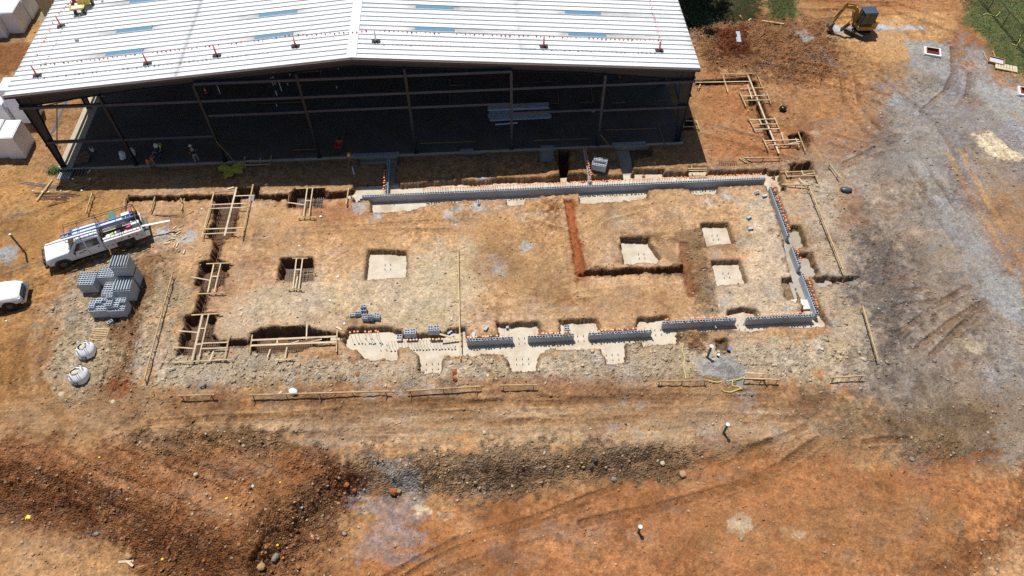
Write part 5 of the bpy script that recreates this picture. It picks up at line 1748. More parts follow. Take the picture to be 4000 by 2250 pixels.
# ================================================================ white wrapped foam, container
def slab_block(x1, y0, w, d, h, label, group='white wrapped foam stacks', chip=None):
    r = thing('foam_stack', label, 'foam stack', (x1 - w, y0, hz(x1 - .5, y0 + .5) - .02), 0, group)
    MB().box(0, w, 0, d, 0, h).build('wrapped_block', M_FOAM, r, bevel=.03)
    MB().box(.06, w - .05, .06, d - .05, h, h + .05).build('top_sheet', M_WHT, r, bevel=.01)
    return r


slab_block(-45.2, 68.0, 2.6, 2.2, 2.3, 'tall white foam stack at the top left corner, front one')
slab_block(-45.1, 70.3, 3.0, 4.0, 2.3, 'long white foam stack at the top left edge, behind the front one')
slab_block(-46.6, 67.3, 2.6, .64, 2.0, 'lower white foam stack at the very top left')
slab_block(-39.0, 49.6, 1.3, 2.3, 2.3, 'white foam stack beside the left front column, right hand one')
slab_block(-40.4, 49.75, 2.6, 2.2, 2.35, 'white foam stack beside the left front column, left hand one')
slab_block(-39.5, 54.2, 1.7, 1.8, 3.6, 'tallest white foam stack, seen behind the left columns')
slab_block(-41.3, 53.8, 2.6, 2.4, 2.4, 'white foam stack at the left edge above the pair by the column')
p = V((-43.8, 70.3, 0))
r = thing('shipping_container', 'cream ribbed container partly hidden behind the roof corner', 'container', p, 0)
MB().box(0, 2.44, 0, 6.0, .15, 2.3).build('body', mat('cream_paint', alb(214, 200, 165), .55, var=.1, dirt=((.3, .22, .15), .4)), r)
mb = MB()
for i in range(24):
    mb.box(.08, 2.36, .1 + i * .245, .22 + i * .245, 2.3, 2.325)
mb.build('roof_ribs', mat('cream_paint', alb(214, 200, 165)), r)

# ================================================================ vehicles
M_CARW = mat('white_car_paint', (0.74, 0.76, 0.78), 0.22, var=.03, spec=.6)
M_GLASS = mat('dark_glass', (0.02, 0.035, 0.035), 0.06, var=.05, spec=.8)
M_CHROME = mat('chrome', (0.55, 0.57, 0.6), 0.15, 1.0, var=.05)
M_TYRE = mat('tyre', (0.02, 0.02, 0.02), 0.85, var=.2)
M_RIM = mat('wheel_rim', (0.14, 0.14, 0.15), 0.4, .6, var=.2)
M_DKP = mat('dark_trim', (0.03, 0.035, 0.045), 0.5, var=.1)


def carbody(st):
    """st: stations (x, zb, hb, zm, hm, zt, ht)"""
    mb = MB()
    vs, fs = [], []
    for x, zb, hb, zm, hm, zt, ht in st:
        vs += [(x, -hb, zb), (x, -hm, zm), (x, -ht, zt - .05), (x, -ht + .12, zt), (x, ht - .12, zt), (x, ht, zt - .05), (x, hm, zm), (x, hb, zb)]
    n = len(st)
    for i in range(n - 1):
        for k in range(8):
            a, b = i * 8 + k, i * 8 + (k + 1) % 8
            fs.append((a, b, b + 8, a + 8))
    fs += [tuple(range(8)), tuple(range((n - 1) * 8, n * 8))[::-1]]
    return mb.add(vs, fs)


def wheel(par, x, y, r=.42, w=.27, name='wheel'):
    s_ = -1 if y < 0 else 1
    o = MB().cyl((0, -w / 2, 0), (0, w / 2, 0), r, n=22).build(name, M_TYRE, par, loc=(x, y, r), bevel=.04)
    mb = MB().cyl((0, s_ * (w / 2 - .03), 0), (0, s_ * (w / 2 + .012), 0), r * .58, r * .5, n=18)
    mb.cyl((0, s_ * (w / 2 + .012), 0), (0, s_ * (w / 2 + .05), 0), r * .2, n=10)
    for k in range(6):
        t = k * math.pi / 3
        mb.cyl((r * .36 * math.cos(t), s_ * (w / 2 + .01), r * .36 * math.sin(t)), (r * .36 * math.cos(t), s_ * (w / 2 + .018), r * .36 * math.sin(t)), r * .07, n=6, m=1)
    mb.build('rim', [M_RIM, M_BLK], o)
    return o


def arch(x, y, r, w=.05, n=12):
    mb = MB()
    s_ = -1 if y < 0 else 1
    o_, i_ = [], []
    for k in range(n + 1):
        t = math.pi * k / n
        o_.append((x + (r + .1) * math.cos(t), .42 + (r + .08) * math.sin(t)))
        i_.append((x + r * math.cos(t), .42 + r * math.sin(t)))
    for k in range(n):
        q = [o_[k], o_[k + 1], i_[k + 1], i_[k]]
        mb.prism(q, y, y + s_ * w, axis='y')
    return mb


def glassquad(par, pts, name='window', m=None, t=.012):
    a, b, c = V(pts[0]), V(pts[1]), V(pts[2])
    nrm = (b - a).cross(c - a).normalized() * t
    n = len(pts)
    vs = [V(p) - nrm for p in pts] + [V(p) + nrm for p in pts]
    return MB().add(vs, [tuple(range(n))[::-1], tuple(range(n, 2 * n))] + [(i, (i + 1) % n, n + (i + 1) % n, n + i) for i in range(n)]).build(name, m or M_GLASS, par)


# --- service truck; its nose points along -x of its own axes
wf, wr = V((-31.95, 37.25, 0)), V((-27.63, 39.02, 0))
tyaw = math.atan2(wr.y - wf.y, wr.x - wf.x)
nd = V((-math.sin(tyaw), math.cos(tyaw), 0))
org = wf + nd * .92
org.z = hz(org.x, org.y) + .02
tr = thing('service_truck', 'white crew cab service truck with utility body, roof rack and blue ladder', 'truck', org, tyaw)
# local: front axle x = 0, rear axle x = 4.67
st = [(-1.02, .62, .80, .85, .84, .98, .74), (-.92, .55, .93, .85, .97, 1.16, .84), (-.45, .5, .98, .9, 1.0, 1.26, .88), (.35, .5, .98, .95, 1.0, 1.32, .90), (.78, .5, .98, 1.0, 1.0, 1.36, .92)]
carbody(st).build('hood', M_CARW, tr, bevel=.03)
st = [(.79, .5, .98, 1.22, .99, 1.37, .90), (1.42, .5, .98, 1.24, .99, 1.93, .76), (1.6, .5, .98, 1.24, .99, 1.98, .76), (3.0, .5, .98, 1.26, .99, 1.98, .76), (3.12, .5, .98, 1.26, .99, 1.93, .76)]
cab = carbody(st).build('cab', M_CARW, tr, bevel=.02)
glassquad(cab, [(.86, -.80, 1.46), (.86, .80, 1.46), (1.37, .66, 1.93), (1.37, -.66, 1.93)], 'windshield')
for s_ in (-1, 1):
    def sd(x, z):
        t = (z - 1.25) / (1.93 - 1.25)
        return (x, s_ * (.995 - (.995 - .765) * t + .008), z)
    glassquad(cab, [sd(1.12, 1.3), sd(1.95, 1.3), sd(1.95, 1.82), sd(1.5, 1.82)], 'window')
    glassquad(cab, [sd(2.08, 1.3), sd(2.95, 1.3), sd(2.95, 1.82), sd(2.08, 1.82)], 'window')
    for x in (2.01, 1.03, 3.05):
        MB().beam((x, s_ * 1.0, .58), (x, s_ * 1.0, 1.22), .012, .012).build('door_seam', M_DKP, cab)
    for x in (1.78, 2.82):
        MB().box(x - .09, x + .09, s_ * 1.0 - .012, s_ * 1.0 + .012, 1.06, 1.13).build('door_handle', M_DKP, cab)
    MB().box(1.08, 1.2, s_ * 1.02 - (.24 if s_ < 0 else 0), s_ * 1.02 + (.24 if s_ > 0 else 0), 1.2, 1.5).build('mirror', M_DKP, cab, bevel=.02)
    arch(0, s_ * .985, .50, .06).build('wheel_arch', M_DKP, tr)
    MB().cyl((0, s_ * .9, .42), (0, s_ * 1.004, .42), .5, n=20).build('wheel_well', M_BLK, tr)
    wheel(tr, 0, s_ * .90)
    wheel(tr, 4.67, s_ * .93, w=.3)
    MB().box(-1.0, -.86, s_ * .62 - .14, s_ * .62 + .14, .78, .98).build('headlight', M_CHROME, tr, bevel=.02)
MB().box(-1.09, -1.0, -.45, .45, .74, 1.0).build('grille', M_DKP, tr)
mb = MB().box(-1.22, -1.03, -.98, .98, .48, .70).tube([(-1.2, -.8, .6), (-1.18, -.7, .98), (-1.18, .7, .98), (-1.2, .8, .6)], .035).tube([(-1.2, -.3, .6), (-1.18, -.3, .98)], .03).tube([(-1.2, .3, .6), (-1.18, .3, .98)], .03)
mb.build('bull_bar', M_BLK, tr)
MB().box(.6, 3.1, -.9, .9, .40, .52).build('chassis', M_BLK, tr)
MB().box(1.0, 1.4, -.95, -.94, .75, 1.0).box(1.0, 1.0, 0, 0, 0, 0) if 0 else None
for dx, dz, ww in ((1.25, 1.02, .05), (1.33, .98, .12), (1.36, 1.03, .3), (1.4, .96, .26)):
    MB().box(dx, dx + ww, -1.012, -1.004, dz, dz + .03).build('door_lettering', mat('faded_grey_lettering', (.32, .32, .34), .6), cab)
# utility body
ub = []
M_UB = mat('white_body_paint', (0.68, 0.67, 0.68), 0.4, var=.08, dirt=((.38, .32, .28), .4))
for s_ in (-1, 1):
    y0, y1 = (-1.08, -.62) if s_ < 0 else (.62, 1.08)
    bodyp = MB().box(3.2, 3.98, y0, y1, .55, 1.42).box(3.98, 5.3, y0, y1, .98, 1.42).box(5.3, 6.1, y0, y1, .6, 1.42).build('side_box', M_UB, tr, bevel=.015)
    for x in (3.96, 5.0, 5.32):
        MB().box(x - .006, x + .006, s_ * 1.084 - .004, s_ * 1.084 + .004, .62 if x != 5.0 else 1.0, 1.38).build('door_seam', M_DKP, bodyp)
    for x, z in ((3.4, .95), (3.75, .9), (4.5, 1.2), (5.6, 1.15), (5.9, .9)):
        MB().box(x - .06, x + .06, s_ * 1.084 - .008, s_ * 1.084 + .008, z - .03, z + .03).build('latch', M_DKP, bodyp)
    MB().box(4.95, 5.1, s_ * 1.083 - .004, s_ * 1.083 + .004, 1.1, 1.25).build('badge', M_DKP, bodyp)
    MB().cyl((4.67, s_ * .9, .5), (4.67, s_ * 1.088, .5), .5, n=20).build('wheel_well', M_BLK, tr)
    arch(4.67, s_ * 1.06, .5, .05).build('wheel_arch', M_DKP, tr)
MB().box(3.2, 6.1, -.62, .62, .78, .86).box(3.2, 3.26, -.62, .62, .86, 1.45).build('bed_floor', mat('dark_bed', (.07, .06, .055), .9, var=.4, dirt=((.25, .2, .16), .7)), tr)
MB().box(6.1, 6.42, -1.0, 1.0, .5, .62).build('rear_bumper', mat('dusty_step', (.14, .13, .12), .8), tr)
MB().box(6.11, 6.16, .1, 1.0, .66, 1.3).build('tailgate', M_UB, tr)
# rack
RKM = mat('brown_rack_steel', (.09, .06, .05), .6, .2)
mb = MB()
for y in (-.86, .86):
    z = 2.28
    mb.tube([(.95, y, z), (6.0, y, z)], .028)
    for x in (3.25, 6.0):
        mb.tube([(x, y, 1.42), (x, y, z)], .028)
    if y > 0:
        mb.tube([(.95, y, z + .18), (6.0, y, z + .18)], .025)
        for x in (.95, 1.9, 3.25, 4.6, 6.0):
            mb.tube([(x, y, z), (x, y, z + .18)], .02)
for x in (.95, 1.9, 3.2, 4.6, 6.0):
    mb.tube([(x, -.86, 2.28), (x, .86, 2.28)], .026)
mb.build('rack', RKM, tr)


def intr(p):
    c, s_ = math.cos(tyaw), math.sin(tyaw)
    return V((org.x + p[0] * c - p[1] * s_, org.y + p[0] * s_ + p[1] * c, org.z + p[2]))


def load(mb, name, m, label, cat, p=(0, 0, 0), rz=0.0, bevel=0.0, group=None):
    o = mb.build(name, m, loc=intr(p), rz=tyaw + rz, bevel=bevel)
    return tag(o, label, cat, group)


M_LADB = mat('blue_fibreglass', (0.05, 0.20, 0.62), .4, var=.1)
r = thing('ladder', 'long bright blue ladder lying on the truck rack', 'ladder', intr((.7, -.45, 2.34)), tyaw)
for y in (0, .36):
    MB().box(0, 5.2, y - .03, y + .03, 0, .12).build('rail', M_LADB, r)
for i in range(16):
    MB().cyl((.2 + i * .32, .03, .06), (.2 + i * .32, .33, .06), .018, n=6).build('rung', M_GALV, r)
load(MB().box(0, 3.2, 0, .12, 0, .1), 'white_plank', M_WHT, 'white plank on the truck rack reaching out over the hood', 'board', (-.35, -.62, 2.33), -.02)
load(MB().box(0, .6, 0, .42, 0, .3), 'tote', M_WHT, 'white lidded tote on the truck bed side, beside the rack post', 'tote', (4.9, .63, 1.43), 0, .04)
load(MB().box(0, .62, 0, .45, 0, .45), 'cooler', mat('pale_cooler', (.62, .68, .62), .4), 'pale cooler standing at the rear of the truck bed', 'cooler', (5.35, -.1, .9), 0, .05)
load(MB().box(0, .5, 0, .9, 0, .08), 'green_sheet', mat('dark_green_sheet', (.01, .13, .09), .5), 'dark green panel laid across the truck rack', 'panel', (4.2, -.1, 2.32), 0)
load(MB().cyl((0, 0, 0), (0, 0, .35), .16, .13, 12), 'safety_cone', M_CONE, 'orange red cone lying in the truck bed', 'cone', (4.9, -.45, .9), 0)
load(MB().box(0, .3, 0, .22, 0, .32), 'fuel_can', mat('magenta_can', (.62, .04, .14), .4), 'pinkish red fuel can in the truck bed', 'fuel can', (5.1, -.5, 1.2), .3, .03)
load(MB().cyl((0, 0, 0), (0, 0, .3), .18, .2, 12), 'tub', mat('cream_tub', (.7, .66, .55), .5), 'cream tub in the truck bed near the cab', 'tub', (3.6, -.35, .9), 0)
load(MB().cyl((0, 0, 0), (.4, 0, .05), .13, .11, 12), 'tank', M_WHT, 'small white tank lying in the truck bed', 'tank', (4.1, -.25, 1.15), .2, .03)
load(MB().box(0, .28, 0, .18, 0, .2), 'toolbox', mat('lime_case', (.45, .6, .08), .5), 'lime green case in the truck bed', 'tool case', (3.8, -.5, 1.15), .3, .02)
load(MB().box(0, .22, 0, .65, 0, .5), 'crate', mat('crimson_crate', (.4, .06, .09), .6), 'dark red crate strapped at the rear corner of the truck', 'crate', (5.55, .65, 1.43), .0, .02)
load(MB().box(0, .2, 0, .5, 0, .45), 'crate', mat('ochre_crate', (.5, .32, .04), .6), 'ochre yellow crate strapped at the rear corner of the truck', 'crate', (5.8, .65, 1.43), .0, .02)
load(MB().box(0, .6, 0, .7, 0, .8), 'compressor', M_BLK, 'black compressor block at the rear of the truck bed', 'compressor', (5.45, .35, .88), 0, .05)
for i in range(4):
    load(MB().cyl((0, 0, 0), (2.4 - .3 * i, 0, 0), .04, n=6), 'pole', (M_GALV, M_TIM, M_PVC, M_REB)[i], ('grey', 'wooden', 'white', 'brown')[i] + ' pole lying in the far side of the truck bed', 'pole', (3.3, .2 + i * .1, 1.2 + .04 * i), .02 * i)

# --- white pickup front at the left edge (nose towards +x, rest out of frame)
sy = rad(10)
fx, fy_ = G(52, 1208)
nd = V((-math.sin(sy), math.cos(sy), 0))
orp = V((fx, fy_, 0)) + nd * .88
orp.z = hz(orp.x, orp.y) + .02
su = thing('white_pickup', 'white pickup truck at the left edge, only its hood and chrome grille in view', 'pickup truck', orp, sy)
st = [(-1.0, .45, .92, 1.0, .98, 1.22, .86), (-.3, .45, .95, .98, .99, 1.2, .88), (.45, .48, .93, .9, .97, 1.15, .84), (.80, .52, .86, .85, .9, 1.06, .76), (.93, .6, .74, .8, .8, .95, .62)]
carbody(st).build('hood', M_CARW, su, bevel=.04)
st = [(-4.4, .5, .95, 1.1, .98, 1.3, .9), (-3.0, .5, .95, 1.1, .98, 1.3, .9), (-2.95, .5, .95, 1.15, .98, 1.9, .72), (-1.75, .5, .95, 1.15, .98, 1.92, .72), (-1.01, .46, .94, 1.1, .98, 1.24, .84)]
cb = carbody(st).build('cab', M_CARW, su, bevel=.02)
glassquad(cb, [(-1.08, -.76, 1.335), (-1.08, .76, 1.335), (-1.68, .62, 1.89), (-1.68, -.62, 1.89)], 'windshield')
mb = MB()
for k in range(5):
    z = .66 + k * .085
    mb.box(.935 - k * .012, .985 - k * .012, -.52, .52, z, z + .04)
mb.build('grille', mat('blue_chrome', (.30, .42, .6), .12, 1.0), su)
MB().box(.9, .934, -.56, .56, .6, 1.04).build('grille_backing', M_DKP, su)
MB().box(.95, 1.12, -.88, .88, .42, .58).box(.8, .95, -.93, .93, .42, .58).build('bumper', M_CHROME, su, bevel=.03)
for s_ in (-1, 1):
    MB().box(.70, .93, s_ * .72 - .13, s_ * .72 + .13, .76, .93).build('headlight', mat('headlight_glass', (.75, .78, .8), .05, .6), su, bevel=.03)
    MB().cyl((0, s_ * .85, .42), (0, s_ * 1.0, .42), .49, n=20).build('wheel_well', M_BLK, su)
    wheel(su, 0, s_ * .88)
    wheel(su, -3.6, s_ * .88)

# ================================================================ mini excavator
ex = V((37.85, 62.95, 0))
ex.z = hz(ex.x, ex.y) + .03
E_ = thing('mini_excavator', 'yellow mini excavator with black cab digging at the white gravel strip', 'excavator', ex, 0)
M_EY = mat('excavator_yellow', (0.52, 0.27, 0.03), .45, var=.15, dirt=((.16, .09, .04), .6))
M_EB = mat('excavator_black', (.02, .021, .025), .5, var=.2)
M_EC = mat('cab_roof_blue_grey', (.05, .075, .11), .35, var=.1)
ta = rad(-48)
tu = V((math.cos(ta), math.sin(ta), 0))
tn = V((-math.sin(ta), math.cos(ta), 0))
for s_ in (-1, 1):
    c = tn * s_ * .78 + V((-.35, -.15, 0))
    prof = [(-1.05, .22), (-.9, .42), (.9, .42), (1.05, .22), (.9, .02), (-.9, .02)]
    mb = MB()
    vs = []
    for yy in (-.17, .17):
        vs += [tuple(c + tu * a + tn * yy + V((0, 0, z))) for a, z in prof]
    mb.add(vs, [(0, 1, 2, 3, 4, 5), (11, 10, 9, 8, 7, 6)] + [(i, (i + 1) % 6, 6 + (i + 1) % 6, 6 + i) for i in range(6)])
    t_ = mb.build('track', M_EB, E_)
    mb = MB()
    for k in range(14):
        a = -.86 + k * .132
        mb.beam(c + tu * a - tn * .175 + V((0, 0, .43)), c + tu * a + tn * .175 + V((0, 0, .43)), .05, .03)
    mb.build('track_pads', mat('dusty_track', (.30, .29, .27), .9, var=.2), t_)
MB().beam(V((-.35, -.15, .3)) - tu * .5, V((-.35, -.15, .3)) + tu * .5, .9, .25).cyl((-.2, -.1, .4), (-.2, -.1, .6), .45, n=16).build('undercarriage', M_EB, E_)
bc = V((-.35, -.15, .2)) - tu * 1.35
MB().beam(bc - tn * .9, bc + tn * .9, .08, .34).build('blade', M_EY, E_)
hp = [(-.75, -.78), (.65, -.82), (1.15, -.6), (1.3, 0), (1.15, .6), (.65, .82), (-.75, .78)]
MB().prism(hp, .6, 1.0).build('deck', M_EY, E_, bevel=.04)
MB().prism([(.45, -.8), (.7, -.82), (1.18, -.6), (1.3, 0), (1.18, .6), (.7, .8), (.45, .8)], 1.0, 1.42).build('engine_cover', M_EY, E_, bevel=.05)
# cab, on the near side
cabm = MB()
X0, X1, Y0_, Y1_ = -.72, .62, -.76, .32
for x, y in ((X0, Y0_), (X1, Y0_), (X0, Y1_), (X1, Y1_), (-.05, Y0_)):
    cabm.beam((x + (.18 if x == X0 else 0), y, 2.42), (x, y, 1.0), .06, .06, up=V((0, 1, 0)))
cabm.box(X0, X1, Y0_ - .02, Y0_ + .02, 1.0, 1.32).box(X0, X0 + .04, Y0_, Y1_, 1.0, 1.15)
c_ = cabm.build('cab', M_EB, E_)
MB().box(X0 + .08, X1 + .06, Y0_ - .04, Y1_ + .04, 2.42, 2.52).build('cab_roof', M_EC, c_, bevel=.03)
glassquad(c_, [(X0 + .0, Y0_ - .005, 1.34), (X1, Y0_ - .005, 1.34), (X1, Y0_ - .005, 2.4), (X0 + .17, Y0_ - .005, 2.4)], 'side_glass')
glassquad(c_, [(X0 - .01, Y0_ + .05, 1.15), (X0 - .01, Y1_ - .05, 1.15), (X0 + .15, Y1_ - .05, 2.4), (X0 + .15, Y0_ + .05, 2.4)], 'front_glass')
glassquad(c_, [(X1, Y0_ + .05, 1.4), (X1, Y1_ - .05, 1.4), (X1, Y1_ - .05, 2.4), (X1, Y0_ + .05, 2.4)], 'rear_glass')
MB().box(-.1, .35, -.45, .1, 1.05, 1.3).box(.25, .35, -.45, .1, 1.3, 1.9).build('seat', M_EB, c_)
MB().box(-1.0, -.9, -.95, -.8, 2.0, 2.25).beam((-.9, -.86, 2.1), (-.62, -.76, 2.1), .025, .025).build('mirror', M_EB, c_)


def armseg(name, pts, w, ths, m=M_EY):
    mb = MB()
    for (a, b), (t0, t1) in zip(zip(pts[:-1], pts[1:]), ths):
        mb.beam(a, b, w, t0, up=V((0, 1, 0)), w2=w, h2=t1) if 0 else mb.beam(a, b, t0, w, up=V((0, 1, 0)), w2=t1, h2=w)
    return mb.build(name, m, E_, bevel=.015)


yb = .12
A0, A1, A2, A3, A4 = V((-.85, yb, .95)), V((-1.05, yb, 2.2)), V((-1.3, yb, 2.6)), V((-2.45, yb + .05, 2.75)), V((-2.95, yb + .1, 1.1))
armseg('boom', [A0, A1, A2, A3], .2, [(.26, .34), (.34, .34), (.34, .22)])
armseg('arm', [A3 + V((.12, 0, .25)), A4], .18, [(.34, .2)])
MB().tube([(-1.1, yb - .16, 1.0), (-1.4, yb - .16, 2.2)], .05, 8).tube([(-1.35, yb, 2.85), (-2.4, yb, 3.05)], .05, 8).tube([(-2.6, yb, 2.5), (-3.1, yb, 1.5)], .05, 8, m=0).tube([(-1.1, yb + .16, 1.0), (-1.4, yb + .16, 2.2)], .05, 8).build('hydraulic_cylinder', M_EB, E_)
mb = MB()
bp_ = [(-3.55, 1.1), (-3.75, 1.15), (-4.0, .85), (-4.02, .5), (-3.8, .22), (-3.42, .12), (-3.35, .22), (-3.6, .4), (-3.62, .7)]
bp_ = [(x + .66, z) for x, z in bp_]
vs = [(x, yb - .3 + .1, z - .05) for x, z in bp_] + [(x, yb + .5 - .1, z - .05) for x, z in bp_]
n = len(bp_)
mb.add(vs, [tuple(range(n))[::-1], tuple(range(n, 2 * n))] + [(i, (i + 1) % n, n + (i + 1) % n, n + i) for i in range(n)])
mb.build('bucket', mat('worn_bucket', (.16, .12, .09), .6, .3, var=.3), E_)

# ================================================================ people
SKIN = mat('skin', (.42, .24, .16), .6, var=.05)


def skin_mesh(name, pts, edges, m, par, root=0, sub=2):
    bm = bmesh.new()
    lay = bm.verts.layers.skin.verify()
    vs = []
    for i, (co, r) in enumerate(pts):
        v = bm.verts.new(co)
        v[lay].radius = (r, r) if not isinstance(r, tuple) else r
        v[lay].use_root = i == root
        vs.append(v)
    for a, b in edges:
        bm.edges.new((vs[a], vs[b]))
    me = D.meshes.new(name)
    bm.to_mesh(me)
    bm.free()
    me.materials.append(m)
    o = D.objects.new(name, me)
    COL.objects.link(o)
    o.parent = par
    sk = o.modifiers.new('skin', 'SKIN')
    sk.use_smooth_shade = True
    s_ = o.modifiers.new('sub', 'SUBSURF')
    s_.levels = s_.render_levels = sub
    return o


def person(loc, yaw, label, J, top, legs, helmet=None, boots=None):
    """J: joints in own axes (x ahead, y left)"""
    r = thing('person', label, 'person', loc, yaw, 'workers on the site')
    g = {k: V(p) for k, p in J.items()}
    hd = (g['head'] - g['neck']).normalized()
    fwd = V((1, 0, 0))
    fwd = (fwd - hd * fwd.dot(hd)).normalized()
    pts = [(g['pelvis'], .13), (g['waist'], .12), (g['chest'], .15), (g['neck'], .055), (g['head'] - hd * .04, .075), (g['head'] + hd * .08, .088)]
    ed = [(0, 1), (1, 2), (2, 3), (3, 4), (4, 5)]
    pts.append((g['head'] - hd * .01 + fwd * .095, .014))
    ed.append((4, 6))
    for s_ in 'LR':
        b = len(pts)
        sh, el, wr_ = g['sh' + s_], g['el' + s_], g['wr' + s_]
        pts += [(sh, .058), (el, .043), (wr_, .03)]
        ed += [(2, b), (b, b + 1), (b + 1, b + 2)]
        d = (wr_ - el).normalized()
        sd_ = d.cross(V((0, 0, 1)))
        sd_ = sd_.normalized() if sd_.length > .1 else V((0, 1, 0))
        pm = len(pts)
        pts.append((wr_ + d * .07, (.036, .018)))
        ed.append((b + 2, pm))
        for k in range(4):
            q = len(pts)
            off = sd_ * (.027 - .018 * k)
            ln = (.055, .07, .065, .05)[k]
            pts += [(wr_ + d * .10 + off, .009), (wr_ + d * (.10 + ln) + off * 1.1 - V((0, 0, .02)), .008)]
            ed += [(pm, q), (q, q + 1)]
        q = len(pts)
        pts += [(wr_ + d * .05 + sd_ * .05, .010), (wr_ + d * .09 + sd_ * .062, .009)]
        ed += [(b + 2, q), (q, q + 1)]
        b = len(pts)
        pts += [(g['hip' + s_], .085), (g['kn' + s_], .058), (g['an' + s_], .042), (g['an' + s_] + V((.15, 0, -.05)), .035)]
        ed += [(0, b), (b, b + 1), (b + 1, b + 2), (b + 2, b + 3)]
    skin_mesh('body', pts, ed, SKIN, r)
    # shirt or vest
    pts = [(g['waist'] - (g['chest'] - g['waist']) * .25, .150), (g['waist'], .145), (g['chest'], .175), (g['neck'] - hd * .05, .085)]
    ed = [(0, 1), (1, 2), (2, 3)]
    for s_ in 'LR':
        b = len(pts)
        e = g['sh' + s_].lerp(g['el' + s_], .8)
        pts += [(g['sh' + s_], .082), (e, .068)]
        ed += [(2, b), (b, b + 1)]
    skin_mesh('shirt', pts, ed, top, r, 1)
    pts = [(g['pelvis'] + (g['waist'] - g['pelvis']) * .4, .145), (g['pelvis'], .15)]
    ed = [(0, 1)]
    for s_ in 'LR':
        b = len(pts)
        pts += [(g['hip' + s_], .105), (g['kn' + s_], .08), (g['an' + s_] + V((0, 0, .03)), .065)]
        ed += [(1, b), (b, b + 1), (b + 1, b + 2)]
    skin_mesh('trousers', pts, ed, legs, r, 1)
    for s_ in 'LR':
        a = g['an' + s_]
        skin_mesh('boot', [(a + V((0, 0, .04)), .06), (a + V((-.02, 0, -.03)), .058), (a + V((.17, 0, -.045)), .045)], [(0, 1), (1, 2)], mat('brown_boot', (.10, .06, .035), .7), r, 1)
    mb = MB()
    c = g['head'] + hd * .05
    if helmet:
        a = fwd
        b = hd.cross(a)
        vs, fs = [], []
        nn, mm = 12, 5
        for i in range(mm + 1):
            t = i / mm * math.pi / 2
            for k in range(nn):
                f_ = 2 * math.pi * k / nn
                vs.append(c + (a * math.cos(f_) * 1.12 + b * math.sin(f_)) * .135 * math.cos(t) + hd * (.15 * math.sin(t)))
        for i in range(mm):
            for k in range(nn):
                fs.append((i * nn + k, i * nn + (k + 1) % nn, (i + 1) * nn + (k + 1) % nn, (i + 1) * nn + k))
        mb.add(vs, fs)
        vs = []
        for rr in (.10, .19):
            vs += [c + (a * math.cos(2 * math.pi * k / nn) * (1.15 if math.cos(2 * math.pi * k / nn) > 0 else 1) + b * math.sin(2 * math.pi * k / nn)) * rr + hd * (.0 if rr > .15 else .008) for k in range(nn)]
        mb.add(vs, [(k, (k + 1) % nn, nn + (k + 1) % nn, nn + k) for k in range(nn)])
        mb.build('hard_hat', helmet, r, smooth=True)
    else:
        pts = [(g['head'] + hd * .07 - fwd * .02, .094), (g['head'] + hd * .12 - fwd * .01, .08), (g['head'] - fwd * .05, .07)]
        skin_mesh('hair', pts, [(0, 1), (0, 2)], mat('dark_hair', (.02, .015, .012), .8), r)
    return r


def pose(bend=0.0, crouch=0.0, arms='down'):
    """bend: torso lean ahead, radians; crouch: metres the hips drop"""
    hz_ = .95 - crouch
    kz = .5 - crouch * .15
    s, c = math.sin(bend), math.cos(bend)
    P = V((-.12 * (crouch > .1), 0, hz_))

    def up(l, y=0.0):
        return P + V((s * l, y, c * l))
    J = {'pelvis': P, 'waist': up(.18), 'chest': up(.40), 'neck': up(.56), 'head': up(.56) + V((math.sin(bend * 1.1) * .13, 0, math.cos(bend * 1.1) * .13))}
    for k, y in (('L', 1), ('R', -1)):
        J['sh' + k] = up(.47, .2 * y)
        if arms == 'down':
            J['el' + k] = J['sh' + k] + V((.04, .06 * y, -.29))
            J['wr' + k] = J['el' + k] + V((.12, -.01 * y, -.24))
        else:
            J['el' + k] = J['sh' + k] + V((.14, .05 * y, -.24))
            J['wr' + k] = J['el' + k] + V((.22, -.06 * y, -.16))
        J['hip' + k] = P + V((0, .1 * y, -.06))
        J['kn' + k] = V((.08 + crouch * .7, .14 * y, kz))
        J['an' + k] = V((-.02 - .05 * y * (crouch < .1), .15 * y, .09))
    return J


VEST = mat('hi_vis_green', (.42, .72, .05), .7, var=.08)
VORA = mat('hi_vis_orange', (.85, .16, .03), .7, var=.08)
NAVY = mat('navy_cloth', (.025, .03, .07), .9)
BLKC = mat('black_cloth', (.02, .02, .022), .9)
GREYC = mat('grey_trousers', (.28, .27, .26), .9)
JEAN = mat('dark_jeans', (.05, .06, .09), .9)
KHA = mat('khaki_trousers', (.25, .20, .14), .9)
HATW = mat('white_hard_hat', (.75, .75, .75), .35)
p = P3(637, 595, 0)
person((p.x, p.y, .01), rad(-100), 'worker bending forward in a lime green vest and white hard hat on the slab', pose(.9, .2, 'reach'), VEST, JEAN, HATW)
p = P3(598, 655, -.15)
person((p.x, p.y, hz(p.x, p.y) + .02), rad(-60), 'bareheaded worker in an orange shirt reaching down at the slab edge', pose(.8, .1, 'down'), VORA, KHA)
p = P3(628, 622, 0)
person((p.x, p.y, .01), rad(200), 'worker crouching in dark navy clothes between the orange and green ones', pose(.8, .45, 'reach'), NAVY, JEAN)
p = P3(772, 640, -.15)
person((p.x, p.y + .15, hz(p.x, p.y) + .02), rad(120), 'worker walking in a black shirt, grey trousers and white hard hat', pose(.35, 0, 'down'), BLKC, GREYC, HATW)
p = P3(1263, 300, 0)
person((p.x, p.y, .01), rad(-110), 'worker in an orange shirt and hard hat deep inside the building', pose(.2, 0, 'reach'), VORA, JEAN, HATW)

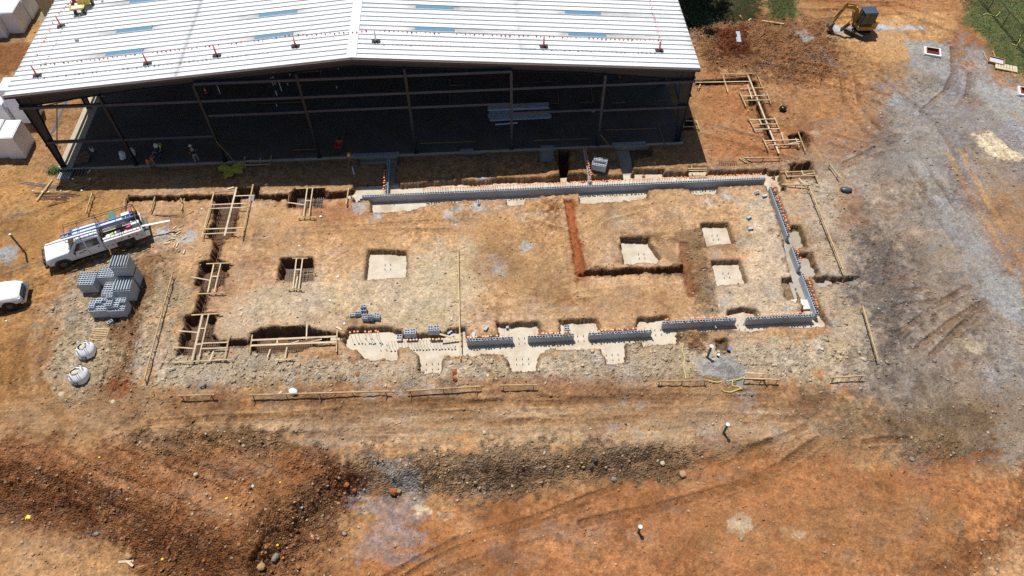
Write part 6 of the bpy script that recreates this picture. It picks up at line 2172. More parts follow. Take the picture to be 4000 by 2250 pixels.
# ================================================================ items in and around the building
p = P3(2030, 470, 0)
for i in range(9):
    o = MB().box(-2.75, 2.75, -.12, .12, 0, .09).build('metal_channel', mat('pale_panel_metal', (.55, .57, .62), .5, var=.1), loc=(p.x + random.uniform(-.1, .1), p.y + .15 + i * .22, .03 + (.09 if i > 5 else 0)), rz=.01)
    tag(o, 'long pale metal panel in the bundle on the dark slab', 'panel', 'long pale panels bundled on the slab')
tag(MB().box(-2.0, 0, -.06, .06, 0, .06).build('metal_strip', M_WHT, loc=(p.x - .2, p.y - .35, .01), rz=.06), 'single white strip lying in front of the bundled panels', 'panel')
for u, v, lb in ((2420, 305, 'orange traffic cone far inside at the right of the slab'), (806, 365, 'orange traffic cone inside near the second column')):
    p = P3(u, v, 0)
    r = thing('traffic_cone', lb, 'traffic cone', (p.x, p.y, .005))
    MB().box(-.18, .18, -.18, .18, 0, .03).build('base', M_BLK, r)
    MB().cyl((0, 0, .03), (0, 0, .7), .14, .03, 12).build('cone_body', M_CONE, r)
    MB().cyl((0, 0, .35), (0, 0, .48), .0935, .073, 12).build('white_band', M_WHT, r)
k = 0
for u, v in ((1100, 355), (1092, 325), (1086, 385), (1082, 415), (1322, 270), (1316, 345), (860, 365), (880, 315), (1075, 330), (1133, 295), (1067, 333), (1125, 333), (1147, 272)):
    p = P3(u, v, 0)
    hh = .9 if k % 2 == 0 else .25
    tag(MB().cyl((0, 0, 0), (0, 0, hh), .05, n=8).build('pipe_riser', M_PVC, loc=(p.x, p.y, .0)), 'white plumbing riser standing up from the dark slab', 'pipe', 'white plumbing risers in the slab')
    k += 1
for u0, v0, u1, v1 in ((1145, 586, 1245, 582), (1640, 560, 1860, 552), (2085, 549, 2305, 541), (2365, 508, 2565, 502), (2570, 485, 2600, 575), (2110, 405, 2190, 403), (2265, 401, 2325, 398), (2390, 402, 2445, 400), (1180, 282, 1250, 278), (1760, 333, 1815, 331), (1757, 310, 1757, 405), (2170, 300, 2183, 403), (2300, 298, 2318, 398), (2080, 320, 2165, 318), (2555, 395, 2610, 392), (1010, 404, 1190, 398)):
    p, q = P3(u0, v0, .03), P3(u1, v1, .03)
    tag(MB().beam((0, 0, 0), q - p, .08, .05).build('floor_board', M_TIMD, loc=p), 'thin board lying on the dark building slab', 'board', 'thin boards on the dark slab')
p = P3(330, 622, 0)
for i, (x, y, a) in enumerate(((0, 0, .1), (.5, .1, -.1), (.1, .35, .3), (.55, .45, 0), (.3, .7, .5))):
    tag(MB().box(-.35, .35, -.22, .22, 0, .05).build('cardboard', mat('brown_cardboard', (.22, .13, .07), .9, var=.15), loc=(p.x + x - .4, p.y + y - .3, .01 + i * .055), rz=a), 'flattened brown cardboard in the pile near the left slab corner', 'cardboard', 'cardboard pile near the left slab corner')
for u, v, lb in ((484, 612, 'white sacks strapped upright beside the slab edge, left one'), (521, 600, 'white sacks strapped upright beside the slab edge, right one')):
    p = P3(u, v + 8, 0)
    r = thing('sack_stack', lb, 'sack', (p.x, p.y, .005))
    for i in range(3):
        MB().rock((0, .05 * i, .14 + .2 * i), .27, 10 + i, flat=.5, sub=2).build('sack', M_WHT, r, smooth=True)
p = P3(362, 590, 0)
r = thing('bucket', 'round pale bucket on the slab near the left corner', 'bucket', (p.x, p.y, .005))
MB().cyl((0, 0, 0), (0, 0, .36), .14, .16, 14).build('pail', M_WHT, r)
MB().cyl((0, 0, .355), (0, 0, .364), .13, n=14).build('contents', M_BLK, r)
p = P3(1327, 585, 0)
r = thing('wheelbarrow', 'red wheelbarrow parked at the slab edge', 'wheelbarrow', (p.x, p.y + .1, .005), -1.6)
MB().add([(-.45, -.3, .6), (.4, -.33, .62), (.4, .33, .62), (-.45, .3, .6), (-.2, -.18, .3), (.3, -.2, .32), (.3, .2, .32), (-.2, .18, .3)], [(4, 5, 6, 7), (0, 4, 7, 3), (1, 2, 6, 5), (0, 1, 5, 4), (3, 7, 6, 2)]).build('tray', M_RED, r)
MB().tube([(-1.0, -.28, .55), (.5, -.1, .25)], .022).tube([(-1.0, .28, .55), (.5, .1, .25)], .022).tube([(-.3, -.2, .3), (-.35, -.25, 0)], .02).tube([(-.3, .2, .3), (-.35, .25, 0)], .02).build('frame', M_TIMD, r)
MB().cyl((.55, -.05, .2), (.55, .05, .2), .2, n=14).build('wheel', M_BLK, r)
# yellow tarp
p = at(905, 668)
bm = bmesh.new()
bmesh.ops.create_grid(bm, x_segments=26, y_segments=20, size=.5)
for v in bm.verts:
    x, y = v.co.x * 2.2, v.co.y * 1.5
    a = math.atan2(y, x)
    k_ = 1 + .25 * math.sin(3 * a + 1) + .12 * math.sin(7 * a)
    v.co = V((x * k_ * .85, y * k_ * .9, .12 + .1 * math.sin(x * 4 + 2 * y) * math.cos(y * 5) + random.uniform(-.02, .02)))
me = D.meshes.new('yellow_tarp')
bm.to_mesh(me)
bm.free()
me.materials.append(mat('yellow_tarp_cloth', (.42, .36, .03), .6, var=.25))
o = D.objects.new('yellow_tarp', me)
COL.objects.link(o)
o.location = p
o.rotation_euler = (0, 0, .3)
sm = o.modifiers.new('thick', 'SOLIDIFY')
sm.thickness = .02
tag(o, 'crumpled yellow tarp lying in the shade before the building', 'tarp')
# survey level and white tube
p = at(1374, 655)
r = thing('survey_tripod', 'yellow survey level on a tripod in the building shade', 'tripod', p)
for a in (0, 2.1, 4.2):
    MB().tube([(0, 0, 1.35), (.5 * math.cos(a), .5 * math.sin(a), 0)], .02).build('leg', M_TIMD, r)
MB().box(-.1, .1, -.12, .12, 1.35, 1.6).build('level', M_YEL, r, bevel=.02)
plank('white tube lying on the ground below the survey tripod', 1377, 655, 1384, 683, .1, .1, .05, M_PVC, 'white_tube', 'tube')
# pallet of bolts and clutter at the west column foot
for u, v, w_, h_, m_, lb, cat in ((300, 678, 1.6, .18, M_REBG, 'dark steel grate lying in the shade left of the trenches', 'steel grate'), (255, 690, .9, .15, M_GALV, 'grey bracket bundle in the shade by the corner column', 'steel bundle')):
    p = at(u, v)
    mb = MB()
    for i in range(7):
        mb.box(-w_ / 2 + i * w_ / 6 - .03, -w_ / 2 + i * w_ / 6 + .03, -.4, .4, .05, h_)
    mb.box(-w_ / 2, w_ / 2, -.42, -.36, 0, .05).box(-w_ / 2, w_ / 2, .36, .42, 0, .05)
    tag(mb.build('steel_grate', m_, loc=p), lb, cat)
for i, (u, v) in enumerate(((285, 700), (270, 695), (262, 687), (345, 675), (351, 668), (320, 745), (352, 700), (130, 746), (168, 750), (190, 752), (240, 745), (1040, 722), (805, 775), (789, 817), (1253, 847), (1170, 962), (1320, 1083), (1290, 1175), (1345, 1265))):
    p = at(u, v)
    tag(MB().rock((0, 0, .04), .11, 60 + i, flat=.6).build('white_scrap', M_WHT, loc=p), 'small white scrap lying on the ground', 'scrap', 'small white scraps scattered about')

# ================================================================ bulk bags, pallet, pipes
M_BAG = mat('woven_white_bag', (.86, .87, .9), .8, var=.05, scale=8)
M_SAND = mat('pale_sand', alb(226, 214, 194), .95, var=.1, bump=.5)
M_MARK = mat('dark_print', (.06, .07, .09), .7)
for u, v, rz, lb in ((342, 1378, .1, 'white bulk bag of sand beside the empty pallet'), (316, 1476, -.05, 'white bulk bag of sand nearer the bottom, second from the pallet')):
    p = at(u, v)
    r = thing('bulk_bag', lb, 'bulk bag', p, rz, 'white bulk bags')
    n = 20
    rnd = random.Random(u)
    ring = []
    for z, k in ((0, .54), (.06, .60), (.42, .60), (.56, .52), (.70, .40), (.80, .28)):
        row = []
        for i in range(n):
            t = 2 * math.pi * i / n
            sq = 1 / max(abs(math.cos(t)), abs(math.sin(t))) ** .45
            e = 1 + rnd.uniform(-.02, .02) + (.16 * (rnd.random() - .3) if z == .80 else 0)
            row.append((k * sq * math.cos(t) * e, k * sq * math.sin(t) * e, z + (.12 * max(0, math.sin(2 * t + 1)) if z == .80 else 0)))
        ring.append(row)
    vs = [q for row in ring for q in row]
    fs = [(j * n + i, j * n + (i + 1) % n, (j + 1) * n + (i + 1) % n, (j + 1) * n + i) for j in range(5) for i in range(n)] + [tuple(range(n))[::-1]]
    MB().add(vs, fs).build('bag_cloth', M_BAG, r, smooth=True)
    MB().rock((0, 0, .76), .27, u, flat=.3, sub=2).build('sand', M_SAND, r, smooth=True)
    for s1 in (-1, 1):
        for s2 in (-1, 1):
            MB().tube([(s1 * .34, s2 * .34, .64), (s1 * .34, s2 * .3, .95), (s1 * .24, s2 * .36, .97), (s1 * .24, s2 * .4, .66)], .025).build('strap', M_BAG, r)
    mk = MB()
    pr = [(-.15, .64), (.15, .64), (.15, .44), (.09, .36), (-.09, .36), (-.15, .44)]
    pr = [(a, b - .22) for a, b in pr]
    mk.prism(pr, -.66, -.62, axis='y')
    e = mk.build('printed_emblem', M_MARK, r)
    MB().box(-.08, -.045, -.672, -.662, .22, .36).box(.045, .08, -.672, -.662, .22, .36).box(-.045, .045, -.672, -.662, .20, .235).box(-.02, .02, -.672, -.662, .28, .32).build('emblem_light', M_BAG, e)
c = at(392, 1308)
r = thing('pallet', 'empty wooden pallet between the block cubes and the upper bulk bag', 'pallet', c, .0)
for i in range(7):
    MB().box(-.6, .6, -.5 + i * .15, -.41 + i * .15, .1, .125).build('slat', M_TIM, r)
for x in (-.58, 0, .54):
    MB().box(x, x + .05, -.5, .5, .01, .099).build('stringer', M_TIMD, r)
for u, v, lb, n, dz in ((3108, 1192, 'white pipe in the bundle inside the east wall corner', 5, -.45), (3150, 1193, 'white pipe in the bundle poking out beyond the east wall', 5, -.42)):
    x, y = G(u, v, dz)
    for i in range(n):
        o = MB().cyl((-.45, 0, 0), (.45, 0, 0), .075, n=12).build('white_pipe', M_PVC, loc=(x + .02 * i, y - .35 + i * .17, dz + .12), rz=.03, smooth=False)
        tag(o, lb, 'pipe', 'white pipes ' + ('inside' if u < 3130 else 'outside') + ' the east wall')
for (ub_, vb_), (ut, vt), lb in (((2762, 1398), (2771, 1354), 'tall dark green pipe with white cap beside the gravel heap'), ((2826, 1692), (2849, 1659), 'dark green pipe with white cap on the slope at the right'), ((2494, 2078), (2497, 2059), 'short dark green pipe with white cap alone on the lower field')):
    p = at(ub_, vb_)
    h = 1.0
    for hh in np.arange(.3, 2.2, .02):
        d_ = ray(ut, vt)
        c = RM @ np.array([p.x, p.y, p.z + hh - CAMH])
        if 1125 - FPX * c[1] / c[2] < vt:
            h = hh
            break
    r = thing('capped_pipe', lb, 'pipe', p, 0, 'green pipes with white caps')
    MB().cyl((0, 0, -.3), (0, 0, h), .085, n=16).build('pipe', M_GREEN, r, smooth=False)
    MB().cyl((0, 0, h), (0, 0, h + .07), .12, n=16).build('cap', M_PVC, r)
for u, v, s_, lb in ((2845, 1372, .1, 'small black and blue pipe fitting on the ground near the tall green pipe'), (2803, 1395, .08, 'small white capped stub in the pipe hole')):
    p = at(u, v)
    r = thing('pipe_stub', lb, 'pipe fitting', p)
    MB().cyl((0, 0, 0), (0, 0, .28), s_, n=12).build('stub', M_BLK, r)
    MB().cyl((0, 0, .28), (0, 0, .31), s_ * 1.1, n=12).build('cap', M_PVC if s_ < .09 else M_LADB, r)
tag(MB().cyl((0, 0, 0), (.05, -.28, -.06), .08, n=12).build('drain_stub', M_GALV, loc=(FW[3][0] + 3.8, FW[3][2] - .0, -.12)), 'grey drain stub poking through the foot of the taller front wall', 'pipe')
p = at(100, 990)
r = thing('steel_pipe_post', 'rusty grey pipe standing in the pale gravel at the left edge', 'post', p)
MB().cyl((0, 0, -.2), (0, 0, 2.2), .07, n=10).build('pipe', M_REBG, r)
MB().cyl((0, 0, 2.2), (0, 0, 2.26), .08, n=10).build('cap', M_PVC, r)

# --- catch basins
M_RUST = mat('rusty_frame', (.18, .035, .02), .8, var=.25)
for px, lb in (([(3612, 196), (3650, 190), (3668, 222), (3628, 226)], 'white framed catch basin with rusty grate in the grey gravel mound'), ([(3978, 352), (4020, 345), (4040, 378), (3996, 382)], 'white framed catch basin cut off by the right edge')):
    q_ = [at(u, v) for u, v in px]
    c = sum(q_, V()) / 4
    z = max(q.z for q in q_) + .12
    r = thing('catch_basin', lb, 'catch basin', (c.x, c.y, z), -.35, 'catch basins')
    MB().box(-.75, .75, -.62, -.45, -.3, .08).box(-.75, .75, .45, .62, -.3, .08).box(-.75, -.58, -.45, .45, -.3, .08).box(.58, .75, -.45, .45, -.3, .08).build('frame', M_WHT, r)
    MB().box(-.57, .57, -.44, -.36, -.25, .16).box(-.57, .57, .36, .44, -.25, .16).box(-.57, -.5, -.36, .36, -.25, .16).box(.5, .57, -.36, .36, -.25, .16).box(-.5, .5, -.08, .04, -.2, .05).build('rusty_frame', M_RUST, r)
    MB().box(-.5, .5, -.36, .36, -.3, -.24).build('pit_floor', M_BLK, r)
p = at(3890, 243)
r = thing('drain_form', 'square timber framed inlet at the right, before the grass', 'drain inlet', p + V((0, 0, .04)), -.5)
MB().box(-.7, .7, -.5, -.42, 0, .2).box(-.7, .7, .42, .5, 0, .2).box(-.7, -.62, -.42, .42, 0, .2).box(.62, .7, -.42, .42, 0, .2).build('frame', mat('brown_form_board', (.3, .16, .07), .8), r)
MB().box(-.6, .6, -.4, .4, .02, .08).build('grate', M_CMU, r)
p = at(3928, 268)
r = thing('form_panel', 'pale slotted panel lying beside the timber framed inlet', 'panel', p + V((0, 0, .06)), -.42)
MB().box(-.95, .95, -.45, .45, .0, .1).build('sheet', M_TIMW, r)
mb = MB()
for i in range(6):
    for j in (-.2, .12):
        mb.box(-.75 + i * .25, -.7 + i * .25, j, j + .22, .1, .115)
mb.build('slots', M_DKP, r)
plank('thin board standing beside the timber framed inlet', 3875, 202, 3888, 230, .09, dz=.1)
p = at(2882, 148)
tag(MB().box(-.22, .22, -.65, .65, 0, .1).build('concrete_slab_offcut', M_CMU, loc=p + V((0, 0, .08)), rz=-.05, rot=(.25, 0, -.05)), 'grey rectangular slab stuck in the brown mound', 'slab')
p = at(3057, 430)
tag(MB().rock((0, 0, .2), .3, 5, flat=.8, sub=2).build('trash_bag', mat('black_bag', (.012, .013, .016), .25), loc=p, smooth=True), 'shiny black bag on the orange dirt north east of the works', 'bag')
p = at(3303, 745)
tag(MB().rock((0, 0, .15), .38, 8, flat=.45, sub=2).build('tarp_bundle', mat('slate_plastic', (.07, .085, .11), .35), loc=p, smooth=True), 'dark slate plastic bundle east of the long batter board', 'bundle')
p = at(1146, 1535)
tag(MB().rock((0, 0, .16), .3, 12, flat=.6, sub=2).build('white_bag', M_WHT, loc=p, smooth=True), 'white bag lying against the long southern batter board', 'bag')
p = at(2260, 555)
tag(MB().rock((0, 0, .2), .2, 13, sub=2).build('rubble_sack', M_GALV, loc=P3(2317, 440, 0), smooth=True), 'pale rubble sack on the slab beside a middle column', 'sack')
for u, v, c, lb in ((106, 2020, (.72, .58, .04), 'large yellow plastic scrap at the lower left'), (1095, 1885, (.72, .58, .04), 'yellow rag on the brown bank near its middle'), (885, 1948, (.72, .58, .04), 'small yellow scrap on the western bank'), (390, 1788, (.72, .58, .04), 'small yellow scrap at the top of the western bank'), (632, 2182, (.72, .58, .04), 'yellow scrap among rocks near the bottom'),
                     (988, 1900, (.3, .55, .55), 'pale turquoise bottle on the bank, left of its twin'), (1180, 1983, (.2, .42, .48), 'pale turquoise bottle on the bank, farther right'), (25, 1255, (.35, .65, .5), 'mint green bottle below the pickup at the left edge'), (1085, 2130, (.72, .58, .04), 'tiny yellow scrap on the rocks below the bank'), (2935, 1425, (.72, .6, .04), 'yellow scrap east of the gravel heap'), (1936, 1252, (.7, .08, .06), 'red scrap north of the first front wall'), (903, 1375, (.8, .08, .1), 'pink ball beside the south west timber frame')):
    p = at(u, v)
    tag(MB().rock((0, 0, .05), .09 if 'large' not in lb else .2, int(u), flat=.4).build('plastic_scrap', mat('scrap_%d_%d' % (c[0] * 100, c[1] * 100), c, .5), loc=p), lb, 'plastic scrap')
# caution tape
M_TAPE = mat('yellow_tape', (.5, .47, .12), .6)
for pts, lb in (([(2668, 1345), (2664, 1370), (2672, 1400), (2670, 1440), (2678, 1482)], 'yellow caution tape trailing down west of the gravel heap'), ([(2766, 1490), (2800, 1496), (2850, 1490), (2890, 1482), (2915, 1472)], 'yellow caution tape strung below the gravel heap'), ([(2860, 1488), (2858, 1510), (2880, 1512), (2895, 1520), (2850, 1535), (2825, 1530), (2815, 1520)], 'yellow caution tape tangled south of the gravel heap'),
                ([(3838, 62), (3850, 55), (3870, 62), (3890, 66), (3905, 50)], 'yellow tape lying on the grass by the fence'), ([(3984, 140), (3980, 165), (3968, 182), (3950, 175)], 'bright yellow tape by the fence at the right edge'), ([(3838, 202), (3845, 222), (3856, 238)], 'yellow tape beside the timber framed inlet')):
    P = [at(u, v) + V((0, 0, .12)) for u, v in pts]
    mb = MB()
    for a, b in zip(P[:-1], P[1:]):
        mb.beam(a - P[0], b - P[0], .05, .012)
    tag(mb.build('caution_tape', M_TAPE, loc=P[0]), lb, 'caution tape')
for (u, v), (ut, vt), lb in (((3598, 100), (3608, 40), 'thin white marker pole right of the excavator'), ((3228, 100), (3227, 42), 'thin white marker pole left of the excavator')):
    p = at(u, v)
    tag(MB().cyl((0, 0, 0), (-.1, 0, 1.75), .035, n=6).build('marker_pole', M_WHT, loc=p), lb, 'pole')
# boulders one can point at
M_RT = mat('tan_rock', alb(196, 158, 116), .9, var=.2, bump=.5, scale=4)
M_RO = mat('orange_rock', alb(178, 104, 50), .9, var=.25, bump=.5, scale=4)
M_RG = mat('grey_rock', alb(150, 146, 136), .9, var=.2, bump=.5, scale=4)
M_RD = mat('dark_rock', alb(88, 84, 80), .9, var=.2, bump=.5, scale=4)
M_RP = mat('pale_slab_rock', alb(216, 204, 172), .9, var=.15, bump=.5, scale=4)
for u, v, s_, m_, fl, lb in ((2667, 1855, .42, M_RT, .8, 'large tan boulder at the foot of the slope near the right'), (2588, 1810, .26, M_RP, .7, 'pale rock on the grey slope left of the large tan boulder'), (2325, 1792, .32, M_RD, .7, 'dark blue grey boulder on the grey slope'), (2310, 1822, .24, M_RD, .6, 'dark stone just below the dark boulder on the slope'),
                             (2398, 1872, .30, M_RG, .8, 'grey boulder at the slope foot'), (1535, 1922, .42, M_RO, .8, 'biggest orange rock at the foot of the middle slope'), (1560, 1920, .26, M_RT, .8, 'smaller rock touching the biggest orange rock'), (1385, 1918, .3, M_RO, .9, 'orange rock left of the biggest orange rock'), (1355, 1895, .28, M_RO, .8, 'orange rock at the west end of the middle slope'),
                             (240, 1540, .36, M_RP, .35, 'flat pale stone slab below the bulk bags'), (441, 1571, .36, M_RP, .4, 'tilted pale slab south of the stony patch'), (792, 1508, .42, M_RG, .6, 'large grey boulder in the stony belt at the west'), (740, 1505, .26, M_RG, .7, 'grey rock left of the large grey boulder in the stony belt'), (1348, 1478, .36, M_RG, .5, 'dark flat boulder in the stony belt'), (1340, 1458, .3, M_RT, .35, 'flat tan stone above the dark flat boulder'),
                             (1776, 1455, .32, M_RO, .8, 'upper of two orange clods south of the long batter board'), (1777, 1482, .34, M_RO, .8, 'lower of two orange clods south of the long batter board'), (1396, 1462, .24, M_RO, .5, 'ochre stone in the stony belt'), (1245, 1470, .28, M_RG, .4, 'pale grey slab in the stony belt'), (171, 1440, .34, M_RT, .5, 'brown slab in the stony patch left of the bulk bags'), (1892, 1690, .2, M_RP, .7, 'small white stone on the haul road'), (1922, 1708, .3, M_RT, .4, 'pink stone on the haul road'),
                             (3373, 1405, .3, M_RP, .7, 'pale rock by the south end of the south east batter board'), (3650, 1410, .26, M_RG, .6, 'grey rock on the dark ground at the right'), (3562, 1793, .26, M_RG, .4, 'blue grey stone on the orange field at the right'), (1075, 2180, .38, M_RG, .8, 'grey boulder in the hollow of the bank'), (1020, 2215, .36, M_RT, .8, 'tan boulder near the bottom edge below the bank'), (766, 1855, .22, M_RP, .8, 'white stone on the western bank'), (500, 2172, .3, M_RT, .7, 'tan rock next to the pinkish boards'), (375, 2085, .24, M_RG, .8, 'grey rock at the foot of the western bank')):
    p = at(u, v)
    s_ *= .6
    tag(MB().rock((0, 0, s_ * fl * .45), s_, int(u + v), flat=fl, sub=2).build('boulder', m_, loc=p), lb, 'boulder', 'boulders about the site')

# ================================================================ rubble, everywhere in stony soil
rng = np.random.RandomState(12)
NR = 230000
U = rng.uniform(-150, 4150, NR)
Vv = rng.uniform(-40, 2400, NR) ** 1.0
D3 = (RM.T @ np.stack([(U - 2000) / FPX, -(Vv - 1125) / FPX, np.ones(NR)])).T
T = -CAMH / D3[:, 2]
RX, RY = D3[:, 0] * T, D3[:, 1] * T
ii = np.clip(np.searchsorted(gx, RX) - 1, 0, NX - 2)
jj = np.clip(np.searchsorted(gy, RY) - 1, 0, NY - 2)
rk = ROCK[jj, ii]
clump = fbm(RX, RY, 1.2, 3, 13)
keep = (rng.rand(NR) < rk * 0.55 * (1 + 1.3 * clump)) & ~((RX > BX0 - .3) & (RX < BX1 + .3) & (RY > BY0 - .2)) & (Z[jj, ii] > -0.25 + LOW[jj, ii])
RX, RY, rk = RX[keep], RY[keep], rk[keep]
ii, jj = ii[keep], jj[keep]
rz_ = Z[jj, ii]
size = 0.03 * np.clip(rng.pareto(2.2, len(RX)) + 0.7, 0, 4.2) * (0.75 + 0.4 * rk)
soilc = RGB[jj, ii]
base = []
for s_ in range(4):
    bm = bmesh.new()
    bmesh.ops.create_icosphere(bm, subdivisions=1, radius=1)
    r_ = np.random.RandomState(s_)
    base.append((np.array([v.co[:] for v in bm.verts]) * (1 + r_.uniform(-.38, .30, (len(bm.verts), 1))), np.array([[v.index for v in f.verts] for f in bm.faces])))
    bm.free()


def rubble(sel, name, label, cat):
    VV, FF, CC = [], [], []
    off = 0
    for k in range(4):
        idx = np.where(sel & (np.arange(len(RX)) % 4 == k))[0]
        b, f = base[k]
        n = len(idx)
        if not n:
            continue
        a = rng.uniform(0, 6.28, n)
        sc = size[idx][:, None] * np.stack([rng.uniform(.7, 1.4, n), rng.uniform(.7, 1.2, n), rng.uniform(.4, .8, n)], 1)
        q = b[None] * sc[:, None, :]
        x = q[..., 0] * np.cos(a)[:, None] - q[..., 1] * np.sin(a)[:, None] + RX[idx][:, None]
        y = q[..., 0] * np.sin(a)[:, None] + q[..., 1] * np.cos(a)[:, None] + RY[idx][:, None]
        z = q[..., 2] + (rz_[idx] + size[idx] * .22)[:, None]
        VV.append(np.stack([x, y, z], -1).reshape(-1, 3))
        FF.append((f[None] + (np.arange(n) * len(b))[:, None, None] + off).reshape(-1, 3))
        mixk = rng.rand(n, 1)
        stone = np.array(alb(206, 190, 160)) * rng.uniform(.55, 1.1, (n, 1))
        c = soilc[idx] * rng.uniform(.9, 1.45, (n, 1)) * (mixk > .35) + (stone * .75 + soilc[idx] * .4) * (mixk <= .35)
        CC.append(np.repeat(c, len(b), 0))
        off += n * len(b)
    VV, FF, CC = np.concatenate(VV), np.concatenate(FF), np.concatenate(CC)
    me = D.meshes.new(name)
    me.vertices.add(len(VV))
    me.vertices.foreach_set('co', VV.astype(np.float32).ravel())
    me.loops.add(len(FF) * 3)
    me.loops.foreach_set('vertex_index', FF.astype(np.int32).ravel())
    me.polygons.add(len(FF))
    me.polygons.foreach_set('loop_start', np.arange(0, len(FF) * 3, 3, dtype=np.int32))
    me.polygons.foreach_set('loop_total', np.full(len(FF), 3, np.int32))
    me.update()
    ca = me.color_attributes.new('soil', 'FLOAT_COLOR', 'POINT')
    c4 = np.ones((len(VV), 4), np.float32)
    c4[:, :3] = np.clip(CC, .005, .8)
    c4[:, 3] = 0.05
    ca.data.foreach_set('color', c4.ravel())
    me.materials.append(SOIL)
    o = D.objects.new(name, me)
    COL.objects.link(o)
    tag(o, label, cat, kind='stuff')


rubble(np.ones(len(RX), bool), 'rubble', 'loose stones and clods scattered over the churned soil', 'rubble')

# ================================================================ grass, fence, trees, bush
M_GR = mat('grass_blade', (.14, .18, .07), .8, var=.35, scale=.8)
VV, FF = [], []


def tufts(poly, n, h, s=VS, world=False):
    P = poly if world else GP(poly, 0, s)
    xs, ys = [p[0] for p in P], [p[1] for p in P]
    x, y = rng.uniform(min(xs), max(xs), n), rng.uniform(min(ys), max(ys), n)
    d = sdf(P, x, y) + .8 * fbm(x, y, 1.0, 3, 3)
    for a, b in zip(x[d < 0], y[d < 0]):
        z = hz(a, b)
        for _ in range(3):
            t = random.uniform(0, 6.28)
            w_ = random.uniform(.02, .05)
            hh = h * random.uniform(.4, 1.2)
            c, s_ = math.cos(t), math.sin(t)
            k = len(VV)
            dx, dy = random.uniform(-.1, .1), random.uniform(-.1, .1)
            VV.extend([(a + dx - c * w_, b + dy - s_ * w_, z - .01), (a + dx + c * w_, b + dy + s_ * w_, z - .01), (a + dx + s_ * hh * .6, b + dy - c * hh * .6, z + hh)])
            FF.append((k, k + 1, k + 2))


tufts([(2400, -90), (2440, 60), (2500, 120), (2520, 175), (2620, 210), (2700, 100), (2700, -90)], 22000, .07)
tufts([(1935, -40), (1990, -40), (2005, 48), (1945, 45)], 3500, .07)
tufts([(1700, -60), (1760, -60), (1790, 60), (1735, 66)], 3500, .12)
me = D.meshes.new('grass')
me.from_pydata(VV, [], FF)
me.materials.append(M_GR)
o = D.objects.new('grass', me)
COL.objects.link(o)
tag(o, 'short rough grass at the edges of the site', 'grass', kind='stuff')
fa = [G(u, v) for u, v in ((3857, 45), (3911, 108), (3967, 175))]
d_ = V((fa[2][0] - fa[0][0], fa[2][1] - fa[0][1], 0)) / 2
f0 = V((fa[0][0], fa[0][1], 0))
r = thing('chain_link_fence', 'black chain link fence on the grass at the top right', 'fence', f0)
posts = [d_ * k for k in range(-4, 6)]
M_FN = mat('black_fence_coating', (.012, .013, .012), .5)
for p in posts:
    g = hz(f0.x + p.x, f0.y + p.y)
    MB().cyl((p.x, p.y, g - .1), (p.x, p.y, 1.75), .035, n=6).build('post', M_FN, r)
MB().tube([posts[0] + V((0, 0, 1.74)), posts[-1] + V((0, 0, 1.74))], .025).tube([posts[0] + V((0, 0, .08)), posts[-1] + V((0, 0, .08))], .015).build('rail', M_FN, r)
mb = MB()
L_ = (posts[-1] - posts[0]).length
dn = (posts[-1] - posts[0]).normalized()
k = 0.0
while k < L_ - 1.7:
    for s_ in (0, 1):
        a = posts[0] + dn * (k + 1.66 * s_) + V((0, 0, .08))
        b = posts[0] + dn * (k + 1.66 * (1 - s_)) + V((0, 0, 1.74))
        mb.beam(a, b, .004, .004)
    k += .13
mb.build('mesh', M_FN, r)


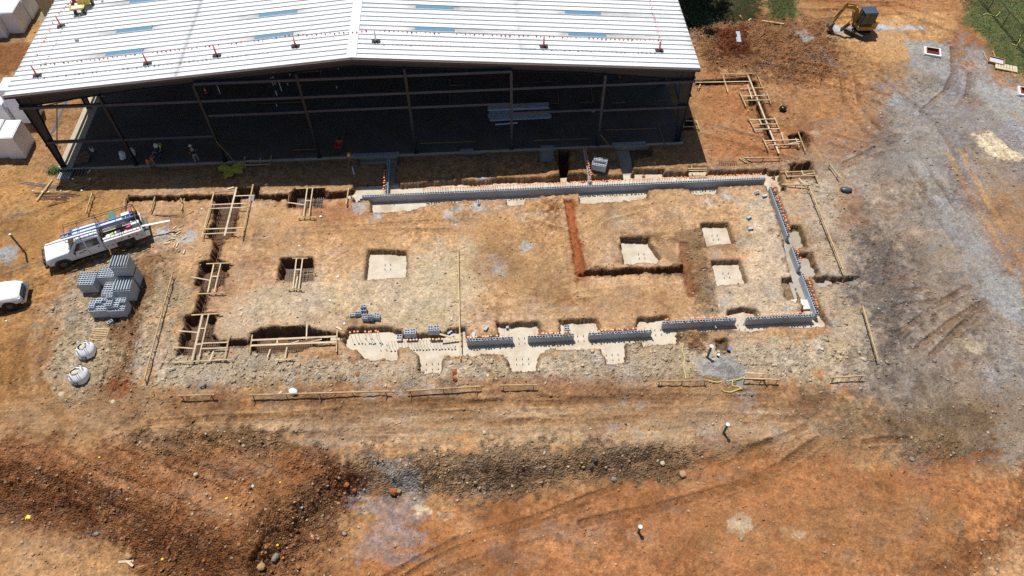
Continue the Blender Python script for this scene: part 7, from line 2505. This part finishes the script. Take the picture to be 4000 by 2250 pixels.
def tree(loc, R, H, label, n=4200, seed=1):
    rn = random.Random(seed)
    r = thing('tree', label, 'tree', loc, 0, 'broadleaf trees beyond the building')
    mb = MB().cyl((0, 0, -.2), (0, 0, H * .5), .22, .14, 10)
    for k in range(9):
        a = k * 2.4
        z = H * (.25 + .05 * k)
        mb.cyl((0, 0, z), (R * .7 * math.cos(a), R * .7 * math.sin(a), z + H * .25), .09, .03, 6)
    mb.build('trunk', mat('bark', (.09, .07, .05), .9, var=.3), r)
    vs, fs, ms = [], [], []
    cl = [(V((rn.gauss(0, R * .42), rn.gauss(0, R * .42), H * .62 + rn.gauss(0, H * .16))), rn.uniform(.7, 1.5)) for _ in range(60)]
    for _ in range(n * 5):
        c, cr_ = rn.choice(cl)
        p = c + V((rn.gauss(0, cr_ * .5), rn.gauss(0, cr_ * .5), rn.gauss(0, cr_ * .4)))
        if p.z < H * .22:
            continue
        a = V((rn.uniform(-1, 1), rn.uniform(-1, 1), rn.uniform(-.6, .6))).normalized() * rn.uniform(.08, .17)
        b = a.cross(V((rn.uniform(-1, 1), rn.uniform(-1, 1), rn.uniform(-1, 1)))).normalized() * rn.uniform(.05, .11)
        k = len(vs)
        vs += [p - a, p + b, p + a, p - b]
        fs.append((k, k + 1, k + 2, k + 3))
        ms.append(rn.choice((0, 0, 1)))
    m2 = MB()
    m2.v, m2.f, m2.m = [tuple(q) for q in vs], fs, ms
    m2.build('crown', [mat('leaf_dark', (.03, .06, .015), .8, var=.3), mat('leaf_light', (.06, .11, .025), .8, var=.3)], r)


tree((16.6, 70.2, 0), 3.8, 8.0, 'dark broadleaf tree above the top edge, left of its twin, casting the black shade')
tree((20.6, 69.6, 0), 3.8, 8.0, 'dark broadleaf tree above the top edge, right of its twin, casting the black shade', seed=5)
tree((19.2, 77.0, 0), 4.0, 10.5, 'tall broadleaf tree behind the two that cast the black shade', seed=9)
# weeds at the column foot
p = at(215, 672)
vs, fs = [], []
for _ in range(500):
    q = V((random.gauss(0, .3), random.gauss(0, .22), abs(random.gauss(0, .22)) + .05))
    a = V((random.uniform(-1, 1), random.uniform(-1, 1), random.uniform(-.5, .5))).normalized() * .07
    b = a.cross(V((random.uniform(-1, 1), random.uniform(-1, 1), 1))).normalized() * .035
    k = len(vs)
    vs += [tuple(q - a), tuple(q + b), tuple(q + a), tuple(q - b)]
    fs.append((k, k + 1, k + 2, k + 3))
tag(MB().add(vs, fs).build('weed_bush', mat('weed_green', (.05, .12, .03), .8, var=.3), loc=p), 'small green bush at the foot of the left front column', 'bush')
